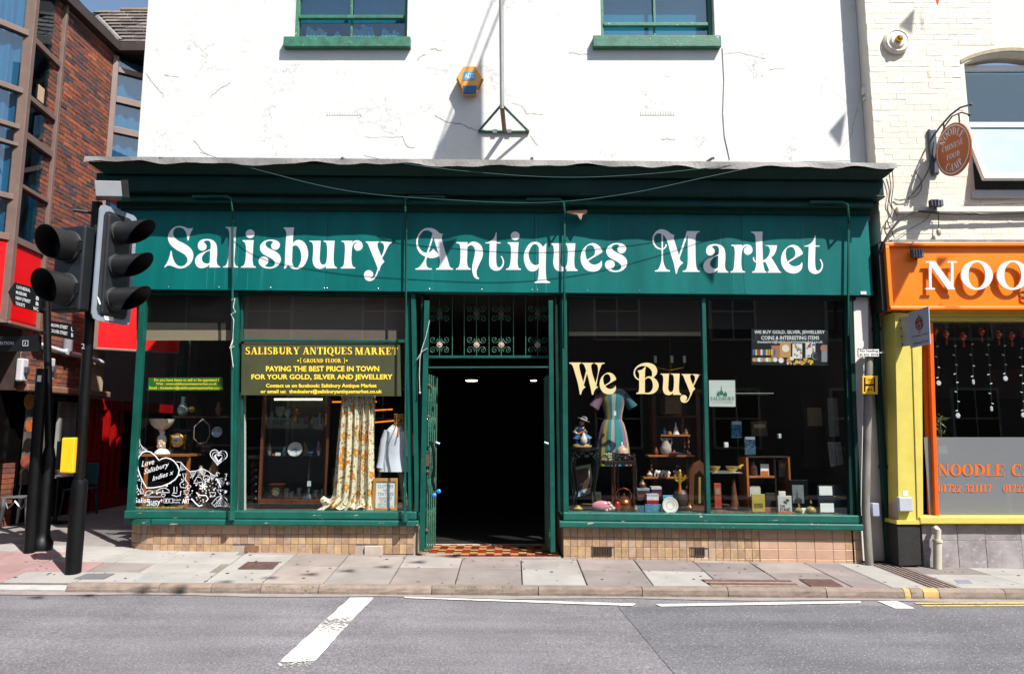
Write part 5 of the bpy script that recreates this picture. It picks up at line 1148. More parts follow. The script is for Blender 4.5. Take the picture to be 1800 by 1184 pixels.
for k, (px, w_) in enumerate(((492, 9), (505, 8))):
    if k: gob = T('goblet', 'tall clear glass goblet nearest the gilt figure in the display cabinet', 'glass', px, 745, .45, 'goblets in the display cabinet')
    lp('bowl', mat('smoky_glass', '8a8f88', .12, .2, 20), gob, px, [(714 + k * 4, w_ * .8), (722 + k * 4, w_ * .9), (730, w_ * .6), (733, 1.5), (742, 1.3), (745, w_ * .6)], .45, 14)
t = T('figurine', 'small gilt standing figure on the top shelf of the display cabinet', 'figurine', 521, 745, .42)
mb = MB(); Yg = .42
mb.tpx([(521, 743), (520, 736), (521, 730), (521, 725)], Yg, [.02, .028, .03, .024], 8); mb.tpx([(517, 728), (514, 726), (517, 722.5), (521, 725)], Yg, .01, 6); mb.tpx([(525, 728), (528, 726), (525, 722.5), (521, 725)], Yg, .01, 6); mb.ball(P(521, 721, Yg), .022, 10); mb.build('body', BRASS, t, smooth=True); bxp('base', BRASS, t, 515, 743, 527, 745.5, Yg - .04, Yg + .04)
for k, (px, h, c) in enumerate(((538, 14, '7a3a4a'), (549, 12, '9a8a5a'), (562, 20, '8a8c90'))):
    t = T('ornament', ('little rosy bottle on the cabinet top shelf', 'short amber bottle on the cabinet top shelf', 'grey glass bottle at the right of the cabinet top shelf')[k], 'ornament', px, 745, .45)
    lp('body', mat('ornament_%d' % k, c, .15, .3, 20), t, px, [(745 - h, 2), (745 - h * .7, 1.5), (745 - h * .55, 4), (745 - h * .1, 4.5), (745, 4)], .45, 10)
t = T('plate', 'white plate with blue pattern standing on the cabinet middle shelf', 'plate', 519, 801, .4)
mb = MB(); p = P(519, 789.5, .4); RM = Matrix.Translation(p) @ Matrix.Rotation(R(78), 4, 'X'); mb.M = RM; mb.lathe(0, 0, [(.01, .004), (.06, .004), (.096, .018), (.099, .014), (.06, -.006)], 28); mb.build('dish', PORC, t, smooth=True)
mb = MB(); mb.M = RM; rnd = random.Random(4)
for k in range(26):
    a = rnd.uniform(0, 6.28); r_ = rnd.choice((rnd.uniform(0, .04), rnd.uniform(0, .045), .08)); x, y = r_ * math.cos(a) + .0, r_ * math.sin(a); s_ = rnd.uniform(.004, .009); z = .0105 if r_ < .06 else .017
    mb.add([(x - s_, y - s_ * .6, z), (x + s_, y - s_ * .5, z), (x + s_ * .7, y + s_ * .6, z), (x - s_ * .6, y + s_ * .7, z)], [(0, 1, 2, 3)])
mb.build('painted_pattern', mat('cobalt', '3f68a0', .3, .2, 9), t)
t = T('bowl', 'small blue and white bowl on the cabinet middle shelf', 'bowl', 545, 800, .42); lp('body', mat('blue_china', '5f7fa0', .2, .3, 30), t, 545, [(793, 7.5), (796, 6.5), (799, 3.5), (800.5, 3.5)], .42, 14)
t = T('price_card', 'small white price card with orange tag on the cabinet middle shelf', 'card', 488, 801, .38); bxp('card', PAPER, t, 484, 795, 493, 801, .38, .385); bxp('tag', mat('orange_card', 'b0582a', .6, .1, 5), t, 478, 797, 484, 800.5, .38, .385)
t = T('wood_carving', 'curved brown wooden ornament leaning behind the blue bowl', 'ornament', 537, 800, .5); mb = MB(); mb.quad([(533, 800), (541, 800), (541, 790), (537, 780), (534, 777), (535, 787)], .5, .53); mb.build('body', mat('tan_wood', '8a6238', .5, .2, 9), t)
t = T('decanter', 'clear cut glass decanter with tall pointed stopper on the cabinet bottom shelf', 'decanter', 543, 877, .38)
lp('body', CGLASS, t, 543, [(843, 3.4), (846, 3), (858, 3.2), (864, 7), (870, 12), (876, 13.5)], .38, 14, 1, 7, .03); lp('stopper', CGLASS, t, 543, [(808, .6), (822, 1.5), (832, 3.6), (838, 3), (842, 2)], .38, 10); mb = MB(); mb.rpx(540, 845, 546.5, 854, .35, .352); mb.build('price_tag', PAPER, t)
for k, (px, h, w_) in enumerate(((504, 20, 6.5), (513, 14, 5), (526, 21, 5.5), (556, 17, 7), (567, 18, 5))):
    t = T('tumbler', ('tall wide cut glass right beside the square wooden clock', 'shorter tumbler second from the square wooden clock', 'stemmed glass just left of the decanter', 'wide glass just right of the decanter', 'narrow glass at the right end of the cabinet bottom shelf')[k], 'glass', px, 877, .4, 'glasses on the cabinet bottom shelf')
    lp('bowl', CGLASS, t, px, [(877 - h, w_), (877 - h * .4, w_ * .85), (877 - h * .3, w_ * .3), (877 - 2, w_ * .25), (877, w_ * .8)] if k == 2 else [(877 - h, w_), (877 - h * .5, w_ * .95), (877, w_ * .8)], .4, 12)
t = T('mantel_clock', 'square wooden clock with round dial on the bottom shelf of the display cabinet', 'clock', 484, 877, .4)
bxp('case', DWOOD, t, 474, 852, 496, 877, .38, .5); bxp('top', WOOD, t, 472.5, 850, 497.5, 852.5, .37, .5); mb = MB(); p = P(485, 864, .376); mb.M = Matrix.Translation(p) @ Matrix.Rotation(R(90), 4, 'X'); mb.lathe(0, 0, [(.055, -.005), (.055, .01), (.045, .014), (.042, .006)], 20); mb.build('bezel', BRASS, t); mb = MB(); mb.M = Matrix.Translation(p) @ Matrix.Rotation(R(90), 4, 'X'); mb.lathe(0, 0, [(.044, .0), (.044, .007)], 20); mb.build('dial', mat('silver_dial', '6a6a66', .4, .3, 40), t)
t = T('barley_twist_stand', 'dark barley twist column standing left of the display cabinet', 'stand', 446, 893, .5)
mb = MB(); prof = []
for k in range(40):
    y = 810 + 70 * k / 39; a = k * .9; prof.append((446 + 2.2 * math.sin(a), y, .5 + .02 * math.cos(a)))
mb.tpx(prof, .5, .028, 7); mb.build('column', DWOOD, t, smooth=True); bxp('base', DWOOD, t, 434, 880, 458, 893, .42, .58); bxp('top', DWOOD, t, 436, 800, 456, 806, .42, .58)
# flowered curtain
CUR = mat('curtain_cloth', 'd6cdb0', .85, .08, 6)
n = CUR.node_tree.nodes; L = CUR.node_tree.links; b_ = n['Principled BSDF']; src = b_.inputs['Base Color'].links[0].from_socket
tc = n.new('ShaderNodeTexCoord'); nz = n.new('ShaderNodeTexNoise'); nz.inputs['Scale'].default_value = 16; L.new(tc.outputs['Object'], nz.inputs['Vector'])
sv = n.new('ShaderNodeVectorMath'); sv.operation = 'SCALE'; sv.inputs['Scale'].default_value = .05; L.new(nz.outputs['Color'], sv.inputs[0]); ad = n.new('ShaderNodeVectorMath'); ad.operation = 'ADD'; L.new(tc.outputs['Object'], ad.inputs[0]); L.new(sv.outputs[0], ad.inputs[1])
cur_col = src
for scale, th0, th1, col, seed in ((20, .27, .34, '7a7a40', 3), (8, .36, .41, 'c9781c', 0), (8, .24, .28, 'd8a83a', 0), (8, .1, .14, 'd9cca0', 0), (24, .2, .26, 'b0581c', 8)):
    vo = n.new('ShaderNodeTexVoronoi'); vo.inputs['Scale'].default_value = scale; mp = n.new('ShaderNodeMapping'); mp.inputs['Location'].default_value = (seed, seed, seed); L.new(ad.outputs[0], mp.inputs[0]); L.new(mp.outputs[0], vo.inputs['Vector'])
    mr = n.new('ShaderNodeMapRange'); mr.inputs['From Min'].default_value = th0; mr.inputs['From Max'].default_value = th1; mr.inputs['To Min'].default_value = 1; mr.inputs['To Max'].default_value = 0; L.new(vo.outputs['Distance'], mr.inputs['Value'])
    mx = n.new('ShaderNodeMix'); mx.data_type = 'RGBA'; L.new(mr.outputs[0], mx.inputs['Factor']); L.new(cur_col, mx.inputs['A']); mx.inputs['B'].default_value = (*lin(col), 1); cur_col = mx.outputs['Result']
L.new(cur_col, b_.inputs['Base Color'])
t = T('curtain', 'cream curtain printed with orange flowers gathered and pooling in the left window', 'curtain', 620, 897, .3)
mb = MB(); NU, NV = 90, 60; vs = []
for j in range(NV + 1):
    v = j / NV; py = 620 + (896 - 620) * v
    l, r_ = 603, 656
    f = max(0, (py - 700) / 196)
    l -= 3 + 19 * f; r_ += 2 * f
    if py > 866: l -= (py - 866) / 30 * 26 * ((py - 866) / 30); r_ += 0
    for i in range(NU + 1):
        u = i / NU; ph_ = u * 5.2 * 2 * math.pi + .5 * math.sin(v * 4 + u * 3)
        amp = .03 * (.5 + .7 * v); d = .11 + amp * math.cos(ph_) + .012 * math.cos(ph_ * 2.3 + 1)
        px = l + (r_ - l) * (u + .018 * math.sin(ph_ + .8) + .01 * math.sin(v * 9 + u * 6))
        if py > 872: d -= (py - 872) / 24 * .03 * (1 + .3 * math.sin(u * 9)); 
        vs.append(P(px, py + (2.5 * math.sin(u * 17) if py > 880 else 0), d))
mb.add(vs, [(j * (NU + 1) + i, j * (NU + 1) + i + 1, (j + 1) * (NU + 1) + i + 1, (j + 1) * (NU + 1) + i) for j in range(NV) for i in range(NU)])
mb.build('drape', CUR, t, smooth=True)
mb = MB(); rnd = random.Random(8)                       # crumpled hem lying on the display floor
NU, NV = 36, 10; vs = []
for j in range(NV + 1):
    for i in range(NU + 1):
        u, v = i / NU, j / NV; px = 566 + (650 - 566) * u; py = 893 - 20 * v * (1 - .55 * u) + 2.5 * math.sin(u * 21 + v * 5) * (1 - v * .3)
        vs.append(P(px + 3 * math.sin(v * 7), py, .07 + .1 * v + .025 * math.sin(u * 15 + v * 6)))
mb.add(vs, [(j * (NU + 1) + i, j * (NU + 1) + i + 1, (j + 1) * (NU + 1) + i + 1, (j + 1) * (NU + 1) + i) for j in range(NV) for i in range(NU)]); mb.build('hem', CUR, t, smooth=True)
t = T('folding_screen', 'tall pale board standing behind the flowered curtain', 'board', 630, 896, .44); bxp('panel', mat('pale_board', 'b8ae9c', .7, .1, 3), t, 598, 625, 658, 896, .44, .46)
# mannequin with blouse on a step stool
t = T('step_stool', 'pale green wooden step stool under the white blouse', 'stool', 690, 897, .35)
PG = mat('pale_green_paint', '9a9a78', .5, .12, 6)
mb = MB(); mb.hexa([P(663, 826, .2), P(718, 828, .2), P(718, 826, .5), P(663, 824, .5)], [P(663, 821, .2), P(718, 823, .2), P(718, 821, .5), P(663, 819, .5)]); mb.build('seat', PG, t)
for a, b, c, d, y in ((669, 826, 656, 897, .25), (702, 828, 711, 897, .25), (705, 826, 718, 897, .48)): mb = MB(); mb.tpx([(a, b), (c, d)], y, .022, 6); mb.build('leg', PG, t)
mb = MB(); mb.tpx([(702, 860), (714, 861)], .3, .014, 6); mb.build('rung', PG, t)
t = T('mannequin', 'wicker necked dress form in a white blouse on the step stool', 'mannequin', 695, 824, .33)
WIC = mat('wicker', 'a06a30', .6, .35, 30)
mb = MB(); Ym = .22
for k in range(12):
    a = k * math.pi / 6; c = lambda r_, py: P(703, py, Ym) + Vector((r_ * math.cos(a), r_ * math.sin(a) * .8, 0))
    mb.tube([c(.075, 728), c(.068, 736), c(.075, 745), c(.13, 757), c(.19, 768)], .008, 5)
for py, r_ in ((728, .078), (731, .075), (734, .072), (744, .075)):
    mb.tube([P(703, py, Ym) + Vector((r_ * math.cos(a), r_ * .8 * math.sin(a), 0)) for a in [k * .524 for k in range(13)]], .009, 5)
mb.build('wicker_neck', WIC, t)
BL = mat('white_cotton', 'c9ccd4', .85, .04, 6)
mb = MB(); mb.lpx(696, [(746, 7), (752, 14), (760, 20), (775, 22), (795, 21), (810, 24), (828, 30)], Ym, 20, .6, 5, .04); mb.build('blouse', BL, t, smooth=True)
mb = MB(); mb.tpx([(683, 757), (677, 775), (674, 795), (671, 812), (669, 822)], Ym - .04, [.06, .065, .06, .055, .06], 10); mb.tpx([(712, 757), (719, 775), (722, 800)], Ym - .05, [.06, .07, .075], 10); mb.build('sleeve', BL, t, smooth=True)
mb = MB()
for k in range(14): mb.ball(P(685 - k * .35, 762 + k * 4.2, Ym - .15), .008, 5)
mb.build('button', mat('button', '5a5650', .5, .1, 5), t)
# right window, left pane
DRM = bpy.data.materials.new('striped_cotton'); DRM.use_nodes = True; n = DRM.node_tree.nodes; L = DRM.node_tree.links; b_ = n['Principled BSDF']; b_.inputs['Roughness'].default_value = .85
tc = n.new('ShaderNodeTexCoord'); sx = n.new('ShaderNodeSeparateXYZ'); L.new(tc.outputs['UV'], sx.inputs[0]); cr = n.new('ShaderNodeValToRGB'); cr.color_ramp.interpolation = 'CONSTANT'
st = ['2f8f96', '2f8f96', 'b0708a', 'c4c0b0', 'a89a3a', '3a8a92', '8a9a80', 'b57a92', 'c0a848', 'bdb8a8', '2a8a9a', 'b0708a', '8f9a86', 'b8a04a', '3a929a', 'c2bdb0']
while len(cr.color_ramp.elements) < len(st): cr.color_ramp.elements.new(.5)
for i, k in enumerate(st): cr.color_ramp.elements[i].position = i / len(st); cr.color_ramp.elements[i].color = (*lin(k), 1)
sv = n.new('ShaderNodeVectorMath'); sv.operation = 'SCALE'; sv.inputs['Scale'].default_value = .62; L.new(sx.outputs['X'], cr.inputs[0]); L.new(cr.outputs[0], sv.inputs[0]); L.new(sv.outputs[0], b_.inputs['Base Color'])
def striped(name, cx, prof, Y, parent, n_=64, sy=.6, pleat=0., rep=1.3):
    mb = MB(); k = 1 / sc_at(Y); vs = []; uv = []
    for j, (py, h) in enumerate(prof):
        c = P(cx, py, Y); f = j / (len(prof) - 1)
        for i in range(n_ + 1):
            a = 2 * math.pi * i / n_; r_ = h * k * (1 + pleat * f * math.cos(a * 13)); vs.append((c.x + r_ * math.cos(a), Y + r_ * sy * math.sin(a), c.z)); uv.append((i / n_ * rep % 1.0 if i < n_ else .999, f))
    mb.add(vs, [(j * (n_ + 1) + i, j * (n_ + 1) + i + 1, (j + 1) * (n_ + 1) + i + 1, (j + 1) * (n_ + 1) + i) for j in range(len(prof) - 1) for i in range(n_)])
    o = mb.build(name, DRM, parent, smooth=True); me = o.data; ul = me.uv_layers.new(name='UVMap')
    for p in me.polygons:
        us = [uv[v][0] for v in p.vertices]
        for li, vi, u in zip(p.loop_indices, p.vertices, us): ul.data[li].uv = ((min(us) + .005) if max(us) - min(us) > .5 else (min(us) + max(us)) / 2, uv[vi][1])
    return o
t = T('dress', 'short sleeved dress with pastel stripes displayed on a stand in the right window', 'dress', 1079, 840, .4)
striped('bodice', 1078, [(683, 13), (688, 21), (696, 24), (710, 20), (726, 16), (737, 15)], .7, t)
striped('skirt', 1077, [(737, 15.5), (745, 20), (760, 24), (780, 27), (800, 29), (818, 31)], .7, t, 78, .7, .06)
mb = MB(); mb.lpx(1077, [(676, 5), (683, 6), (688, 9)], .7, 12); mb.lpx(1077, [(818, 3), (880, 3), (884, 14), (887, 15)], .7, 10); mb.build('stand', WOOD, t, smooth=True)
for sx_, d in ((-1, 'l'), (1, 'r')):
    mb = MB(); mb.tpx([(1078 + sx_ * 18, 692), (1078 + sx_ * 26, 703), (1078 + sx_ * 34, 716)], .68, [.055, .06, .075], 14)
    mb.build('sleeve', mat('sleeve_%s' % d, ('704f60', '1f565c')[sx_ > 0], .85, .3, 9, stretch=(6, 1, 1)), t, smooth=True)
mb = MB(); mb.rpx(1079, 722, 1083, 730, .44, .442); mb.build('price_tag', PAPER, t)
t = T('figurine', 'seated porcelain musician in a wide hat and blue trousers on the carved stand', 'figurine', 1024, 785, .3)
mb = MB(); mb.lpx(1023, [(780, 15), (783, 17), (785, 17)], .3, 14, .8); mb.build('base', mat('sandy_glaze', 'a8885a', .4, .3, 30), t, smooth=True)
JB = mat('blue_glaze', '3f6fa0', .25, .3, 20); WG = mat('white_glaze', 'c4bcae', .25, .2, 20); NV_ = mat('navy_glaze', '1f3152', .25, .2, 9)
mb = MB(); mb.tpx([(1019, 765), (1012, 771), (1015, 780)], .27, [.045, .042, .03], 8); mb.tpx([(1026, 766), (1036, 771), (1036, 781)], .27, [.045, .042, .03], 8); mb.build('trousers', JB, t, smooth=True)
mb = MB(); mb.tpx([(1020, 768), (1019, 757), (1019, 748)], .3, [.055, .055, .04], 10); mb.build('waistcoat', NV_, t, smooth=True)
mb = MB(); mb.tpx([(1014, 750), (1009, 758), (1016, 763)], .28, [.03, .028, .02], 8); mb.tpx([(1025, 750), (1031, 758), (1024, 762)], .28, [.03, .028, .02], 8); mb.build('sleeve', WG, t, smooth=True)
mb = MB(); mb.ball(P(1023, 743, .29), .036, 10); mb.build('head', mat('flesh_glaze', 'a88068', .4, .1, 9), t, smooth=True)
mb = MB(); c = P(1026, 738, .29); mb.M = Matrix.Translation(c) @ Matrix.Rotation(R(22), 4, 'Y'); mb.lathe(0, 0, [(.085, 0), (.082, .008), (.045, .012), (.04, .04), (.02, .05)], 14); mb.build('hat', WG, t, smooth=True)
lp('jug', WG, t, 1026, [(760, 1.5), (764, 2.5), (770, 6), (776, 6.5), (780, 4)], .22, 12)
mb = MB(); mb.tpx([(1012, 762), (1018, 762), (1030, 757)], .24, .014, 6); mb.build('guitar', OAK, t)
t = T('carved_stand', 'black carved oriental plant stand with curved legs under the musician figurine', 'stand', 1027, 897, .35)
BK = mat('black_lacquer', '0d0f0f', .25, .3, 12)
lp('top', BK, t, 1027, [(786, 25), (788, 27), (791, 26), (793, 22)], .32, 18)
mb = MB(); rnd = random.Random(1)
for k in range(40):
    a = k * math.pi / 20; c = P(1027, 798 + 4 * math.sin(k * 1.7), .32); mb.ball((c.x + .185 * math.cos(a), c.y + .16 * math.sin(a), c.z), .02, 6, 1, 1, rnd.uniform(.8, 1.6))
mb.build('carved_apron', mat('carved_lacquer', '16201f', .2, .4, 30), t)
for a, y in ((1007, .2), (1047, .2), (1012, .46), (1043, .46)): mb = MB(); s_ = -1 if a < 1027 else 1; mb.tpx([(a, 802), (a + s_ * 4, 815), (a + s_ * 1, 840), (a - s_ * 3, 865), (a + s_ * 3, 896)], y, [.03, .028, .018, .016, .022], 7); mb.build('leg', BK, t, smooth=True)
t = T('framed_picture', 'tilted mirror with white and blue border leaning behind the black plant stand', 'picture', 1030, 873, .5)
mb = MB(); mb.quad([(1001, 822), (1038, 815), (1044, 866), (1008, 874)], .5, .52); mb.build('frame', mat('white_frame', 'b8b4ae', .4, .3, 12, chips=('3a6a9a', .58, 8)), t); mb = MB(); mb.quad([(1010, 826), (1034, 821), (1038, 856), (1016, 862)], .497, .5); mb.build('glass', mat('mirror_brown', '5a4640', .2, .4, 9), t)
t = T('carved_stool', 'small dark stool with turned legs before the striped dress', 'stool', 1093, 896, .25)
bxp('seat', DWOOD, t, 1062, 810, 1118, 816, .12, .4)
for px, y in ((1080, .14), (1110, .14), (1086, .38), (1114, .38)):
    pr = [(816, 2.2)] + [(820 + k * 7, 2.8 if k % 2 else 1.5) for k in range(11)] + [(897, 2.4)]; lp('leg', DWOOD, t, px + (4 if px > 1095 else 0), pr, y, 8)
t = T('tureen', 'ornate cream covered dish on the small dark stool', 'dish', 1094, 796, .28)
lp('dish', mat('cream_porcelain', 'b89a80', .25, .3, 40), t, 1094, [(782, 2), (785, 5), (788, 9), (790, 10), (796, 11), (800, 8)], .28, 16); lp('finial', PORC, t, 1093, [(776, .6), (779, 2), (782, 1.5)], .28, 8)
t = T('garland', 'string of dark glossy beads heaped on the small dark stool', 'beads', 1098, 810, .2); mb = MB(); rnd = random.Random(6)
for k in range(70): mb.ball(P(rnd.uniform(1082, 1116), rnd.uniform(797, 809), .16 + rnd.uniform(0, .12)), rnd.uniform(.012, .02), 6)
o = mb.build('bead', mat('dark_bead', '2a1418', .12, .4, 30), t)
t = T('figurine', 'little flowery china group at the left of the small dark stool', 'figurine', 1068, 810, .2); mb = MB()
for k in range(16): mb.ball(P(rnd.uniform(1062, 1075), rnd.uniform(797, 808), .2), rnd.uniform(.015, .026), 6)
mb.build('body', mat('flower_china', '8a8a6a', .3, .5, 40, chips=('c9a05a', .6, 30)), t)
t = T('shell_dish', 'shiny pink shell shaped dish lying at the front of the right window', 'dish', 1060, 898, .12)
mb = MB(); c = P(1058, 889, .12); N_ = 22; ring = []
for k in range(N_): a = 2 * math.pi * k / N_; ring.append((.15 * math.cos(a) * (1 + .12 * math.cos(5 * a)), .075 * math.sin(a) * (1 + .12 * math.cos(5 * a))))
vs = [(c.x + x, c.y + .03 - z * .4, c.z + z) for x, z in ring] + [(c.x + x * .8, c.y - .01 - z * .4, c.z + z * .75) for x, z in ring] + [(c.x, c.y - .0, c.z)]
mb.ball(c, .07, 22, 1.9, .7, 1.0); mb.build('dish', mat('pink_glaze', 'c8808a', .2, .15, 12), t, smooth=True)
mb = MB()
for px, py in ((1070, 884), (1074, 889), (1072, 894), (1078, 893), (1066, 896)): mb.ball(P(px, py, .1), .026, 7)
mb.build('shell', mat('shell_white', 'c9b0a8', .3, .3, 30), t)
t = T('kettle', 'polished copper kettle with high hooped handle in the right window', 'kettle', 1096, 898, .2)
lp('body', COPPER, t, 1097, [(873, 3), (875, 8), (878, 12), (884, 14), (891, 14), (897, 12.5)], .2, 20); lp('lid', COPPER, t, 1097, [(867, 1), (869, 2), (871, 1.5), (873, 7), (875, 9)], .2, 14)
mb = MB(); mb.tpx([(1085, 880), (1082, 868), (1086, 860), (1096, 857.5), (1106, 860), (1110, 868), (1108, 878)], .2, .011, 7); mb.build('handle', COPPER, t, smooth=True); mb = MB(); mb.tpx([(1086, 888), (1080, 883), (1077, 874)], .19, [.03, .022, .014], 8); mb.build('spout', COPPER, t, smooth=True)
t = T('jar', 'small red lacquer jar squeezed between shell dish and kettle', 'jar', 1084, 898, .15); lp('body', mat('red_lacquer', '8a2416', .25, .2, 12), t, 1085, [(881, 3), (884, 5), (892, 5.5), (898, 4)], .13, 12)
# whatnot shelves
t = T('whatnot_shelf', 'three tier brown whatnot shelf with barley twist posts in the right window', 'shelf', 1180, 880, .9)
for a, b, y in ((1162, 1213, 763.5), (1140, 1222, 799.5), (1132, 1215, 838)): bxp('shelf_board', OAK, t, a, y, b, y + 3, .82, 1.1)
for px, a, b in ((1203, 765, 799), (1210, 764, 799), (1145, 803, 838), (1218, 803, 838), (1208, 803, 838), (1135, 841, 880), (1207, 841, 880), (1200, 735, 763)):
    mb = MB(); mb.tpx([(px + 1.0 * math.sin(k * .95), a + (b - a) * k / 24, .9 + .012 * math.cos(k * .95)) for k in range(25)], .9, .014, 6); mb.build('twist_post', WOOD, t, smooth=True)
t = T('bell', 'white china hand bell on the top tier of the whatnot', 'bell', 1188, 763, .9); lp('body', PORC, t, 1188, [(742, .7), (748, 1.2), (752, 3), (758, 4.5), (763, 6)], .9, 14)
t = T('ornament', 'small yellow pot on the top tier beside the white bell', 'ornament', 1177, 763, .9); lp('body', mat('yellow_pot', 'b8923a', .3, .2, 12), t, 1177, [(757, 3), (760, 4), (763, 3.5)], .9, 10)
t = T('jug', 'white jug with dark flower band on the middle tier of the whatnot', 'jug', 1170, 799, .9)
lp('body', mat('jug_china', 'a89c90', .2, .25, 12, chips=('5a4640', .6, 12)), t, 1170, [(769, 6), (772, 5.5), (778, 6.5), (786, 9.5), (792, 10), (798, 7)], .9, 18); mb = MB(); mb.tpx([(1176, 771), (1181, 770), (1181, 777), (1177, 786)], .9, .012, 6); mb.build('handle', PORC, t, smooth=True); mb = MB(); mb.tpx([(1166, 773), (1161, 769)], .9, [.03, .008], 6); mb.build('lip', PORC, t)
for k, (px, c, l) in enumerate(((1184, 'b06a5a', 'little pink figure right of the jug on the whatnot'), (1191, '9a2a2a', 'tiny red box near the jug on the whatnot'), (1198, '3a6aa0', 'tiny blue box on the whatnot middle tier'), (1211, 'c9a08a', 'little shell pink animal at the right end of the middle tier'))):
    t = T('ornament', l, 'ornament', px, 799, .88); mb = MB()
    if k in (1, 2): mb.rpx(px - 3, 796, px + 4, 799.5, .46, .9)
    else: mb.ball(P(px, 796.5, .88), .024, 8, 1.2, .8, 1); mb.ball(P(px + (1 if k == 0 else -3), 792.5, .88), .016, 8)
    mb.build('body', mat('trinket_%d' % k, c, .3, .2, 20), t)
for k, px in enumerate((1160, 1172)):
    t = T('figurine', ('white china elephant nearest the left edge of the whatnot bottom tier', 'white china elephant beside the cut glass bowl')[k], 'figurine', px, 838, .9, 'china elephants on the whatnot'); mb = MB()
    mb.ball(P(px, 831, .9), .045, 10, 1.25, .8, .85); mb.ball(P(px - 6, 829, .88), .03, 8); mb.tpx([(px - 7, 829), (px - 9, 833), (px - 9, 837)], .87, [.016, .012, .008], 6)
    for dx in (-3, 3): mb.tpx([(px + dx, 833), (px + dx, 838)], .89, .016, 6)
    mb.build('body', PORC, t, smooth=True)
t = T('bowl', 'clear cut glass bowl on the bottom tier of the whatnot', 'bowl', 1193, 838, .9); lp('body', CGLASS, t, 1193, [(817, 6), (820, 5), (826, 11), (832, 10), (838, 5)], .9, 14)
t = T('mantel_clock', 'arched wooden clock case with glass door at the right of the right window', 'clock', 1228, 897, .4)
mb = MB(); ar = [(1211, 897), (1244, 897), (1244, 828), (1240, 817), (1230, 809), (1220, 814), (1212, 826)]; mb.quad(ar, .38, .5); mb.build('case', WOOD, t, bevel=.004); mb = MB(); mb.quad([(1220, 885), (1238, 887), (1238, 836), (1230, 826), (1221, 834)], .376, .38); mb.build('door_glass', mat('dark_pane', '1c1410', .1, .2, 4), t); mb = MB(); mb.quad([(1228, 884), (1232, 884), (1232, 838), (1228, 838)], .372, .376); mb.build('pendulum', mat('old_gold', '8a6f35', .4, .2, 9), t)
t = T('vase', 'dark ribbed pottery vase near the front of the right window', 'vase', 1197, 898, .22); lp('body', mat('ribbed_pottery', '3b2a22', .5, .25, 9), t, 1197, [(860, 8), (863, 11)] + [(866 + k * 2.2, 13 + 1.2 * math.sin(k * .35) + (.35 if k % 2 else -.35)) for k in range(13)] + [(897, 9)], .25, 20)
t = T('brass_handle', 'gilt trident shaped door knocker with orange tassel standing in the dark vase', 'ornament', 1195, 862, .2); GD = mat('gilt', 'c9a23a', .3, .2, 12, metal=.6)
mb = MB(); mb.tpx([(1186, 834), (1188, 843), (1195, 847), (1202, 843), (1205, 834)], .2, .016, 7); mb.tpx([(1195, 850), (1195, 846), (1195, 832)], .2, [.018, .022, .03], 8); mb.ball(P(1195, 829, .2), .026, 8, .8, .8, 1.3); mb.build('trident', GD, t, smooth=True)
mb = MB(); mb.tpx([(1195, 850), (1195, 856), (1195, 869)], .19, [.014, .018, .034], 8); mb.build('tassel', mat('orange_silk', 'b0531c', .7, .2, 30, stretch=(8, 8, .3)), t)
t = T('plate', 'white decorated plate standing at the very front of the right window', 'plate', 1178, 899, .1)
mb = MB(); p = P(1178, 887.5, .1); RM = Matrix.Translation(p) @ Matrix.Rotation(R(80), 4, 'X'); mb.M = RM; mb.lathe(0, 0, [(.01, .004), (.065, .004), (.1, .016), (.103, .012), (.06, -.006)], 28); mb.build('dish', PORC, t, smooth=True)
mb = MB(); mb.M = RM
for k in range(40): a = k * .157 * 1.0; r_ = .086 if k % 2 else .05; x, y = r_ * math.cos(a), r_ * math.sin(a); z = .0155 if r_ > .06 else .0125; mb.add([(x - .005, y - .003, z), (x + .005, y - .004, z), (x + .003, y + .004, z), (x - .004, y + .005, z)], [(0, 1, 2, 3)])
mb.build('painted_pattern', mat('rust_print', '9a5a3a', .4, .2, 9), t)
BXC = [('8a8c90', 1120, 1142, 858, 862), ('2a2a30', 1118, 1143, 862, 868), ('7a2a2a', 1120, 1144, 868, 873), ('30343a', 1121, 1142, 873, 880), ('b8b4b0', 1145, 1163, 855, 860), ('3a2a4a', 1146, 1164, 860, 866), ('8a2228', 1144, 1163, 866, 872), ('a8a4a4', 1137, 1158, 868, 872), ('c9c4c4', 1137, 1158, 872, 879), ('9a1c20', 1137, 1158, 879, 886)]
LB = ['silvery box on top of the left stack of game boxes', 'black box second from the top of the left stack', 'dark red box in the middle of the left stack', 'charcoal box at the bottom of the left stack', 'white lidded box topping the right rear stack', 'purple box under the white lid of the right rear stack', 'crimson box low in the right rear stack', 'grey lid of the front stack of game boxes', 'white printed box in the middle of the front stack', 'bright red box at the bottom of the front stack']
for k, (c, a, b, y0, y1) in enumerate(BXC):
    t = T('game_box', LB[k], 'box', (a + b) / 2, y1, .36 if k < 4 else .42 if k < 7 else .28); Yb = .3 if k < 4 else .36 if k < 7 else .2; bxp('lid', mat('box_%d' % k, c, .35, .35, 30, stretch=(1, 1, 3)), t, a, y0, b, y1 - .3, Yb, Yb + .14, .002)
for k, (a, b, y0, y1, c, l) in enumerate(((1112, 1132, 888, 899, '2a5a78', 'flat blue picture box lying left of the decorated plate'), (1134, 1163, 886, 899, '3a7a9a', 'blue picture book with orange flowers beside the decorated plate'), (1166, 1183, 870, 884, '4a9ab8', 'turquoise card standing behind the decorated plate'))):
    t = T('book', l, 'book', (a + b) / 2, y1, .16); bxp('cover', mat('cover_%d' % k, c, .4, .35, 30, chips=('b89a4a', .62, 30)), t, a, y0, b, y1, .14 + .05 * (k == 2), .17 + .05 * (k == 2))
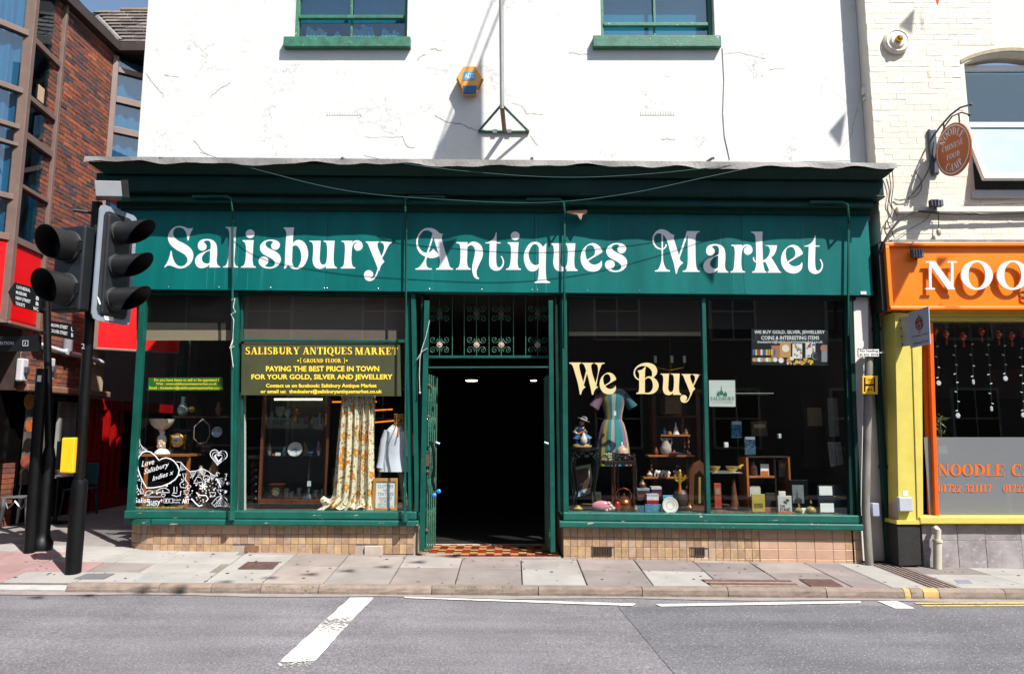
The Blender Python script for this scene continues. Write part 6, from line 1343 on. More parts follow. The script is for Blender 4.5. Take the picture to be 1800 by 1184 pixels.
t = T('cup', 'dark blue mug on a shelf at the back of the right window', 'mug', 1180, 729, 1.28); lp('body', mat('navy_mug', '1c2440', .3, .2, 9), t, 1180, [(714, 6), (716, 5.5), (729, 5)], 1.28, 14); mb = MB(); mb.tpx([(1185, 717), (1190, 719), (1189, 725), (1185, 727)], 1.28, .01, 6); mb.build('handle', mat('navy_mug', '1c2440'), t)
t = T('bookcase', 'tall brown cupboard with shelves standing at the back of the right window', 'cupboard', 1190, 890, 1.3)
for px in (1148, 1226): bxp('side_panel', WOOD, t, px, 690, px + 7, 890, 1.25, 1.5)
bxp('cornice', WOOD, t, 1144, 684, 1238, 690, 1.22, 1.5); bxp('shelf_board', WOOD, t, 1155, 730, 1226, 733, 1.26, 1.5); bxp('back', DWOOD, t, 1155, 690, 1226, 890, 1.5, 1.52)
t = T('framed_picture', 'small framed sampler with tree pattern on the back cupboard shelf', 'picture', 1181, 729, 1.35); bxp('frame', OAK, t, 1166, 694, 1198, 730, 1.35, 1.37); bxp('sheet', mat('sampler', '5a4a30', .8, .4, 24), t, 1169, 697, 1195, 727, .945, 1.35)
t = T('chandelier', 'small chandelier with white candle tubes hanging inside the right window', 'chandelier', 1178, 600, .9)
for px in (1150, 1179, 1201): bxp('candle', PAPER, t, px, 625, px + 4.5, 637, .9, .92); mb = MB(); mb.tpx([(px + 2, 638), (px + 1, 645), (1178, 650)], .9, .008, 5); mb.build('arm', BRASS, t)
mb = MB(); mb.tpx([(1178, 560), (1178, 655)], .92, .008, 5); mb.ball(P(1178, 655, .92), .03, 8); mb.build('stem', BRASS, t)
# right window, right pane
t = T('glass_shelf_unit', 'glass shelf on dark frame high in the right hand pane', 'shelf', 1320, 692, .6); bxp('shelf_board', mat('shelf_edge', '6a6e68', .3, .1, 4), t, 1290, 690, 1360, 692, .5, .8); bxp('upright', BLACK, t, 1296, 660, 1299, 896, .8, .83); bxp('shelf_board', mat('shelf_edge', '6a6e68'), t, 1252, 830, 1305, 832, .3, .8)
for k, (a, b, y0, y1, c, l) in enumerate(((1286, 1304, 741, 769, '2f7088', 'blue covered book hanging below the glass shelf'), (1309, 1328, 767, 799, '3a5468', 'grey blue book with dark red top beside the blue one'))):
    t = T('book', l, 'book', (a + b) / 2, y1, .6); bxp('cover', mat('hang_cover_%d' % k, c, .4, .35, 24, chips=('1c2c38', .52, 14)), t, a, y0, b, y1, .55, .58); mb = MB(); mb.rpx(a + 1, y0 - (0 if k else 1), b - 1, y0 + 5, .545, .55); mb.build('band', mat('band_%d' % k, ('9ab0b8', '8a8a90')[k], .5, .1, 9), t)
for k, (px, w_) in enumerate(((1257, 11), (1288, 14))):
    t = T('gravy_boat', ('yellow bowl on the low glass shelf beside the window bar', 'yellow gravy boat on a saucer on the low glass shelf')[k], 'dish', px, 830, .4); Y_ = mat('yellow_glaze', 'b8923f', .25, .15, 12)
    lp('body', Y_, t, px, [(819, w_ * .9), (823, w_ * .75), (828, w_ * .35), (830, w_ * .4)], .4, 14, .6)
    if k: mb = MB(); mb.tpx([(1299, 822), (1304, 817), (1307, 817)], .4, [.025, .015, .008], 7); mb.build('spout', Y_, t); lp('saucer', PORC, t, 1288, [(829, 14), (831, 13)], .4, 16, .7)
t = T('bookcase', 'low orange wooden bookcase in the right hand pane', 'bookcase', 1350, 897, .55)
bxp('side_panel', OAK, t, 1313, 804, 1317, 890, .4, .75); bxp('side_panel', OAK, t, 1387, 803, 1390.5, 890, .4, .75); bxp('shelf_board', OAK, t, 1317, 836, 1362, 839.5, .42, .75); bxp('top', DWOOD, t, 1313, 802, 1390, 804, .4, .75); bxp('side_panel', DWOOD, t, 1362, 805, 1365, 890, .42, .75); bxp('back', DWOOD, t, 1317, 805, 1387, 890, .75, .77)
t = T('card', 'white card with orange picture propped on the bookcase shelf', 'card', 1344, 836, .5); bxp('sheet', PAPER, t, 1337, 815, 1352, 836, .48, .485); bxp('picture', mat('orange_picture', 'b0602a', .6, .2, 12), t, 1338.5, 827, 1351, 835, .475, .48)
t = T('lamp', 'dark patterned bottle on the bookcase shelf', 'bottle', 1324, 836, .5); lp('body', mat('dark_bottle', '4a3020', .25, .4, 30), t, 1324, [(810, 2.5), (814, 4), (820, 6.5), (832, 7), (836, 5.5)], .5, 12)
def book(name_l, a, y0, b, y1, Y, c, words=None, wc='1a1a1a', cat='book'):
    t = T('book', name_l, cat, (a + b) / 2, y1, Y); bxp('cover', mat('book_' + c, c, .5, .12, 12), t, a, y0, b, y1, Y, Y + .03)
    if words:
        mb = MB()
        for bd, q in words: text(mb, bd, *q, Y - .002, .02)
        mb.build('title', mat('ink_' + wc, wc, .6, .05, 4), t)
    return t
t = book('yellow paperback with a drawing of a building on its cover', 1322, 868, 1345, 899, .2, 'a8923a')
mb = MB(); mb.rpx(1326, 884, 1341, 892, .197, .2); mb.build('drawing', mat('drawing', '6a5a28', .7, .5, 40), t)
t = book('pale grey paperback lettered The Stand leaning at the window front', 1368, 871, 1392, 903, .12, 'b5b0aa', [('THE', (1371, 887, 1380, 891)), ('STAND', (1371, 892, 1389.5, 898))]); mb = MB(); mb.rpx(1368, 898.5, 1392, 903, .116, .12); mb.build('band', mat('rust_band', 'b0603a', .6, .1, 5), t); mb = MB(); mb.tpx([(1378, 880), (1383, 883), (1387, 878), (1382, 877)], .114, .006, 5); mb.build('emblem', BLACK, t)
book('white paperback standing behind the yellow one', 1318, 856, 1337, 872, .3, 'b8b4ac'); book('plain white card behind the stand book', 1369, 863, 1381, 872, .2, 'd0ccc4', None, '1a1a1a', 'card'); book('dark brown covered book between yellow book and grey paperback', 1346, 866, 1363, 893, .3, '2c2620')
t = T('framed_picture', 'black framed photograph of a church spire in the right hand pane', 'picture', 1404, 893, .35); bxp('frame', BLACK, t, 1389, 843, 1421, 893, .35, .37); bxp('photograph', mat('grey_photo', '6a7072', .5, .2, 12), t, 1393, 852, 1413, 884, .345, .35)
mb = MB(); mb.add([P(a, b, .343) for a, b in ((1395, 884), (1410, 884), (1409, 876), (1404, 874), (1402.5, 874), (1401, 858), (1399.5, 874), (1397, 877))], [tuple(range(8))]); mb.build('spire', mat('spire_dark', '23282a', .6, .2, 9), t)
AG = mat('amber_glass', '8a7a3a', .12, .3, 20)
for k, (px, y0, w_) in enumerate(((1404, 884, 6.5), (1425, 878, 9))):
    t = T('perfume_bottle', ('small round amber perfume bottle with pointed stopper', 'larger round amber perfume bottle with pointed stopper')[k], 'bottle', px, 902, .12); lp('body', AG, t, px, [(891 - k * 2, 1.5), (893 - k * 2, w_ * .7), (896, w_), (900, w_ * .9), (902, w_ * .6)], .12, 14); lp('stopper', AG, t, px, [(y0, .5), (y0 + 4, 2.2), (y0 + 7, 1.2)], .12, 10)
t = T('card', 'small white label lying between the perfume bottles', 'card', 1414, 902, .12); bxp('sheet', PAPER, t, 1409, 892, 1420, 902, .13, .135)
t = T('leaflet_board', 'dark blue board with two white cards in the right corner of the window', 'board', 1463, 903, .1); bxp('board', mat('navy_board', '161c28', .4, .4, 12, stretch=(1, 1, 6)), t, 1438, 852, 1488, 903, .13, .15); bxp('card', PAPER, t, 1440, 854, 1463, 870, .126, .13); bxp('card', PAPER, t, 1442, 884, 1466, 900, .126, .13); mb = MB(); mb.tpx([(1466, 872), (1488, 875)], .124, .004, 5); mb.build('stripe', mat('gold_stripe', 'a8842a', .5, .1, 5), t)
t = T('notice', 'two typed white sheets pinned to the right wall of the shop', 'notice', 1468, 822, .35); mb = MB(); mb.quad([(1455, 776), (1467, 777), (1470, 818), (1460, 820)], .35, .352); mb.quad([(1468, 777), (1478, 776), (1482, 815), (1472, 818)], .353, .355); mb.build('sheet', mat('aged_paper', '8a8a84', .7, .1, 9), t)
mb = MB()
for k in range(9):
    for a, b in ((1458, 1466), (1471, 1478)): y = 782 + k * 3.8; mb.add([P(a + k * .35, y, .348), P(a + k * .35, y + .9, .348), P(b + k * .35, y + .9, .348), P(b + k * .35, y, .348)], [(0, 1, 2, 3)])
mb.build('print', mat('grey_ink', '3a3a3a', .7, .1, 4), t)
t = T('framed_picture', 'pale drawing in a thin frame hanging on the right wall of the shop', 'picture', 1468, 770, .5); bxp('frame', DWOOD, t, 1453, 696, 1483, 770, .5, .52); bxp('drawing', mat('pale_drawing', '7a766a', .7, .3, 16), t, 1456, 699, 1480, 767, .495, .5)
CL = (((362, 794, .58, 16, 9, '1a1a1c', 0, 'black folding camera below the silvery plate', 'camera'), (384, 730, .7, 24, 5, '6a4426', 1, 'brown bottle vase right of the small arched clock', 'vase'), (272, 891, .5, 44, 15, '3a2416', 0, 'dark wooden chest under the side table', 'chest'), (364, 892, .5, 56, 16, '4a2c18', 0, 'plain brown cabinet right of the side table', 'cabinet'), (376, 836, .45, 26, 8, '8a6236', 1, 'tan lidded pot on the plain brown cabinet', 'pot'), (353, 836, .45, 18, 6, 'a89f8a', 1, 'pale jar on the plain brown cabinet', 'jar'),
(474, 800, .42, 20, 4, '8a8078', 1, 'slim grey vase at the left end of the cabinet middle shelf', 'vase'), (560, 800, .42, 25, 4.5, '7a5a7a', 1, 'mauve vase at the right end of the cabinet middle shelf', 'vase'), (500, 800, .5, 15, 4.5, '9aaab0', 1, 'small pale jar left of the blue patterned plate', 'jar'), (478, 745, .45, 22, 5, '7a7a70', 1, 'grey stoneware jar at the left end of the cabinet top shelf', 'jar'), (590, 893, .35, 70, 7, '2a1a10', 0, 'dark narrow box standing between cabinet and curtain', 'box'),
(1016, 897, .15, 9, 8, 'b98f4a', 1, 'small amber dish below the tilted mirror', 'dish'), (1049, 890, .4, 26, 8, 'b8a890', 0, 'pale box behind the pink shell dish', 'box'), (1129, 857, .37, 15, 6, '6a4630', 1, 'brown pot on the left stack of game boxes', 'pot'), (1142, 838, .9, 11, 5, 'b8a998', 1, 'beige cup at the left end of the whatnot bottom tier', 'cup'), (1153, 799, .9, 14, 4, '7a4030', 1, 'russet pot left of the white jug', 'pot'), (1206, 763, .9, 10, 3.5, 'b8b0a0', 1, 'cream pot at the right end of the whatnot top tier', 'pot'), (1168, 763, .9, 12, 4, '3f6a7a', 1, 'small teal pot at the left end of the whatnot top tier', 'pot'), (1117, 898, .15, 11, 4, '9a7a3a', 1, 'little gold pot between kettle and blue picture box', 'pot'), (1212, 897, .16, 14, 6, '8a5a34', 1, 'tan beaker before the arched wooden clock', 'beaker'),
(1262, 893, .3, 44, 6, '9a4030', 0, 'red folded card leaning by the window bar', 'card'), (1290, 894, .5, 52, 9, '5f3d28', 2, 'brown cone shaped shade below the yellow gravy boat', 'lampshade'), (1357, 901, .2, 9, 12, '7f4f3e', 0, 'flat terracotta coloured box at the window front', 'box'), (1432, 820, .9, 130, 18, '241b15', 0, 'tall dark picture frame leaning at the back of the right pane', 'picture'), (1376, 838, .5, 30, 7, '5a4a3a', 0, 'brown book standing in the right bay of the low bookcase', 'book'), (1328, 888, .45, 34, 8, '7a6a54', 0, 'fawn book standing low in the orange bookcase', 'book'), (1277, 786, .5, 9, 3.5, 'c9c9c4', 0, 'white price tag hanging left of the grey blue book', 'price tag'), (1371, 770, .6, 8, 2.5, 'b9c9c9', 0, 'pale price tag hanging in the middle of the right pane', 'price tag'), (1335, 766, .6, 26, 14, '3a2f26', 0, 'brown framed picture behind the grey blue book', 'picture')))
for px, py, Y, h, w_, c, k, lab, cat in CL:
    nm = cat.replace(' ', '_'); t = T(nm, lab, cat, px, py, Y); m = mat('goods_' + c, c, .35, .3, 16, chips=(('c9b48a', .66, 24) if k == 1 else None))
    if k == 0: bxp('body', m, t, px - w_, py - h, px + w_, py, Y, Y + .06, .004); o_ = bxp('lid', mat('goods_trim', '8a7a5a', .5, .2, 12), t, px - w_ * .7, py - h * .8, px + w_ * .7, py - h * .55, Y - .004, Y - .0005, 0) if h > 12 and cat != 'price tag' else None
    elif k == 1: lp('body', m, t, px, [(py - h, w_ * .5), (py - h * .93, w_ * .42), (py - h * .75, w_ * .5), (py - h * .45, w_), (py - h * .2, w_ * .9), (py, w_ * .55)], Y, 14)
    else: lp('body', m, t, px, [(py - h, w_ * .25), (py - h * .5, w_ * .55), (py, w_)], Y, 16)
# glittering straw strewn along the front of the right window
mb = MB(); rnd = random.Random(12)
for _ in range(420):
    px = rnd.choice((rnd.uniform(1252, 1330), rnd.uniform(1340, 1480), rnd.uniform(1012, 1045), rnd.uniform(1215, 1243))); p = P(px, 902 + (px - 1000) * .006 - 1, .1) + Vector((0, rnd.uniform(-.03, .06), rnd.uniform(0, .02))); d = Vector((rnd.uniform(-.04, .04), rnd.uniform(-.02, .02), rnd.uniform(-.008, .02))); w_ = Vector((0, 0, .003))
    mb.add([p - w_, p + d - w_, p + d + w_, p + w_], [(0, 1, 2, 3)])
o = mb.build('straw', mat('straw', '8a6a20', .5, .4, 30)); o['kind'] = 'stuff'; o['label'] = 'golden straw strewn along the front of the right window'
# ------------------------------------------------------------------ things fixed to the white wall
t = thing('alarm_box', 'yellow and blue hexagonal burglar alarm box high on the white wall', 'alarm', P(826, 163, YW))
ALY = mat('alarm_yellow', 'd8973a', .4, .06, 4); ALB = mat('alarm_blue', '1d4f86', .4, .1, 4)
ap = [(815, 117), (836, 117), (848.5, 137), (837, 163), (814, 163), (802.5, 137)]
q = [P(a, b, YW - .11) for a, b in ap]
mb = MB(); ctr = P(826, 138, YW - .11)
inn = [ctr + (p - ctr) * .93 + Vector((0, -.02, 0)) for p in q]
mb.add([p + Vector((0, .109, 0)) for p in q] + q + inn, [tuple(range(12, 18))[::-1]] + [(i, (i + 1) % 6, (i + 1) % 6 + 6, i + 6) for i in range(6)] + [(i + 6, (i + 1) % 6 + 6, (i + 1) % 6 + 12, i + 12) for i in range(6)])
mb.build('case', ALY, t)
mb = MB(); mb.quad([(813.5, 150.5), (838.5, 150.5), (837, 163.5), (814.5, 163.5)], YW - .137, YW - .1); mb.build('base_cap', ALB, t, bevel=.004)
mb = MB(); mb.quad([(814.5, 126), (835, 126), (835, 141), (813, 141)], YW - .134, YW - .129); mb.build('badge', mat('badge_blue', '4a9ad0', .4, .05, 4), t)
mb = MB(); text(mb, 'ADT', 816.5, 129, 834, 138, YW - .136, .02); mb.build('logo', WHITEL, t)
mb = MB()
for k in range(6):
    for s_ in (-1, 1):
        p = P(826 + s_ * (21 - k * 1.5), 140 + k * 3.2, YW - .124); mb.box(p.x - .022, p.x + .022, p.y, p.y + .03, p.z - .004, p.z + .004)
mb.build('vent', mat('alarm_vent', '5a3a1a', .6, .1, 4), t)
t = thing('flagpole_bracket', 'thin white flagpole standing on a green iron tripod bracket on the white wall', 'flagpole', P(885, 232, YW))
BR = mat('green_iron', '2c5f4c', .5, .3, 20, chips=('7d6a58', .58, 20)); BRR = mat('rusty_stay', '6a5a40', .6, .3, 20)
ax = P(882, 184, -.4)
mb = MB(); mb.tube([P(841, 231, YW - .02), P(930, 232, YW - .02)], .02, 6); mb.tube([P(842, 230, YW - .02), ax], .018, 6); mb.tube([P(929, 231, YW - .02), ax], .018, 6); mb.build('bracket', BR, t)
mb = MB(); mb.tube([P(887, 232, YW - .02), ax], .03, 6); mb.build('stay', BRR, t)
mb = MB()
for px in (870, 895): p = P(px, 231, YW - .03); mb.box(p.x - .03, p.x + .03, p.y - .012, p.y, p.z - .025, p.z + .025)
mb.build('bolt_plate', METAL, t)
top = Vector((ax.x - .02, ax.y - 1.3, ax.z + 2.7))
mb = MB(); mb.tube([ax - Vector((0, 0, .05)), ax + (top - ax) * .5, top], [.024, .021, .018], 8); mb.tube([ax + Vector((.03, -.02, -.02)), top + Vector((.03, 0, 0))], .004, 5); mb.build('pole', mat('white_pole', 'c9c7c4', .5, .1, 6), t, smooth=True)
mb = MB(); mb.tpx([(1270, 84), (1273, 140), (1271, 200), (1274, 240), (1283, 280)], YW - .008, .006, 5); o = mb.build('cable', mat('white_cable', 'b8b4ae', .6, .1, 5), None, at=P(1283, 280, YW)); tag(o, 'thin painted cable running down the white wall below the right upstairs window', 'cable')
t = thing('drainpipe', 'white painted rainwater pipe in the corner between the white and cream walls', 'drainpipe', P(1533, 280, .0))
PIPE = mat('white_pipe', 'cfc8bf', .5, .1, 4)
mb = MB(); mb.tube([P(1512, -120, .03), P(1533, 285, .03)], .05, 12, True); mb.build('pipe', PIPE, t, smooth=True)
mb = MB(); mb.tube([P(1522.5, 155, .03), P(1523.5, 167, .03)], .062, 12); mb.build('collar', PIPE, t); mb = MB(); mb.tube([P(1524, 173, .03), P(1524.2, 177, .03)], .058, 12); mb.build('collar', PIPE, t)
# wires slung across the cornice
WIRE = mat('pale_wire', '2c504e', .5, .1, 6)
def wire(label, pts, r, m=WIRE, n_=20, nm='cable'):
    q = [P(*p) for p in pts]; out = []
    for i in range(len(q) - 1):
        p0, p1, p2, p3 = q[max(i - 1, 0)], q[i], q[i + 1], q[min(i + 2, len(q) - 1)]
        for k in range(6):
            s = k / 6; out.append(.5 * ((2 * p1) + (p2 - p0) * s + (2 * p0 - 5 * p1 + 4 * p2 - p3) * s * s + (3 * p1 - p0 - 3 * p2 + p3) * s**3))
    out.append(q[-1]); mb = MB(); mb.tube(out, r, 5); o = mb.build(nm, m, None, at=q[-1]); tag(o, label, 'cable'); return o
wire('long thin cable sagging low across the green cornice from end to end', [(352, 268, -.3), (470, 303, -.58), (620, 337, -.6), (800, 352, -.6), (960, 356, -.6), (1100, 341, -.6), (1230, 314, -.58), (1350, 288, -.53)], .004)
wire('short thin cable sagging across the right half of the green cornice', [(640, 274, -.4), (720, 289, -.56), (850, 304, -.57), (1000, 312, -.57), (1150, 305, -.56), (1320, 288, -.53), (1500, 283, -.45)], .004)
DW_ = mat('dark_cable', '2a2826', .6, .2, 6)
# ------------------------------------------------------------------ restaurant on the right
YN = -.14
rest = thing('restaurant', 'cream painted brick building with orange restaurant fascia and yellow shop front', 'restaurant', (6.5, 0, 0))
CRB = mat('cream_brick_paint', 'd6cdbd', .75, .05, 6, .003, 40); YEL = mat('yellow_paint', 'c4b558', .45, .08, 4, .001, 20); ORG_ = mat('orange_paint', 'e87600', .4, .05, 4); OPOST = mat('orange_post', 'd8560a', .4, .08, 4)
xN = P(1538, 260, YN).x
wx0, wx1 = P(1704, 220, YN).x, P(1704, 220, YN).x + 1.35
wz0 = P(1704, 336, YN).z; wz1 = P(1704, 112, YN).z
arch = [(wx0, wz0), (wx1, wz0)] + [(wx1 - (wx1 - wx0) * k / 10, wz1 + .17 * math.sin(math.pi * k / 10)**.8) for k in range(11)]
zF = P(1700, 424, YN).z
mb = MB(); mb.poly([[(xN, zF), (10, zF), (10, 9.6), (xN, 9.6)], arch], YN, YN + .3); mb.box(xN, xN + .3, YN + .301, 7, 0, 9.6); mb.box(xN + .3, 10, 6.8, 7, 0, 9.6); mb.box(xN + .302, 10, YN + .301, 6.8, 3.42, 3.5)
mb.build('wall', CRB, rest)
mb = MB(); rnd = random.Random(21); bl_ = []; ch = .078; r_ = 0; z = zF + .02   # the courses of the painted brickwork
cnt = 0
while z < 7.6:
    x = xN - (.1125 if r_ % 2 else 0)
    while x < 6.6:
        a, b = max(x + .004, xN + .001), min(x + .221, 6.6); z0_, z1_ = z + .003, z + ch - .004
        if b - a > .03 and not (a < wx1 + .02 and b > wx0 - .02 and z0_ < wz1 + .25 and z1_ > wz0 - .12):
            d = rnd.uniform(.0005, .0045); j = lambda: rnd.uniform(-.002, .002)
            v = [(a + j(), YN - d, z0_ + j()), (b + j(), YN - d + j(), z0_ + j()), (b + j(), YN - d + j(), z1_ + j()), (a + j(), YN - d, z1_ + j())]; w_ = [(p[0] + (-.004 if i in (0, 3) else .004), YN + .001, p[2] + (-.004 if i < 2 else .004)) for i, p in enumerate(v)]
            fs = [(0, 1, 2, 3), (4, 5, 1, 0), (5, 6, 2, 1), (6, 7, 3, 2), (7, 4, 0, 3)]
            if len(bl_) < 290 and z > 4.15: bl_.append((v + w_, fs))
            else: mb.add(v + w_, fs)
        x += .225
    z += ch; r_ += 1
mb.build('brickwork', CRB, rest, kind='stuff')
for v, fs in bl_:
    mb = MB(); mb.add(v, fs); mb.build('brick', CRB, rest)
mb = MB(); LIM = mat('lime_arch', '9a8f74', .85, .2, 12, .004, 40)
ar = [(wx1 + .05 - (wx1 - wx0 + .1) * k / 12, wz1 + .0 + .18 * math.sin(math.pi * k / 12)**.8) for k in range(13)]
for k in range(12):
    a, b = ar[k], ar[k + 1]; mb.add([(a[0], YN - .012, a[1]), (b[0], YN - .012, b[1]), (b[0], YN - .012, b[1] + .05), (a[0], YN - .012, a[1] + .05), (a[0], YN + .05, a[1]), (b[0], YN + .05, b[1]), (b[0], YN + .05, b[1] + .05), (a[0], YN + .05, a[1] + .05)], [(1, 0, 3, 2), (0, 1, 5, 4), (2, 3, 7, 6)])
mb.build('window_arch', LIM, rest)
# its upstairs window with the lower sash tilted out
UPVC = mat('white_upvc', 'd8d8d6', .3, .03, 4); yw = YN + .16
mb = MB(); mb.box(wx0, wx0 + .05, yw, yw + .07, wz0, wz1 + .06); mb.box(wx1 - .05, wx1, yw, yw + .07, wz0, wz1 + .06); mb.box(wx0 + .05, wx1 - .05, yw, yw + .07, wz1 - .02, wz1 + .06); zr = P(1750, 216, yw).z; mb.box(wx0 + .05, wx1 - .05, yw, yw + .07, zr - .05, zr + .01); mb.box(wx0 + .05, wx1 - .05, yw, yw + .07, wz0, wz0 + .06)
win = mb.build('window', UPVC, rest, bevel=.006)
mb = MB(); mb.box(wx0 + .05, wx1 - .05, yw + .04, yw + .045, zr, wz1 + .02); mb.build('pane', UGLASS, win)
mb = MB(); mb.box(wx0 + .02, wx1, yw + .32, yw + .33, wz0, wz1 + .1); mb.build('blind', mat('grey_blind', '4a5054', .8, .1, 3), win)
sash = MB(); hgt = zr - .04 - wz0 - .02; M_ = Matrix.Translation((0, yw - .005, zr - .02)) @ Matrix.Rotation(R(-20), 4, 'X'); sash.M = M_
a, b = wx0 + .0, wx1 - .0
sash.box(a, a + .07, -.03, .03, -hgt, 0); sash.box(b - .07, b, -.03, .03, -hgt, 0); sash.box(a + .07, b - .07, -.03, .03, -.08, 0); sash.box(a + .07, b - .07, -.03, .03, -hgt, -hgt + .08)
so_ = sash.build('sash', UPVC, win, bevel=.006); pn = MB(); pn.M = M_; pn.box(a + .07, b - .07, -.004, .004, -hgt + .08, -.08); pn.build('sash_pane', mat('sky_pane', '8aa3b0', .06, .03, 4, spec=1.), win)
mb = MB(); mb.box(wx0 - .06, wx1 + .05, YN - .06, YN + .16, wz0 - .1, wz0 - .001); mb.build('window_sill', mat('grey_sill', 'b3b2b2', .7, .1, 6), win, bevel=.008)
# string course and narrow cap strip over the fascia
z1, z2 = P(1650, 362, YN - .06).z, P(1650, 374, YN - .06).z
mb = MB(); mb.box(P(1577, 366, YN - .06).x, 10, YN - .06, YN, z2, z1); mb.build('string_course', CRB, rest, bevel=.02)
mb = MB(); mb.box(P(1566, 420, YN - .08).x, 10, YN - .1, YN, P(1650, 426, YN - .1).z, P(1650, 421, YN - .1).z); mb.build('fascia_cap', LEADM, rest)
# fascia
Yo = -.26
f0, f1, f2 = P(1561, 425, Yo), P(1567, 544, Yo), 10
z_t, z_b = P(1660, 425.5, Yo).z, P(1660, 544.5, Yo).z
mb = MB(); fx0 = f1.x - .02; fw = .05
mb.box(fx0, f2, Yo, YN, z_t - fw, z_t); mb.box(fx0, fx0 + fw, Yo, YN, z_b + .045, z_t - fw); mb.box(fx0, f2, Yo - .02, YN, z_b, z_b + .045); mb.build('fascia_frame', ORG_, rest, bevel=.008)
mb = MB(); mb.box(fx0 + fw, f2, Yo + .05, YN, z_b + .045, z_t - fw); fp = mb.build('fascia_panel', ORG_, rest)
mb = MB(); mb.box(fx0 - .06, fx0 - .001, Yo + .06, .1, z_b + .0, z_t); mb.build('fascia_end', mat('fascia_black', '141210', .6, .2, 6), rest)
WL = mat('white_letter', 'd8d8d4', .4, .03, 6)
for ch_, a, b in (('N', 1627, 1682), ('O', 1689, 1745), ('O', 1752, 1808), ('D', 1818, 1872), ('L', 1880, 1920), ('E', 1928, 1970)):
    mb = MB(); serif(mb, ch_, a, 459 if ch_ == 'N' else 458.5, b, 508.5, Yo - .012, None, 0, .02); mb.build('letter', WL, rest)
mb = MB(); p = P(1801, 530, Yo + .04)
for k in range(2): mb.tube([p + Vector((.06 * math.cos(a) , 0, .03 + k * .07 + .04 * math.sin(a))) for a in [i * .7 for i in range(10)]], .008, 5)
mb.build('emblem', mat('emblem_orange', 'a8420a', .5, .1, 5), rest)
# shop front below
Yp = -.2
mb = MB(); mb.quad([(1573, 548), (1620, 552), (1623, 916), (1580, 916)], Yp, .1); mb.build('pilaster', YEL, rest, bevel=.006)
mb = MB(); mb.quad([(1602, 552), (1612, 552), (1623, 916), (1613, 916)], Yp - .015, Yp - .001); mb.build('pilaster_strip', YEL, rest, bevel=.004)
mb = MB(); mb.quad([(1577, 921), (1617, 921), (1620, 993), (1580, 995)], Yp - .01, .1); mb.build('plinth', mat('black_plinth', '1c1a1a', .7, .3, 9, .003, 30), rest, bevel=.008)
mb = MB(); mb.quad([(1576, 914), (1624, 914), (1624, 921), (1576, 921)], Yp - .03, .1); mb.build('pilaster_base', YEL, rest, bevel=.006)
za, zb_ = P(1700, 546, Yp + .1).z, P(1700, 564, Yp + .1).z
mb = MB(); mb.box(P(1620, 556, Yp + .1).x, 10, Yp + .06, YN + .2, zb_ + .06, za); mb.box(P(1620, 556, Yp + .1).x, 10, Yp + .1, YN + .2, zb_, zb_ + .058); mb.build('window_head', YEL, rest, bevel=.006)
Yw = -.12
mb = MB(); mb.quad([(1633, 566), (1640, 566), (1651, 910), (1645, 910)], Yw, 0); mb.quad([(1625, 566), (1632, 566), (1643, 910), (1637, 910)], Yw + .06, 0.02); mb.build('window_post', OPOST, rest, bevel=.004)
zs1, zs2 = P(1700, 907, Yp).z, P(1700, 920, Yp).z
mb = MB(); mb.box(P(1614, 912, Yp).x, 10, Yp - .04, 0, zs2, zs1); mb.build('window_sill', YEL, rest, bevel=.012)
gx0 = P(1622, 740, Yw + .05).x
zfm = P(1720, 768, Yw + .05).z
mb = MB(); mb.box(gx0, 10, Yw + .05, Yw + .056, zfm + .002, zb_); mb.build('window_pane', GLASS, rest)
mb = MB(); mb.box(gx0, 10, Yw + .05, Yw + .056, zs1, zfm); film = mb.build('frosted_pane', FROST, rest)
OT = mat('orange_vinyl', 'e06208', .5, .05, 5); YT = Yw + .047
for wd_, a, b, c, d in (('NOODLE', 1649, 1767, 815.5, 835.5), ('CAMP', 1778, 1856, 815.5, 835.5), ('01722', 1649, 1690, 851, 864), ('321117', 1697, 1744, 851, 864), ('01722', 1763, 1804, 851, 864)):
    tot = sum(roman(q)[1] + .06 for q in wd_); x = a
    for q in wd_:
        w_ = (b - a) * (roman(q)[1] + .06) / tot; mb = MB(); serif(mb, q, x, c, x + w_ - 1.6, d, YT); mb.build('letter', OT, rest); x += w_
# stone cladding under the window, slab by slab
CLAD = mat('stone_cladding', '8f888a', .55, .4, 3, .002, 30, rnd=.1, chips=('a39d9e', .6, 14, (1, 1, 2)))
xs_ = [P(v, 960, Yp + .04).x for v in (1622, 1642, 1684, 1733, 1796)] + [6.9, 7.6]; zz = [P(1700, v, Yp + .04).z for v in (922, 949.5, 999)]
for i in range(len(xs_) - 1):
    for k in range(2):
        o_ = .0 if k == 0 else (xs_[i + 1] - xs_[i]) * 0; mb = MB(); d = random.uniform(0, .006); mb.box(xs_[i] + .002 + o_, xs_[i + 1] - .002, Yp + .04 - d, .1, zz[k + 1] + .002, zz[k]); mb.build('cladding_slab', CLAD, rest, bevel=.003)
mb = MB(); mb.box(xs_[0], 10, Yp + .06, .09, -.4, zs2); mb.build('riser_core', GROUT, rest)
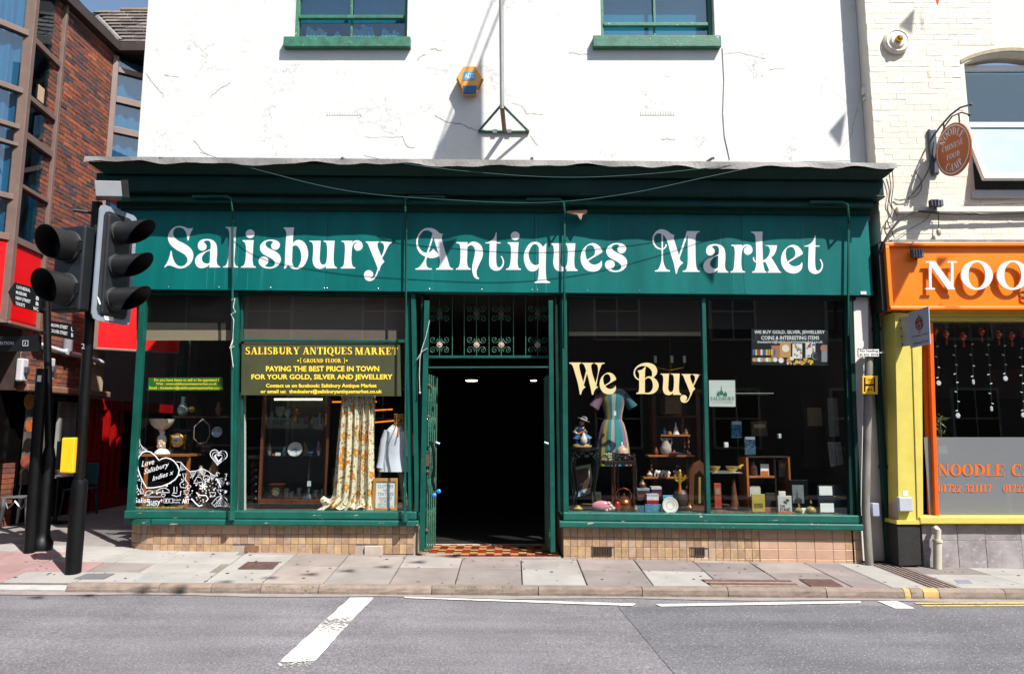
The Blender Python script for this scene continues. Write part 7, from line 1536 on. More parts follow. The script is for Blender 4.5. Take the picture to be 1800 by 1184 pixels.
# its interior
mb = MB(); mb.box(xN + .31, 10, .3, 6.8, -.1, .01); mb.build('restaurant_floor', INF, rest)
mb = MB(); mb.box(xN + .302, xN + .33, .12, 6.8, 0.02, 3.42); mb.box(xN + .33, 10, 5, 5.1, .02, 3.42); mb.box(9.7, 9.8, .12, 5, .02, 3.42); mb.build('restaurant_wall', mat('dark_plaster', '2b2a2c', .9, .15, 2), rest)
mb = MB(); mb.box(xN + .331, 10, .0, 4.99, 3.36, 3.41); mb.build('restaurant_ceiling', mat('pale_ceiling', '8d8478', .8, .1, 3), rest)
t = thing('framed_picture', 'dark red framed picture hanging at the back of the restaurant', 'picture', P(1770, 700, 2.5)); bxp('frame', mat('dark_red', '3a0a0c', .5, .2, 6), t, 1740, 650, 1830, 700, 2.5, 2.55)
t = thing('wall_sign', 'black sign with grey letters at the left of the restaurant interior', 'sign', P(1660, 698, 2.0)); bxp('panel', BLACK, t, 1646, 650, 1674, 698, 2.0, 2.04)
t = thing('table', 'pale table edge seen through the frosted restaurant pane', 'table', P(1780, 905, 1.0)); bxp('tabletop', mat('pale_table', '8a7a6e', .5, .1, 5), t, 1655, 796, 1900, 802, .9, 1.5); 
for px in (1772, 1800): bxp('leg', PINE, t, px, 850, px + 5, 908, .6, .65)
t = thing('plant', 'small spiky green plant beside the orange window post', 'plant', P(1655, 768, .1)); mb = MB(); rnd = random.Random(31); LEAF = mat('variegated_leaf', '4a5a2a', .5, .5, 30, chips=('b8b48a', .58, 30))
for _ in range(46):
    c = P(1654 + rnd.uniform(-3, 3), 758 + rnd.uniform(-28, 30), .1); a = rnd.uniform(0, 6.28); l = rnd.uniform(.04, .11); d = Vector((math.cos(a) * l, rnd.uniform(-.3, .3) * l, math.sin(a) * l * .8)); w_ = Vector((-math.sin(a), 0, math.cos(a))) * .008
    mb.add([c, c + d * .5 + w_, c + d, c + d * .5 - w_], [(0, 1, 2, 3)])
mb.build('leaf', LEAF, t); mb = MB(); mb.tpx([(1653, 810), (1654, 770), (1652, 732)], .1, .01, 5); mb.build('stem', mat('stem_green', '3a4420', .7, .2, 9), t); bxp('pot', PORC, t, 1650, 784, 1666, 806, .05, .15)
# paper lanterns and light strings in its window
LR = mat('lantern_red', 'b8121a', .5, .15, 12); LG = mat('lantern_gold', 'c9962a', .4, .15, 12)
def lantern(px, py):
    t = thing('paper_lantern', 'red paper lantern %s in the restaurant window' % ('half hidden behind the orange post', 'hanging second from the orange post', 'hanging low, third from the orange post', 'hanging high, fourth from the orange post', 'fifth from the orange post', 'low near the right edge', 'cut by the right edge')[lan.index((px, py))], 'lantern', P(px, py, .12), 'red lanterns strung across the restaurant window')
    mb = MB(); c = P(px, py, .12); mb.ball(c, .045, 12, 1, 1, .85); mb.build('globe', LR, t, smooth=True)
    mb = MB(); mb.lathe(c.x, c.y, [(.02, c.z + .036), (.02, c.z + .048)], 10); mb.lathe(c.x, c.y, [(.02, c.z - .048), (.02, c.z - .036)], 10); mb.ball((c.x, c.y - .036, c.z), .018, 8, 1, .5, 1); mb.build('band', LG, t)
    mb = MB(); mb.tube([(c.x, c.y, c.z - .05), (c.x, c.y, c.z - .14)], [.006, .014], 6); mb.build('tassel', LR, t)
lan = [(1643.5, 582), (1663, 587), (1693, 591), (1725, 582.5), (1755, 587.5), (1778, 590), (1801, 586)]
for p in lan: lantern(*p)
pts = []
for i, (a, b) in enumerate(lan):
    if i: pts.append(((a + lan[i - 1][0]) / 2 - 2, 566))
    pts.append((a, b - 6))
mb = MB(); mb.tpx(pts, .12, .004, 4); mb.tpx([(1640, 570), (1700, 574), (1735, 566), (1790, 577), (1820, 566)], .13, .004, 4); o = mb.build('string', mat('red_string', '7a1a14', .7, .1, 5), None, at=P(1700, 566, .12)); tag(o, 'zigzag red string carrying the lanterns in the restaurant window', 'string')
STR = mat('green_wire', '2a4a3a', .6, .2, 9); FL = mat('snow_white', 'd0d0d4', .5, .05, 6)
for k, (px, x2, yb_2, yt) in enumerate(((1645, 1650, 672, 600), (1677, 1684, 729, 600), (1707, 1711, 670, 596), (1735, 1743, 717, 598), (1764, 1767.5, 664, 600), (1794, 1799, 728, 605))):
    t = thing('light_string', ('light string close to the orange post', 'long light string reaching lowest near the orange post', 'short light string with an edge-on snowflake', 'long light string with an edge-on snowflake', 'shortest light string left of the last one', 'long light string at the right edge')[k] + ' in the restaurant window', 'light string', P(x2, yb_2, .1), 'snowflake light strings in the restaurant window')
    mb = MB(); mb.tpx([(px, 566), (px + (x2 - px) * .4, yt + 20), (x2, yb_2 - 4)], .1, .004, 4)
    mb.build('wire', STR, t); mb = MB()
    n_ = int((yb_2 - yt) / 15)
    for i in range(n_):
        f = (i + .5) / n_; c = P(px + (x2 - px) * f, yt + (yb_2 - yt) * f, .1); mb.tube([c, c + Vector(((-1)**i * .028, 0, .008 * (-1)**(i // 2)))], .007, 5)
    mb.build('bulb', FL, t); mb = MB(); c = P(x2, yb_2 + 1, .1)
    tr = .3 if k in (2, 3) else 1
    for i in range(6):
        a = i * math.pi / 3; mb.ball((c.x + .02 * tr * math.cos(a), c.y, c.z + .022 * math.sin(a)), .014, 6, 1, .4, 1)
    mb.ball(c, .014, 6, 1, .4, 1); mb.build('snowflake', FL, t)
# things on the restaurant wall
t = thing('wall_lamp', 'round cream wall lamp with brass centre above the drainpipe corner', 'lamp', P(1575, 75, YN)); p = P(1575, 74, YN - .02)
for nm, m, pr in (('backplate', CRB, [(.175, -.02), (.175, .03), (.15, .05), (.13, .04), (.1, .05), (.095, .065), (.075, .07)]), ('boss', BRASS, [(.045, .06), (.045, .1), (.03, .12), (.02, .13)])):
    mb = MB(); mb.M = Matrix.Translation(p) @ Matrix.Rotation(R(90), 4, 'X'); mb.lathe(0, 0, pr, 24); mb.build(nm, m, t, smooth=True)
t = thing('hanging_sign', 'oval orange hanging sign with white lettering on an iron arm over the restaurant', 'sign', P(1640, 300, YN))
GI = mat('grey_iron', '3f444c', .5, .2, 9)
bp = P(1641, 270, YN - .03); mb = MB(); mb.box(bp.x - .055, bp.x + .055, YN - .05, YN, P(1640, 309, YN).z, P(1640, 228, YN).z); mb.build('backplate', GI, t, bevel=.03)
# arm runs out from the wall towards the street and a little to the left
arm0 = P(1640, 240, YN - .05); DV = Vector((.24, -.97, 0)).normalized()
A = lambda d, z: Vector((arm0.x, arm0.y, arm0.z)) + DV * d + Vector((0, 0, z))
mb = MB(); mb.tube([A(0, .0), A(.12, .08), A(.3, .17), A(.45, .2), A(.6, .17)], .013, 6); mb.tube([A(0, -.35), A(.08, -.1), A(.2, .06), A(.32, .14), A(.46, .13), A(.57, .05)], .01, 6); mb.ball(A(.6, .17), .022, 8); mb.ball(A(.57, .05), .022, 8); mb.build('arm', GI, t)
mb = MB(); cS = A(.3, -.3); rx, rz_ = .27, .345; NN = 40; nrm = Vector((-DV.y, DV.x, 0)); nrm = nrm if nrm.x < 0 else -nrm
def onS(u, v, off): return cS + DV * u + Vector((0, 0, v)) + nrm * off
for off in (.012, -.012): pass
vs = [onS(rx * math.cos(2 * math.pi * i / NN), rz_ * math.sin(2 * math.pi * i / NN), .012) for i in range(NN)] + [onS(rx * math.cos(2 * math.pi * i / NN), rz_ * math.sin(2 * math.pi * i / NN), -.012) for i in range(NN)]
mb.add(vs, [tuple(range(NN)), tuple(range(NN, 2 * NN))[::-1]] + [(i, i + NN, (i + 1) % NN + NN, (i + 1) % NN) for i in range(NN)]); mb.build('board', mat('orange_sign', 'b8581a', .5, .12, 4), t)
mb = MB(); k1, k2 = .93, .885
for i in range(NN):
    a, b = 2 * math.pi * i / NN, 2 * math.pi * (i + 1) / NN; mb.add([onS(rx * k * math.cos(c), rz_ * k * math.sin(c), .0135) for k, c in ((k1, a), (k1, b), (k2, b), (k2, a))], [(0, 1, 2, 3)])
mb.build('border', WL, t)
sgn = 1 if nrm.dot(Vector((0, -CD, CH)) - cS) > 0 else -1
rdir = 1 if (DV.cross(Vector((0, 0, 1)))).dot(nrm) < 0 else 1
def flip(fn): return lambda u, v: fn(1 - u, v)
# seen from the street the sign's outer end is on the right or left; pick the reading direction
right = DV if (ray(0, 0) is not None and ((cS + DV * .1).x / ((cS + DV * .1).y + CD) > cS.x / (cS.y + CD))) else -DV
def onR(u, v, off=.0138): return cS + right * u + Vector((0, 0, v)) + nrm * off
mb = MB()
def fnbox(x0, y0, x1, y1): return lambda u, v: onR(x0 + (x1 - x0) * u, y0 + (y1 - y0) * v)
vs, fs = serif_raw('CHINESE'); 
def sflat(body, x0, y0, x1, y1, arc=0.):
    vs, fs = serif_raw(body); ax, bx = min(v[0] for v in vs), max(v[0] for v in vs); out = []
    for v in vs:
        u = (v[0] - ax) / (bx - ax); off = .0138 + v[2] * .0002
        if arc:
            th = math.pi / 2 - arc * (u - .5) * 2; r0 = y0 + (y1 - y0) * v[1]
            if arc > 0: out.append(onR(rx / rz_ * r0 * math.cos(th), r0 * math.sin(th), off))
            else: th = -math.pi / 2 + -arc * (u - .5) * 2; r0 = y1 - (y1 - y0) * v[1]; out.append(onR(rx / rz_ * r0 * math.cos(th), r0 * math.sin(th), off))
        else: out.append(onR(x0 + (x1 - x0) * u, y0 + (y1 - y0) * v[1], off))
    mb.add(out, fs)
sflat('NOODLE', 0, .19, 0, .285, 1.05); sflat('CAMP', 0, .185, 0, .28, -.68); sflat('CHINESE', -.16, .015, .16, .085); sflat('FOOD', -.1, -.115, .1, -.045)
mb.build('lettering', WL, t)
mb = MB()
for u in (-.12, .12): mb.tube([onS(u, .31, 0), onS(u, .42, 0)], .01, 6)
mb.build('hanger', GI, t)
for lab, pa, w_, Yl in (('small grey floodlight above the string course', (1637, 350, 1659, 362), .06, YN - .16), ('small grey floodlight on the orange fascia', (1605, 437, 1624, 452), .05, Yo - .05)):
    t = thing('floodlight', lab + ' of the restaurant', 'floodlight', P(pa[0], pa[3], Yl)); mb = MB(); mb.rpx(*pa, Yl, Yl + .07); mb.build('housing', GI, t, bevel=.008); mb = MB()
    for k in range(4): mb.rpx(pa[0] + 1 + k * (pa[2] - pa[0]) / 4, pa[1] + 1, pa[0] + 2.5 + k * (pa[2] - pa[0]) / 4, pa[3] - 1, Yl - .008, Yl)
    mb.build('fin', METAL, t); mb = MB(); c = P((pa[0] + pa[2]) / 2, pa[3], Yl + .04); mb.tube([c, c + Vector((0, .1, -.02))], .012, 6); mb.build('mount', BLACK, t)
wire('black bundled cable rising from the fascia corner and running along the restaurant wall', [(1549, 445, -.2), (1555, 425, -.24), (1570, 400, -.24), (1590, 380, -.24), (1612, 372, -.24), (1650, 374, -.23), (1720, 376, -.22), (1830, 372, -.22)], .018, DW_)
wire('thin looped cable beside the hanging sign bracket', [(1641, 250, -.25), (1635, 290, -.22), (1620, 320, -.2), (1600, 345, -.18), (1585, 352, -.17), (1572, 350, -.16)], .008, DW_)
wire('thin slack cable hanging in a loop near the hanging sign', [(1607, 300, -.17), (1619, 318, -.17), (1618, 335, -.17), (1604, 347, -.17), (1578, 352, -.17)], .005, DW_)
wire('tangled cable hanging from the right end of the green cornice', [(1562, 300, -.2), (1566, 330, -.18), (1563, 352, -.18), (1568, 372, -.18), (1560, 388, -.18), (1567, 405, -.18), (1572, 418, -.18)], .006, DW_)
wire('second tangled cable below the right end of the green cornice', [(1568, 298, -.2), (1570, 326, -.18), (1567, 360, -.18), (1577, 380, -.18), (1565, 392, -.18), (1558, 388, -.18), (1556, 402, -.18)], .006, DW_)
wire('thin diagonal cable above the orange fascia', [(1572, 420, -.17), (1600, 402, -.17), (1625, 388, -.17), (1646, 368, -.17), (1700, 362, -.17), (1830, 356, -.17)], .004, DW_)
wire('short cable feeding the small floodlight on the orange fascia', [(1606, 425, -.28), (1600, 432, -.36), (1602, 442, -.36), (1608, 447, -.36)], .005, DW_)
t = thing('wall_lamp', 'small cream bulb fitting hanging on its cable above the orange fascia', 'lamp', P(1650, 412, -.2)); mb = MB(); mb.tpx([(1649, 375), (1650, 392), (1650, 402)], -.2, .006, 5); mb.build('cable', DW_, t); mb = MB(); mb.ball(P(1650, 408, -.2), .045, 10, .7, .7, 1.2); mb.build('bulb', mat('bulb_cream', 'a8a08c', .3, .1, 6), t)
# projecting flag sign on the yellow pilaster
t = thing('projecting_sign', 'pale rectangular projecting sign with red noodle bowl face on the yellow pilaster', 'sign', P(1587, 600, Yp))
a0, a1 = P(1583, 560, Yp - .01), P(1588, 610, Yp - .01)
far_ = Vector((a0.x + .25, Yp - .62, 0))
x0, y0 = P(1598, 570, Yp - .16).x, Yp - .16
c4 = [P(1597, 549, Yp - .18), P(1632, 538, Yp - .62), P(1635, 604, Yp - .62), P(1600, 612, Yp - .18)]
mb = MB(); nn = Vector((-.8, -.3, 0)).normalized() * .012
mb.add([p + nn * -1 for p in c4] + [p for p in c4], [(3, 2, 1, 0), (4, 5, 6, 7), (0, 1, 5, 4), (1, 2, 6, 5), (2, 3, 7, 6), (3, 0, 4, 7)][:]); mb.build('panel', mat('pale_sign', '9fa6b4', .35, .05, 4), t)
b4 = [P(1581, 558, Yp), P(1598, 555, Yp - .2), P(1602, 607, Yp - .2), P(1586, 609, Yp)]
mb = MB(); mb.add([p - nn * .8 for p in b4] + [p - nn * .2 for p in b4], [(3, 2, 1, 0), (4, 5, 6, 7), (0, 1, 5, 4), (1, 2, 6, 5), (2, 3, 7, 6), (3, 0, 4, 7)]); mb.build('bracket', mat('clear_bracket', 'a8a89c', .3, .1, 4), t)
mb = MB()
for py in (563, 577, 591, 605): mb.ball(P(1583.5 + (py - 563) * .08, py, Yp - .015), .013, 7)
mb.build('bolt', GI, t)
def onF(u, v, off=.004):
    a = c4[0].lerp(c4[1], u); b = c4[3].lerp(c4[2], u); return a.lerp(b, v) + nn / nn.length * off
RP = mat('red_print', '8a2428', .5, .05, 5)
mb = MB(); K = 16
bowl = [onF(.32 + .4 * k / K, .4) for k in (0, K)]
mb.add([onF(.52 + .2 * math.cos(math.pi + math.pi * k / K), .4 + .17 * math.sin(math.pi * k / K)) for k in range(K + 1)], [tuple(range(K + 1))])
for s_ in (.16, .11, .06): 
    pts = [onF(.52 + s_ * math.cos(math.pi * k / 12), .385 - s_ * 1.05 * math.sin(math.pi * k / 12), .005) for k in range(13)]; mb.tube(pts, .006, 4)
mb.tube([onF(.36, .3, .005), onF(.33, .345, .005), onF(.36, .38, .005)], .006, 4); mb.tube([onF(.5, .2, .005), onF(.52, .16, .005)], .006, 4)
mb.add([onF(.47, .6), onF(.57, .64), onF(.57, .6), onF(.47, .64)], [(0, 1, 2, 3)])
mb.build('emblem', RP, t); mb = MB()
for u in (.44, .6): mb.tube([onF(u - .035, .455, .006), onF(u, .43, .006), onF(u + .035, .455, .006)], .004, 4)
mb.tube([onF(.42 + .2 * k / 6, .49 + .03 * math.sin(math.pi * k / 6), .006) for k in range(7)], .004, 4); mb.build('face', mat('pale_sign', '9fa6b4'), t)
mb = MB(); text(mb, 'Noodle Camp', 0, 0, 0, 0, 0, .015, .2, lambda u, v: onF(.12 + .82 * u, .74 - .06 * v, .004)); text(mb, 'Chinese Food', 0, 0, 0, 0, 0, .015, .2, lambda u, v: onF(.16 + .76 * u, .93 - .06 * v, .004)); mb.build('lettering', RP, t)
t = thing('meter_box', 'pale grey square meter box low on the yellow pilaster', 'meter box', P(1593, 899, Yp)); mb = MB(); mb.rpx(1581, 873.5, 1605, 898.5, Yp - .07, Yp); mb.build('case', mat('grey_plastic', 'a6adb4', .5, .05, 5), t, bevel=.01)
o = MB(); o.rpx(1587, 862, 1596, 871, Yp - .004, Yp - .001); o = o.build('sticker', PAPER, None, at=P(1591, 870, Yp)); tag(o, 'small white sticker above the meter box', 'sticker')
t = thing('junction_box', 'pinkish white box on the side of the yellow pilaster', 'meter box', P(1570, 912, -.2)); mb = MB(); mb.hexa([P(1563, 912, .05), P(1577, 913, Yp + .02), P(1577, 913, Yp + .02) + Vector((.03, 0, 0)), P(1563, 912, .05) + Vector((.05, 0, 0))], [P(1561, 884, .05), P(1575, 880, Yp + .02), P(1575, 880, Yp + .02) + Vector((.03, 0, 0)), P(1561, 884, .05) + Vector((.05, 0, 0))]); mb.build('case', mat('pink_plastic', 'b39a94', .5, .1, 5), t, bevel=.006)
t = thing('junction_box', 'pale blue grey box on the white end wall behind the grey post', 'meter box', P(1540, 906, -.0)); mb = MB(); mb.rpx(1534, 884, 1546, 907, -.02, .15); mb.build('case', mat('blue_grey_plastic', '9a9fb0', .5, .05, 5), t, bevel=.006)
t = thing('waste_pipe', 'white plastic waste pipe standing before the grey stone cladding', 'pipe', P(1648, 998, Yp)); WP = mat('off_white_pipe', 'b5b09f', .45, .08, 4)
mb = MB(); mb.tube([P(1648, 999, Yp - .07), P(1648, 949, Yp - .07)], .047, 12); mb.tube([P(1648, 952, Yp - .07), P(1648, 948, Yp - .07)], .056, 12); mb.tube([P(1648, 948, Yp - .07), P(1649, 930, Yp - .07)], .035, 12); mb.tube([P(1649, 932, Yp - .07), P(1646, 928, Yp - .06), P(1640, 931, Yp + .0)], .034, 10); mb.build('pipe', WP, t, smooth=True)
t = thing('drainpipe', 'dark green downpipe between the shop end wall and the yellow pilaster', 'drainpipe', P(1557, 980, .05)); mb = MB(); mb.tube([P(1538, 520, .08), P(1545, 700, .08), P(1562, 985, .08)], .045, 10); mb.build('pipe', DGREEN, t, smooth=True)
for py, px in ((575, 1540.5), (817, 1552)): mb = MB(); mb.tube([P(px, py, .08), P(px + .3, py + 6, .08)], .058, 10); mb.build('collar', DGREEN, t)
# post with parking plates
t = thing('sign_post', 'slim grey post with a no loading plate and a yellow hydrant plate', 'sign post', P(1527, 993, -.2))
gp = G(1527, 992); gp.y = -.1; PST = mat('galvanised_post', '77746e', .55, .4, 8, .002, 30, stretch=(1, 1, .3), chips=('7a5238', .68, 9))
ptop = P(1527, 628, gp.y)
mb = MB(); mb.tube([Vector((gp.x, gp.y, -.15)), Vector((gp.x, gp.y, .6)), Vector((ptop.x, gp.y, ptop.z))], .05, 14); mb.build('post', PST, t, smooth=True)
mb = MB(); mb.quad([(1508, 612), (1546, 612.5), (1546, 627), (1508, 627)], gp.y - .07, gp.y - .06); pl = mb.build('plate', PAPER, t)
mb = MB(); 
for q in ([(1508.3, 612.3), (1546, 612.3), (1546, 613), (1508.3, 613)], [(1508.3, 626), (1546, 626), (1546, 627), (1508.3, 627)], [(1508.3, 613), (1509, 613), (1509, 626), (1508.3, 626)], [(1545.3, 613), (1546, 613), (1546, 626), (1545.3, 626)]): mb.quad(q, gp.y - .073, gp.y - .0701)
text(mb, 'No loading', 1511.5, 614.2, 1543.5, 619.6, gp.y - .072, .012); text(mb, 'at any time', 1511, 620.4, 1544, 625.6, gp.y - .072, .012); mb.build('print', BLACK, pl)
mb = MB(); mb.quad([(1516, 660.5), (1543, 660), (1543, 692.5), (1516, 692)], gp.y - .075, gp.y - .06); hy = mb.build('hydrant_plate', mat('hydrant_yellow', 'e0a818', .45, .05, 5), t, bevel=.004)
mb = MB(); yy = gp.y - .078
for q in ([(1519, 663), (1521.5, 663), (1521.5, 688), (1519, 688)], [(1536, 663), (1538.5, 663), (1538.5, 688), (1536, 688)], [(1521.5, 674.5), (1536, 674.5), (1536, 677.5), (1521.5, 677.5)]): mb.quad(q, yy, yy + .002)
text(mb, '150', 1524, 665, 1533.5, 669, yy, .01); text(mb, '81', 1524.5, 682, 1532.5, 686, yy, .01); text(mb, 'mm', 1526, 670.5, 1532, 672.5, yy); mb.build('print', BLACK, hy)
mb = MB()
for py in (616, 666, 686): mb.tube([P(1527, py, gp.y + .0), P(1527, py + 1, gp.y + .0)], .06, 10)
mb.ball(P(1552, 619, gp.y - .02), .02, 8); mb.tube([P(1540, 620, gp.y - .03), P(1553, 620, gp.y - .02)], .007, 5); mb.build('clip', METAL, t)
# ------------------------------------------------------------------ brick building across the alley
XB = -7.4
bk = thing('brick_building', 'red brick building with brown framed bay windows and red panels across the alley', 'building', (-8.5, 2.5, 0))
BM = [mat('brick_%s' % n_, c, .85, .3, 14, .003, 60, rnd=.25) for n_, c in (('orange', '7c4630'), ('red', '6c3e34'), ('brown', '583c35'), ('purple', '473a3c'), ('rust', '864a32'))]
MORT = mat('mortar', 'a08e76', .95, .2, 9)
FRM = mat('brown_frame', '6d5a52', .5, .12, 5); DRKG = glass_mat('bay_glass', (.5, .72, .8), 1.8)
cor = PX(203, 95, XB); yC = cor.y; zE = cor.z
zlo = PX(110, 681, XB).z; yS = PX(36, 640, XB).y
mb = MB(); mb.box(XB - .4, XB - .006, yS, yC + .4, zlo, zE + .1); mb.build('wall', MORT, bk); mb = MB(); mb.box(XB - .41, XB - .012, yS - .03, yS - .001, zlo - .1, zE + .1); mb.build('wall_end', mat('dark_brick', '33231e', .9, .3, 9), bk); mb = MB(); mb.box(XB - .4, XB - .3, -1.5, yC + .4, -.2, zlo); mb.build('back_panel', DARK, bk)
def brick_at(y, z, w_=.21):
    j = lambda s: random.uniform(-s, s); d = .004 + random.uniform(0, .007); h = .065
    f = [(XB + d + j(.002), y + j(.003), z + j(.002)), (XB + d + j(.002), y + w_ + j(.003), z + j(.002)), (XB + d + j(.002), y + w_ + j(.003), z + h + j(.002)), (XB + d + j(.002), y + j(.003), z + h + j(.002))]
    b = [(XB - .008, p[1] + (-.003 if i in (0, 3) else .003), p[2] + (-.003 if i < 2 else .003)) for i, p in enumerate(f)]
    return f + b, [(0, 1, 2, 3), (4, 5, 1, 0), (5, 6, 2, 1), (6, 7, 3, 2), (7, 4, 0, 3)]
cand = []; z = zlo; r_ = 0
while z < zE - .05:
    y = yS - (.1125 if r_ % 2 else 0)
    while y < yC:
        a = max(y, yS + .005); b = min(y + .209, yC - .004)
        if b - a > .04: cand.append((a, z, b - a))
        y += .225
    z += .075; r_ += 1
def projp(v):
    d = Vector(v) - Vector((0, -CD, CH)); f = d.y * math.cos(PIT) + d.z * math.sin(PIT); u = -d.y * math.sin(PIT) + d.z * math.cos(PIT)
    return 900 + F * d.x / f, 592 - F * u / f
vis, rest_ = [], []
for c in cand:
    px, py = projp((XB, c[0] + .1, c[1])); hid = py > 355 and 150 < px < 250 or (60 < px < 155 and 395 < py < 560) or (px < 107 and py < 565) or py < 12
    (rest_ if hid else vis).append(c)
random.shuffle(vis); parts_, more = vis[:298], vis[298:] + rest_
for c in parts_:
    mb = MB(); mb.add(*brick_at(*c)); mb.build('brick', random.choices(BM, (4, 4, 3, 2, 2))[0], bk)
mb = MB()
for c in more: mb.m = random.choices(range(5), (4, 4, 3, 2, 2))[0]; mb.add(*brick_at(*c))
mb.build('brickwork', BM, bk, kind='stuff')
# brick ledge at the foot of the wall
mb = MB(); mb.box(XB - .1, XB + .1, PX(38, 690, XB).y, PX(180, 690, XB).y + .1, zlo - .11, zlo - .002); mb.build('brick_ledge', mat('ledge_brick', '7a5a46', .85, .35, 9, .004, 30, stretch=(1, 9, 1)), bk, bevel=.02)
def facet(a, b):                                       # matrix: x along a->b, y into the wall, z up
    d = Vector((b[0] - a[0], b[1] - a[1])); L = d.length; d /= L; n_ = Vector((-d.y, d.x))
    if n_.dot(Vector((-a[0], -CD - a[1]))) > 0: n_ = -n_
    return Matrix(((d.x, n_.x, 0, a[0]), (d.y, n_.y, 0, a[1]), (0, 0, 1, 0), (0, 0, 0, 1))), L
REDP = mat('red_panel', 'd2020a')
CURT = mat('pale_curtain', '6fa5bd', .85, .25, 3, stretch=(14, 14, .2))
def bay(a, b, rails, zbot, zpan0, zpan1, ztop, th_=.05, posts=(0, 1), curtain=0):
    M_, L = facet(a, b)
    fm = MB(); fm.M = M_
    for k in posts: fm.box(-.05 if k == 0 else L - .03, .045 if k == 0 else L + .04, -.05, .1, zpan0 - .06, ztop)
    for z, t in rails: fm.box(.0451, L - .0451, -.03, .08, z - t / 2, z + t / 2)
    fm.box(-.06, L + .06, -.06, .1, zpan0 - .1, zpan0 - .061)
    w_ = fm.build('window', FRM, bk, bevel=.006)
    p = MB(); p.M = M_; p.box(.0452, L - .0452, .03, .036, zpan1, ztop); p.build('pane', DRKG, w_)
    p = MB(); p.M = M_; p.box(.0452, L - .0452, .0, .05, zpan0 - .06, zpan1); p.build('panel', REDP, bk)
    p = MB(); p.M = M_; p.box(-.1, L + .1, .5, .6, zpan0, ztop); p.build('room_back', CURT if curtain else mat('dark_room', '12181c', .9, .3, 2), bk)
    if curtain:
        p = MB(); p.M = M_; N_ = 40
        p.add([(L * i / N_, .12 + .02 * math.sin(i * 1.3), z) for z in (zpan1, ztop) for i in range(N_ + 1)], [(i, i + 1, i + 42, i + 41) for i in range(N_)]); p.build('curtain', CURT, w_)
rf = (XB + .01, PX(97, 200, XB).y); zq = PX(97, 200, XB).z
for k in range(300):
    Nn = (rf[0] + .0012 * k, rf[1] - .0099 * k)
    if projp((*Nn, zq))[0] < 47: break
zN = lambda py: P(55, py, Nn[1]).z
lf = (Nn[0] - .559 * 1.3, Nn[1] - .829 * 1.3)
zt_ = 8.6
bay(lf, Nn, [(zN(62), .09), (zN(163), .08), (zN(226), .07), (zN(257), .05), (zN(348), .08), (zN(418), .1)], 0, zN(556), zN(421), zt_, posts=(0,), curtain=1)
bay(Nn, rf, [(zN(66), .09), (zN(167), .08), (zN(234), .11), (zN(323), .06), (zN(419), .1)], 0, zN(556), zN(421), zt_, posts=(0, 1))
mb = MB(); mb.box(-10.5, lf[0] - .06, lf[1] - .6, lf[1] + 2, zN(560), zt_); mb.build('end_wall', BM[1], bk)
mb = MB(); mb.add([(lf[0], lf[1], zN(560)), (Nn[0], Nn[1], zN(560)), (rf[0], rf[1], zN(560)), (-9, rf[1], zN(560)), (-9, lf[1], zN(560))] + [(lf[0], lf[1], zN(560) + .03), (Nn[0], Nn[1], zN(560) + .03), (rf[0], rf[1], zN(560) + .03), (-9, rf[1], zN(560) + .03), (-9, lf[1], zN(560) + .03)], [(4, 3, 2, 1, 0), (5, 6, 7, 8, 9)] + [(i, (i + 1) % 5, (i + 1) % 5 + 5, i + 5) for i in range(5)]); mb.build('bay_soffit', mat('bay_soffit', '4a3a34', .8, .2, 4), bk)
for py, px, w_ in ((180, 74, .14),):                   # paper label stuck inside a broken pane
    q = PL(px, 165, Nn, rf); M_, L = facet(Nn, rf); mb = MB(); mb.M = M_; loc = M_.inverted() @ q; mb.box(loc.x - .07, loc.x + .1, .02, .026, loc.z - .12, loc.z + .12); mb.build('paper_label', mat('label_card', 'b59a7c', .7, .1, 5), bk)
# back bay seen over the corner of the shop
K_ = (XB + .02, yC); E_ = (K_[0] + .81 * 1.6, K_[1] + .59 * 1.6)
zK = lambda py: PX(200, py, XB).z
bay(K_, E_, [(zK(121), .1), (zK(176), .12), (zK(232), .12), (zK(290), .1)], 0, zK(612), zK(505), zE - .05, curtain=1)
mb = MB(); mb.box(XB - .2, XB + .14, yS - .4, yC + .0, zE, zE + .17); mb.build('gutter_board', mat('brown_gutter', '3d322f', .5, .15, 5), bk, bevel=.01)
gm = MB(); gm.box(XB + .141, XB + 3.2, yC - .12, yC + .02, zE, zE + .17); gm.build('gutter_board', MATS['brown_gutter'], bk, bevel=.01)
gm = MB(); gm.box(XB, XB + 3.2, yC + .021, yC + 2.2, zE + .0, zE + .04); gm.build('eaves_soffit', mat('black_soffit', '15110f', .8, .2, 4), bk)
# concrete roof tiles: one slope above the wall, one above the back bay
RT = mat('roof_tile', '5d5450', .9, .3, 14, .006, 40, rnd=.18, huevar=['625853', '6b605a', '544c4a'], chips=('8a7f78', .66, 20))
LICH = mat('lichen_tile', '6a5f55', .9, .35, 12, .006, 40, rnd=.15, chips=('b0802a', .6, 9))
def tile_on(o, ax, up, nrm, u, v, w_, h_, m):
    q = lambda a, b, t: o + ax * a + up * b + nrm * t
    j = random.uniform(-.006, .006); mb = MB()
    mb.add([q(u, v, .035 + j), q(u + w_, v, .035 + j), q(u + w_, v + h_, .005), q(u, v + h_, .005), q(u, v, .0 + j), q(u + w_, v, .0 + j), q(u + w_, v + h_, -.02), q(u, v + h_, -.02)], [(0, 1, 2, 3), (4, 5, 1, 0), (5, 6, 2, 1), (7, 4, 0, 3), (4, 7, 6, 5)]); mb.build('roof_tile', m, bk)
up1 = Vector((0, 1, 1)).normalized(); n1 = Vector((0, -1, 1)).normalized(); o1 = Vector((XB + .12, yC - .1, zE + .16))
ridge = 0
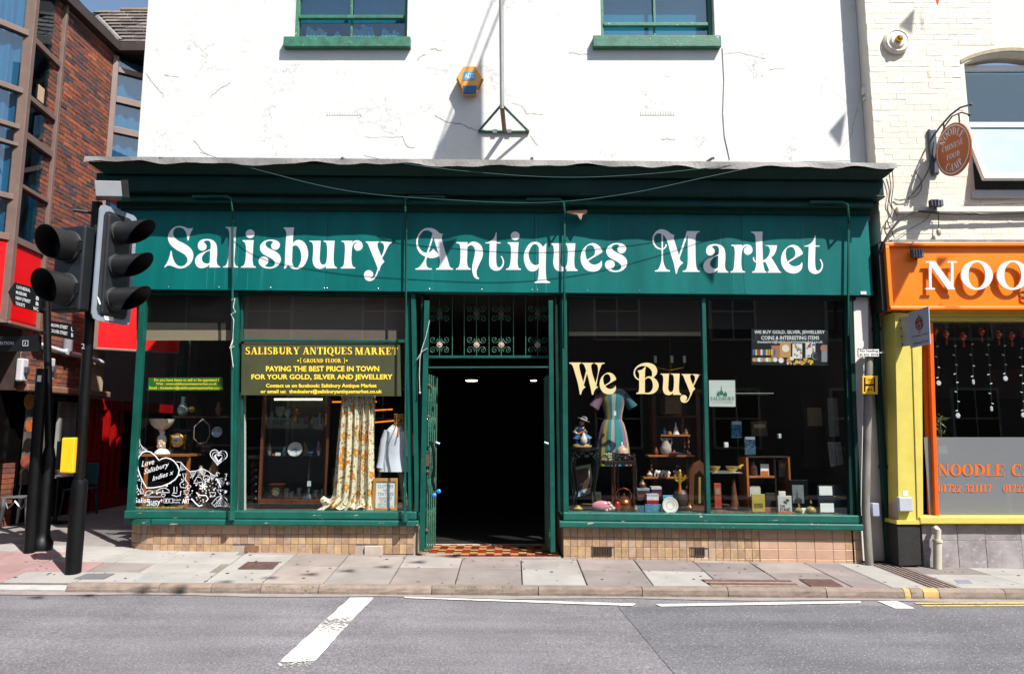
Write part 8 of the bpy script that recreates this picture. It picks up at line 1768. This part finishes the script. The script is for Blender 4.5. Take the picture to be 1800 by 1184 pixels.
for k in range(400):
    if projp(o1 + Vector((.6, 0, 0)) + up1 * (k * .01))[1] < 20: ridge = k * .01; break
nr = max(4, int(round(ridge / .24)))
hh = ridge / nr
for r_ in range(nr):
    for c in range(6):
        u = -.0 + c * .33 + (.165 if r_ % 2 else 0) - r_ * hh * .707 * 0
        lim = -r_ * hh * .72                              # the valley runs back to the left
        u += math.floor(lim / .33) * .33
        while u < lim: u += .33
        tile_on(o1, Vector((1, 0, 0)), up1, n1, u, r_ * hh, .312, hh + .03, LICH if r_ >= nr - 1 else RT)
mb = MB()
for c in range(6): mb.tube([o1 + Vector((-1 + c * .45, 0, 0)) + up1 * ridge, o1 + Vector((-.56 + c * .45, 0, 0)) + up1 * ridge], .07, 8)
mb.build('ridge_tile', LICH, bk)
mb = MB(); mb.add([o1 + Vector((-2, 0, 0)) - n1 * .03, o1 + Vector((3, 0, 0)) - n1 * .03, o1 + Vector((3, 0, 0)) + up1 * ridge - n1 * .03, o1 + Vector((-2, 0, 0)) + up1 * ridge - n1 * .03, o1 + Vector((3, 2 * ridge * .707, 0)), o1 + Vector((-2, 2 * ridge * .707, 0))], [(0, 1, 2, 3), (3, 2, 4, 5)]); mb.build('roof_deck', MATS['black_soffit'], bk)
up2 = Vector((-1, 0, 1)).normalized(); n2 = Vector((1, 0, 1)).normalized(); o2 = Vector((XB + .1, yS - .4, zE + .16))
for r_ in range(6):
    for c in range(9): tile_on(o2, Vector((0, 1, 0)), up2, n2, c * .33 + (.165 if r_ % 2 else 0), r_ * .17, .325, .2, RT)
mb = MB(); mb.tube([o1 + Vector((.0, .02, .05)), o1 + Vector((-1.2, 1.2, 1.25))], .05, 6); mb.build('valley', LEADM, bk)
mb = MB(); mb.add([o2 - n2 * .04, o2 + Vector((0, 5, 0)) - n2 * .04, o2 + Vector((0, 5, 0)) + up2 * 1.6 - n2 * .04, o2 + up2 * 1.6 - n2 * .04], [(0, 1, 2, 3)]); mb.build('roof_deck', MATS['black_soffit'], bk)
# ground floor: dark shop front with red frames in the shade of the bays
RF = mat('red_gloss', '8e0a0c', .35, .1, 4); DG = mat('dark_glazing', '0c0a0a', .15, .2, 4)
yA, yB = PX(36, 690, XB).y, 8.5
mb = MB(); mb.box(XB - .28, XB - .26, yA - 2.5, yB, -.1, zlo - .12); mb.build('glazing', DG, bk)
for px in (152, 163, 170, 184, 196, 207):
    y = PX(px, 800, XB - .1).y; mb = MB(); mb.box(XB - .24, XB - .08, y, y + .09, 0, zlo - .13); mb.build('door_frame', RF, bk, bevel=.006)
mb = MB(); mb.box(XB - .25, XB - .1, PX(150, 800, XB).y, yB, .05, .45); mb.box(XB - .25, XB - .1, PX(150, 800, XB).y, yB, zlo - .32, zlo - .14); mb.build('door_rail', RF, bk)
y0_, y1_ = PX(100, 780, XB - .1).y, PX(131, 780, XB - .1).y; za_, zb2 = PX(115, 838, XB - .1).z, PX(115, 706, XB - .1).z
mb = MB(); mb.box(XB - .14, XB - .1, y0_, y1_, za_, zb2); mn = mb.build('menu_board', mat('menu_grey', '8a8a86', .6, .12, 6), bk)
mb = MB()
for k in range(34):
    for c in range(2): 
        yy = y0_ + (y1_ - y0_) * (.08 + .5 * c); zz_ = zb2 - (zb2 - za_) * (k + 1) / 36; mb.box(XB - .0995, XB - .098, yy, yy + (y1_ - y0_) * random.uniform(.2, .38), zz_, zz_ + .008)
mb.build('print', mat('menu_ink', '2a2a2a', .7, .1, 4), mn)
y0_, y1_ = PX(46, 760, XB - .1).y, PX(90, 760, XB - .1).y
mb = MB(); mb.box(XB - .14, XB - .1, y0_, y1_, za_ - .05, zb2 + .05); fb = mb.build('food_poster', mat('poster_grey', '55504e', .5, .3, 4), bk)
for k, (px, py, r_, c) in enumerate(((52, 705, .13, 'b8843a'), (52, 748, .1, 'a85a2a'), (49, 782, .11, '1a1614'), (44, 810, .1, '8a4a3a'), (84, 715, .1, 'b06a2a'))):
    q = PX(px, py, XB - .099); mb = MB(); mb.M = Matrix.Translation(q) @ Matrix.Rotation(R(90), 4, 'Y'); mb.lathe(0, 0, [(r_, 0), (r_, .002 + k * .0005)], 18); mb.build('dish_picture', mat('dish_%d' % k, c, .5, .35, 12), fb)
# brick pier and red door at the far left
pl = PX(17, 840, -7.62); mb = MB(); zc = 0
for k in range(14):
    mb = MB(); z = k * .078; mb.box(-7.95, -7.62 + random.uniform(-.004, .004), pl.y - .11, pl.y + .1, z, z + .068); mb.build('brick', random.choices(BM, (4, 3, 2, 1, 2))[0], bk)
mb = MB(); mb.box(-7.9, -7.64, pl.y - .09, pl.y + .08, 0, 1.08); mb.build('pier_core', MORT, bk)
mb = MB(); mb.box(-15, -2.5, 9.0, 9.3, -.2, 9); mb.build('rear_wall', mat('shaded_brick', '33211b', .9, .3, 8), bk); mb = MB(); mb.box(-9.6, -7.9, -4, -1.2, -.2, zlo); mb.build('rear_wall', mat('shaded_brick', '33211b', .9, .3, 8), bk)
for px in (2,):
    q = PX(px, 800, -7.75); mb = MB(); mb.box(-7.85, -7.7, q.y - .3, q.y + .02, 0, 2.4); mb.build('door_frame', RED, bk, bevel=.006)
# fittings on the brick wall
WPL = mat('white_plastic', 'b5b6ba', .45, .08, 5); GPL = mat('grey_pipe', '7c7c86', .5, .1, 5)
t = thing('waste_pipe', 'white plastic pipes with a grey downpipe crossing the brick wall of the alley', 'pipe', PX(115, 640, XB + .08)); Xp = XB + .07
mb = MB(); mb.tube([PX(60, 603, Xp), PX(105, 617, Xp), PX(140, 625, Xp), PX(181, 637, Xp)], .045, 10); mb.tube([PX(181, 637, Xp), PX(181, 637, Xp) + Vector((-.1, .05, -.02))], .04, 8); mb.build('pipe', WPL, t, smooth=True)
mb = MB(); mb.tube([PX(120, 592, Xp), PX(119, 617, Xp)], .075, 12); mb.tube([PX(118, 614, Xp), PX(114, 624, Xp)], .06, 10); mb.build('downpipe', GPL, t, smooth=True)
for lab, px, py, w_ in (('white intercom box on the brick wall right of the slim fingerpost', 87, 648, .16), ('white alarm box on the brick wall left of the slim fingerpost', 40, 650, .14)):
    t = thing('wall_box', lab, 'box', PX(px, py, XB)); q = PX(px, py, XB + .06); mb = MB(); mb.box(XB, XB + .1, q.y - w_ / 2, q.y + w_ / 2, q.z - .17, q.z + .17); mb.build('case', WPL, t, bevel=.02); mb = MB(); mb.box(XB + .1, XB + .15, q.y - .04, q.y + .04, q.z - .05, q.z + .05); mb.build('fitting', METAL, t, bevel=.01)
# ------------------------------------------------------------------ traffic signal
sig = thing('traffic_signal', 'black traffic signal pole with two signal heads and a yellow push button box', 'traffic light', G(128, 1006))
b0 = G(128, 1006); Yg = b0.y; BPT = mat('black_pole', '050506', .45, .25, 6, .0008, 30, spec=.3)
tp = P(171, 356, Yg)
mb = MB(); mb.tube([(b0.x, Yg, b0.z - .05), (tp.x, Yg, tp.z)], .057, 16); mb.build('pole', BPT, sig, smooth=True)
zs_ = P(140, 842, Yg).z; mb = MB(); mb.lathe(b0.x, Yg, [(.085, b0.z - .05), (.085, zs_ - .06), (.075, zs_ - .01), (.06, zs_)], 20); mb.build('sleeve', BPT, sig, smooth=True)
mb = MB(); text(mb, '2', 143, 603.5, 149, 612.5, Yg - .06, .0); mb.build('number', mat('number_white', 'a8aab0', .5, .05, 5), sig)
mb = MB(); mb.quad([(109, 769), (131, 768.5), (127, 831.5), (104.5, 830.5)], Yg - .11, Yg - .02); pb = mb.build('push_button_box', mat('box_yellow', 'e8b41c', .4, .05, 4), sig, bevel=.012)
mb = MB(); q = P(106, 800, Yg - .1); mb.box(q.x - .035, q.x - .0, Yg - .12, Yg - .03, q.z - .16, q.z + .16); mb.build('button_plate', BLACK, pb)
VIS = mat('visor_black', '161617', .5, .15, 6); HSG = mat('housing_grey', '1c1f22', .4, .1, 5); LENS = mat('dark_lens', '0c0d0d', .1, .1, 5)
def visor(mb, M_, cx, cz_, r, L1, L2, n_=28):
    """hood round a lens: long on top, cut back below, open in front; local y points out of the face (negative)"""
    mb.M = M_; o_, i_ = [], []; vs = []; fs = []
    for k in range(n_):
        t = 2 * math.pi * k / n_; c, s = math.cos(t), math.sin(t); f = (s + 1) / 2; L = L2 + (L1 - L2) * (f ** .6)
        for rr, ll in ((r, 0), (r * 1.02, L), (r * .97, L - .003), (r * .95, 0)): vs.append((cx + rr * c, -ll, cz_ + rr * s))
    for k in range(n_):
        a, b = k * 4, ((k + 1) % n_) * 4
        for j in range(3): fs.append((a + j, b + j, b + j + 1, a + j + 1))
    mb.add(vs, fs); mb.M = None
def head(p_top, xdir, w_, h_, n_l, r, L1, L2, board=None, depth=.18, lab=None):
    xd = Vector((*xdir, 0)).normalized(); yd = Vector((-xd.y, xd.x, 0)); M_ = Matrix(((xd.x, yd.x, 0, p_top.x), (xd.y, yd.y, 0, p_top.y), (0, 0, 1, p_top.z), (0, 0, 0, 1)))
    mb = MB(); mb.M = M_; mb.box(-w_ / 2, w_ / 2, 0, depth, -h_, 0); hd = mb.build('signal_head', HSG, sig, bevel=.025, label=lab)
    if board:
        bw, bh, dz = board; mb = MB(); mb.M = M_; c = .07
        oc_ = lambda w2, t_, b_, cc: [(-w2, b_ + cc), (-w2 + cc * .3, b_ + cc * .3), (-w2 + cc, b_), (w2 - cc, b_), (w2 - cc * .3, b_ + cc * .3), (w2, b_ + cc), (w2, t_ - cc), (w2 - cc * .3, t_ - cc * .3), (w2 - cc, t_), (-w2 + cc, t_), (-w2 + cc * .3, t_ - cc * .3), (-w2, t_ - cc)]
        mb.poly([oc_(bw / 2, dz, dz - bh, c)], .03, .045); mb.build('backing_board', mat('board_white', '7f8894', .35, .06, 4), hd)
        mb = MB(); mb.M = M_; mb.poly([oc_(bw / 2 - .06, dz - .06, dz - bh + .06, c)], .024, .0295); mb.build('board_face', mat('board_black', '2a2b2d', .45, .1, 4), hd); mb = MB(); mb.M = M_; mb.poly([[(-.24, -1.0), (-.21, -1.02), (-.16, -1.1), (-.2, -1.09)]], .021, .0235); mb.poly([[(-.12, -1.21), (.02, -1.21), (.02, -1.255), (-.1, -1.262)]], .021, .0295); mb.build('torn_sticker', PAPER, hd)
    for k in range(n_l):
        cz_ = -h_ * (k + .5) / n_l; mb = MB(); visor(mb, M_, 0, cz_, r, L1, L2); mb.build('visor', VIS, hd, smooth=True)
        mb = MB(); mb.M = M_ @ Matrix.Translation((0, 0, cz_)) @ Matrix.Rotation(R(90), 4, 'X'); mb.lathe(0, 0, [(r * .94, -.01), (r * .93, .006), (r * .6, .025), (r * .1, .035)], 20); mb.build('lens', LENS, hd, smooth=True)
        mb = MB(); mb.M = M_ @ Matrix.Translation((0, 0, cz_)) @ Matrix.Rotation(R(90), 4, 'X'); mb.lathe(0, 0, [(r * 1.08, 0), (r * 1.08, .03), (r, .032)], 24); mb.build('lens_ring', mat('ring_grey', '3a3b3c', .45, .1, 5), hd, smooth=True)
        mb = MB(); mb.M = M_
        for dz_ in (-.04, -.01, .02, .05): mb.box(r * 1.06, r * 1.16, -.045, 0, cz_ + dz_ - .01, cz_ + dz_ + .008)
        mb.build('hinge', HSG, hd)
Y1 = Yg - .22
head(P(124, 397, Y1), (.96, -.28), .42, 1.0, 2, .175, .34, .16, None, .16, 'two lens head facing the street')
q1 = Vector((tp.x + .06, Yg - .18, 0)); d1 = Vector((math.sin(R(16)), math.cos(R(16)), 0))
pt = P(180, 358, Yg - .25); bw = .56
c0 = Vector((pt.x, Yg - .25, pt.z)) + d1 * (bw / 2)
head(c0 - Vector((0, 0, .08)), (d1.x, d1.y), .36, 1.2, 3, .132, .46, .1, (bw, 1.37, .09), .12, 'three lens head on a white edged backing board')
mb = MB()
for py, dy in ((375, 0), (540, 0)):
    p = P(168 - (py - 375) * .08, py, Yg); mb.tube([p, p + Vector((.1, -.02, 0))], .02, 6)
    mb.tube([p, p + Vector((-.2, -.12, -.0))], .018, 6)
mb.build('bracket', BPT, sig)
dt_ = MB(); q0 = P(172, 352, Yg - .1); MM = Matrix.Translation(P(193, 336, Yg - .1)) @ Matrix.Rotation(R(28), 4, 'Z') @ Matrix.Rotation(R(-8), 4, 'Y'); dt_.M = MM; dt_.box(-.15, .13, -.09, .09, -.09, .1)
det = dt_.build('detector', mat('detector_grey', '76797d', .4, .06, 5), sig, bevel=.008)
dt_ = MB(); dt_.M = MM; dt_.box(.1301, .2, -.1, .1, -.1, -.09); dt_.box(.1301, .2, -.1, .1, .1, .11); dt_.box(.1301, .2, -.1, -.09, -.09, .1); dt_.box(.1301, .2, .09, .1, -.09, .1); dt_.box(.131, .135, -.089, .089, -.089, .099); dt_.build('detector_hood', BLACK, det)
mb = MB(); mb.tube([P(190, 352, Yg - .1), P(188, 372, Yg - .1), P(176, 380, Yg)], .022, 6); mb.build('detector_bracket', GI, sig)
# ------------------------------------------------------------------ fingerpost and second pole
fp = thing('fingerpost', 'black fingerpost with white lettered direction boards beside the alley', 'signpost', G(72, 966))
f0_ = G(72, 964); Yf_ = f0_.y
mb = MB(); mb.lathe(f0_.x, Yf_, [(.13, f0_.z - .03), (.13, f0_.z + .08), (.1, f0_.z + .12), (.085, f0_.z + .2), (.085, f0_.z + 1.1), (.075, f0_.z + 1.15), (.055, f0_.z + 1.25)], 16); mb.build('base', BPT, fp, smooth=True)
tpf = P(82, 520, Yf_); mb = MB(); mb.tube([(f0_.x, Yf_, f0_.z + 1.2), (tpf.x, Yf_, tpf.z)], .045, 12)
for py in (545, 585, 618): p = P(79, py, Yf_); mb.tube([p - Vector((0, 0, .02)), p + Vector((0, 0, .02))], .058, 12)
mb.build('pole', BPT, fp, smooth=True)
FBD = mat('finger_black', '0e0f10', .4, .1, 5); FW = mat('finger_white', 'b9bcc2', .5, .05, 5)
def finger(q, Y0, Y1, words, arrow=None, lab=None):
    pts = [P(a, b, Y) for a, b, Y in q]; mb = MB(); n_ = len(pts); bkk = [p + Vector((.006, .03, 0)) for p in pts]
    mb.add(pts + bkk, [tuple(range(n_)), tuple(range(n_, 2 * n_))[::-1]] + [(i, i + n_, (i + 1) % n_ + n_, (i + 1) % n_) for i in range(n_)]); o = mb.build('finger_board', FBD, fp, label=lab)
    return o
o = finger([(14, 513, Yf_ - .45), (24, 537, Yf_ - .38), (76, 551, Yf_), (78, 511, Yf_), (26, 496, Yf_ - .38)], 0, 0, None, None, 'arrow shaped board listing cathedral and museums')
def onq(tl, tr, br, bl): 
    A_, B_, C_, D_ = [P(*v) for v in (tl, tr, br, bl)]; n_ = (B_ - A_).cross(D_ - A_).normalized(); n_ = n_ if n_.y < 0 else -n_
    return lambda u, v: A_.lerp(B_, u).lerp(D_.lerp(C_, u), 1 - v) + n_ * .003
fn = onq((26, 496, Yf_ - .38), (78, 511, Yf_), (76, 551, Yf_), (24, 537, Yf_ - .38)); mb = MB()
for k, (bd, e) in enumerate((('CATHEDRAL', .52), ('MUSEUMS', .4), ('NEW STREET', .54), ('TOILETS', .36))):
    a, b = .1 + .235 * k, .1 + .235 * k + .14; text(mb, bd, 0, 0, 0, 0, 0, .02, 0, lambda u, v, a=a, b=b, e=e: fn(.05 + (e - .05) * u, 1 - (b + (a - b) * v)))
for k in (1, 2, 3):
    a, b = .1 + .235 * k, .1 + .235 * k + .16; text(mb, 'B' if k < 3 else 'WC', 0, 0, 0, 0, 0, .02, 0, lambda u, v, a=a, b=b, k=k: fn((.72 if k < 3 else .64) + .1 * u + (.08 * u if k == 3 else 0), 1 - (b + (a - b) * v)))
mb.build('lettering', FW, o)
o = finger([(82, 562, Yf_), (82, 588, Yf_), (132, 598, Yf_ + .5), (132, 570, Yf_ + .5)], 0, 0, None, None, 'board pointing to two streets'); fn = onq((82, 562, Yf_), (132, 570, Yf_ + .5), (132, 598, Yf_ + .5), (82, 588, Yf_)); mb = MB()
for k, bd in enumerate(('BROWN STREET', 'CULVER STREET')):
    a, b = .18 + .38 * k, .18 + .38 * k + .22; text(mb, bd, 0, 0, 0, 0, 0, .02, 0, lambda u, v, a=a, b=b: fn(.12 + .6 * u, 1 - (b + (a - b) * v)))
    text(mb, 'L' if k == 0 else 'B', 0, 0, 0, 0, 0, .02, 0, lambda u, v, a=a, b=b: fn(.85 + .07 * u, 1 - (b + .05 + (a - .03 - b) * v)))
mb.build('lettering', FW, o)
o = finger([(-30, 591, Yf_ - .1), (-30, 617, Yf_ - .1), (69, 617, Yf_), (70, 590, Yf_)], 0, 0, None, None, 'information board'); fn = onq((-30, 591, Yf_ - .1), (70, 590, Yf_), (69, 617, Yf_), (-30, 617, Yf_ - .1)); mb = MB()
text(mb, 'INFORMATION', 0, 0, 0, 0, 0, .02, 0, lambda u, v: fn(.04 + .5 * u, .42 + .22 * v)); text(mb, 'i', 0, 0, 0, 0, 0, .02, .2, lambda u, v: fn(.735 + .025 * u, .42 + .2 * v))
fr = [(.7, .34, .8, .37), (.7, .68, .8, .71), (.7, .37, .708, .68), (.792, .37, .8, .68)]
for a, b, c, d in fr: mb.add([fn(a, b), fn(c, b), fn(c, d), fn(a, d)], [(0, 1, 2, 3)])
mb.build('lettering', FW, o)
t = thing('black_pole', 'plain black pole standing just left of the fingerpost base', 'pole', G(52, 970)); g0 = G(52, 970); mb = MB(); tq = P(74, 648, g0.y)
mb.tube([(g0.x, g0.y, g0.z - .05), (tq.x, g0.y, tq.z)], .065, 14); mb.build('shaft', BPT, t, smooth=True); mb = MB(); p = P(70, 665, g0.y - .06); mb.box(p.x - .025, p.x + .02, p.y - .012, p.y, p.z - .04, p.z + .04); mb.build('sticker', PAPER, t)
# ------------------------------------------------------------------ cafe table and chairs in the alley
STEEL = mat('brushed_steel', '8f9296', .35, .15, 12, metal=.7)
gc = G(22, 928); t = thing('cafe_chair', 'grey metal cafe chair at the left edge by the brick pier', 'chair', gc)
zS = gc.z + .45
mb = MB(); mb.box(gc.x - .2, gc.x + .2, gc.y, gc.y + .38, zS - .02, zS); mb.build('seat', STEEL, t, bevel=.01)
for sx in (-1, 1):
    for y in (0.01, .37): mb = MB(); mb.tube([(gc.x + sx * .17, gc.y + y, zS - .02), (gc.x + sx * .2, gc.y + y, gc.z)], [.04, .018], 8); mb.build('leg', STEEL, t, smooth=True)
mb = MB(); mb.tube([(gc.x - .17, gc.y + .02, zS - .03), (gc.x - .1, gc.y + .01, zS - .17), (gc.x, gc.y + .01, zS - .06), (gc.x + .1, gc.y + .01, zS - .17), (gc.x + .17, gc.y + .02, zS - .03)], .012, 6); mb.build('apron', STEEL, t, smooth=True)
mb = MB(); mb.tube([(gc.x - .19, gc.y + .36, zS), (gc.x - .2, gc.y + .42, zS + .28), (gc.x - .1, gc.y + .45, zS + .4), (gc.x + .1, gc.y + .45, zS + .4), (gc.x + .2, gc.y + .42, zS + .28), (gc.x + .19, gc.y + .36, zS)], .013, 8); mb.box(gc.x - .06, gc.x + .06, gc.y + .41, gc.y + .43, zS, zS + .4); mb.build('backrest', STEEL, t, smooth=True)
gt = G(70, 925); t = thing('cafe_table', 'small dark cafe table with thin pale top behind the black poles', 'table', gt); gt.y += .35
mb = MB(); mb.lathe(gt.x, gt.y, [(.36, gt.z + .73), (.37, gt.z + .745), (.36, gt.z + .76)], 28); mb.build('tabletop', STEEL, t); mb = MB(); mb.tube([(gt.x, gt.y, gt.z), (gt.x, gt.y, gt.z + .73)], .03, 8); mb.lathe(gt.x, gt.y, [(.22, gt.z), (.2, gt.z + .02), (.03, gt.z + .04)], 16); mb.build('pedestal', BLACK, t)
t = thing('napkin_bag', 'crumpled cream paper bag standing on the cafe table', 'bag', (gt.x + .1, gt.y - .1, gt.z + .76)); mb = MB(); c = Vector((gt.x + .12, gt.y - .1, gt.z + .76)); vs = []
for k, (h, s) in enumerate(((0, .13), (.06, .12), (.13, .07), (.19, .03))):
    for i in range(8): a = i * math.pi / 4; rr = s * (1 + .25 * math.sin(i * 2.3 + k)); vs.append((c.x + rr * math.cos(a) - k * .02, c.y + rr * .7 * math.sin(a), c.z + h))
mb.add(vs, [(k * 8 + i, k * 8 + (i + 1) % 8, k * 8 + 8 + (i + 1) % 8, k * 8 + 8 + i) for k in range(3) for i in range(8)] + [tuple(range(24, 32))]); mb.build('bag', mat('cream_paper', 'b8a98a', .8, .15, 9), t)
gc2 = G(98, 912); gc2.y += .6; t = thing('cafe_chair', 'teal metal cafe chair in the shade beside the cafe table', 'chair', gc2); TL = mat('teal_paint', '2a4a50', .45, .1, 5); zS = gc2.z + .45
mb = MB(); mb.box(gc2.x - .2, gc2.x + .2, gc2.y - .2, gc2.y + .2, zS - .03, zS); mb.build('seat', TL, t, bevel=.01); mb = MB(); mb.box(gc2.x - .19, gc2.x + .19, gc2.y + .18, gc2.y + .21, zS + .05, zS + .42); mb.build('backrest', TL, t, bevel=.02)
for sx in (-1, 1):
    for sy in (-1, 1): mb = MB(); mb.tube([(gc2.x + sx * .17, gc2.y + sy * .17, zS - .03), (gc2.x + sx * .2, gc2.y + sy * .2, gc2.z)], .018, 6); mb.build('leg', TL, t)
# ------------------------------------------------------------------ bunting strung over the street
BF = mat('bunting_cloth', 'b8432e', .85, .08, 6); BF2 = mat('bunting_dark', '5a4a5a', .85, .1, 6)
bun = thing('bunting', 'string of triangular pennants hung over the street with one red tip showing at the top', 'bunting', P(1648, -60, -1.4))
def penn(pts, m=BF, nm='pennant'):
    mb = MB(); n_ = (pts[1] - pts[0]).cross(pts[2] - pts[0]).normalized() * .0015; mb.add([p + n_ for p in pts] + [p - n_ for p in pts], [(0, 1, 2), (5, 4, 3), (0, 3, 4, 1), (1, 4, 5, 2), (2, 5, 3, 0)]); return mb.build(nm, m, bun)
penn([P(1634, -30, -1.4), P(1660, -34, -1.4), P(1648, 11, -1.4)])
penn([P(1614, -26, -1.4), P(1632, -29, -1.4), P(1631, 2, -1.4)], mat('bunting_teal', '2a7a78', .85, .08, 6))
def sh(px, py, t, Y): return P(px, py, Y) + SUNV * t
for tri, t_, Y in ((((1487, 197), (1456, 233), (1477, 260)), 2.0, YW), (((1608, 15), (1578, 48), (1603, 62)), 2.0, YN), (((1615, 18), (1622, 40), (1621, 62)), 2.0, YN), (((1629, 108), (1633, 130), (1634, 155)), 2.0, YN)):
    penn([sh(a, b, t_, Y) for a, b in tri], BF2)
penn([sh(*v, 2.2, YW) for v in ((848, 95), (758, 285), (849, 320))], BF2, 'pennant')  # large unseen pennant, added to throw the tall triangular shadow on the wall
mb = MB(); mb.tube([sh(*v, 2.3, YW) for v in ((750, 310), (866, 0), (890, -60))], .012, 5); mb.tube([sh(*v, 2.3, YW) for v in ((768, 300), (882, 10), (910, -60))], .016, 5); mb.build('string', DW_, bun)
penn([sh(*v, 1.5, Yo + .05) for v in ((1562, 436), (1615, 444), (1608, 462), )], BF2); penn([sh(*v, 1.5, Yo + .05) for v in ((1562, 436), (1608, 462), (1566, 545))], BF2)  # unseen sheets added and cut so their shadow covers the fascia's left end
penn([sh(*v, 1.7, Yf) for v in ((1226, 466), (1262, 440), (1253, 500))], BF2)
penn([sh(*v, 1.7, Yf) for v in ((771, 425), (805, 418), (772, 470))], BF2)
penn([sh(*v, 1.7, Yo) for v in ((1655, 438), (1678, 438), (1656, 460))], BF2); penn([sh(*v, 1.7, Yo) for v in ((1660, 520), (1658, 545), (1686, 546))], BF2)
s0 = None; line_ = []
for px, py, rd in ((60, 1050, 1), (150, 1047, 1), (243, 1043, 1), (313, 1030, 0), (392, 1022, 0), (470, 1015, 0), (541, 1009, 0), (607, 1003, 0), (670, 996, 0), (730, 988, 0), (792, 978, 0)):
    g0 = G(px, py, None, bool(rd)); g1 = G(px - 18, py, None, bool(rd)); g2 = G(px + 16, py - 3.5, None, bool(rd)); g3 = G(px + 15, py + 2.5, None, bool(rd))
    t_ = 4.6; penn([g1 + SUNV * t_, g2 + SUNV * t_, g3 + SUNV * t_], BF2); line_.append(g2 + SUNV * t_)
# ------------------------------------------------------------------ the terrace across the street, seen only in the panes
op = thing('terrace', 'plain rendered terrace with sash windows on the opposite side of the street', 'building', (0, -13.5, 0))
OPW = mat('terrace_render', '7a7068', .85, .15, 2); OPF = mat('terrace_sash', 'c9c5bd', .5, .1, 4); OPG = mat('terrace_glass', '15181a', .1, .2, 3)
mb = MB(); mb.box(-60, 60, -16, -13.2, -.2, 7.6); mb.build('wall', OPW, op)
for i in range(15):
    for z in (1.0, 4.4):
        x = -27 + i * 3.7; mb = MB(); mb.box(x, x + 1.5, -13.2, -13.12, z, z + 1.9); wn_ = mb.build('window', OPF, op); mb = MB()
        for a, b in ((.08, .72), (.78, 1.42)):
            for c, d in ((.08, .92), (.98, 1.82)): mb.box(x + a, x + b, -13.119, -13.1, z + c, z + d)
        mb.build('pane', OPG, wn_)
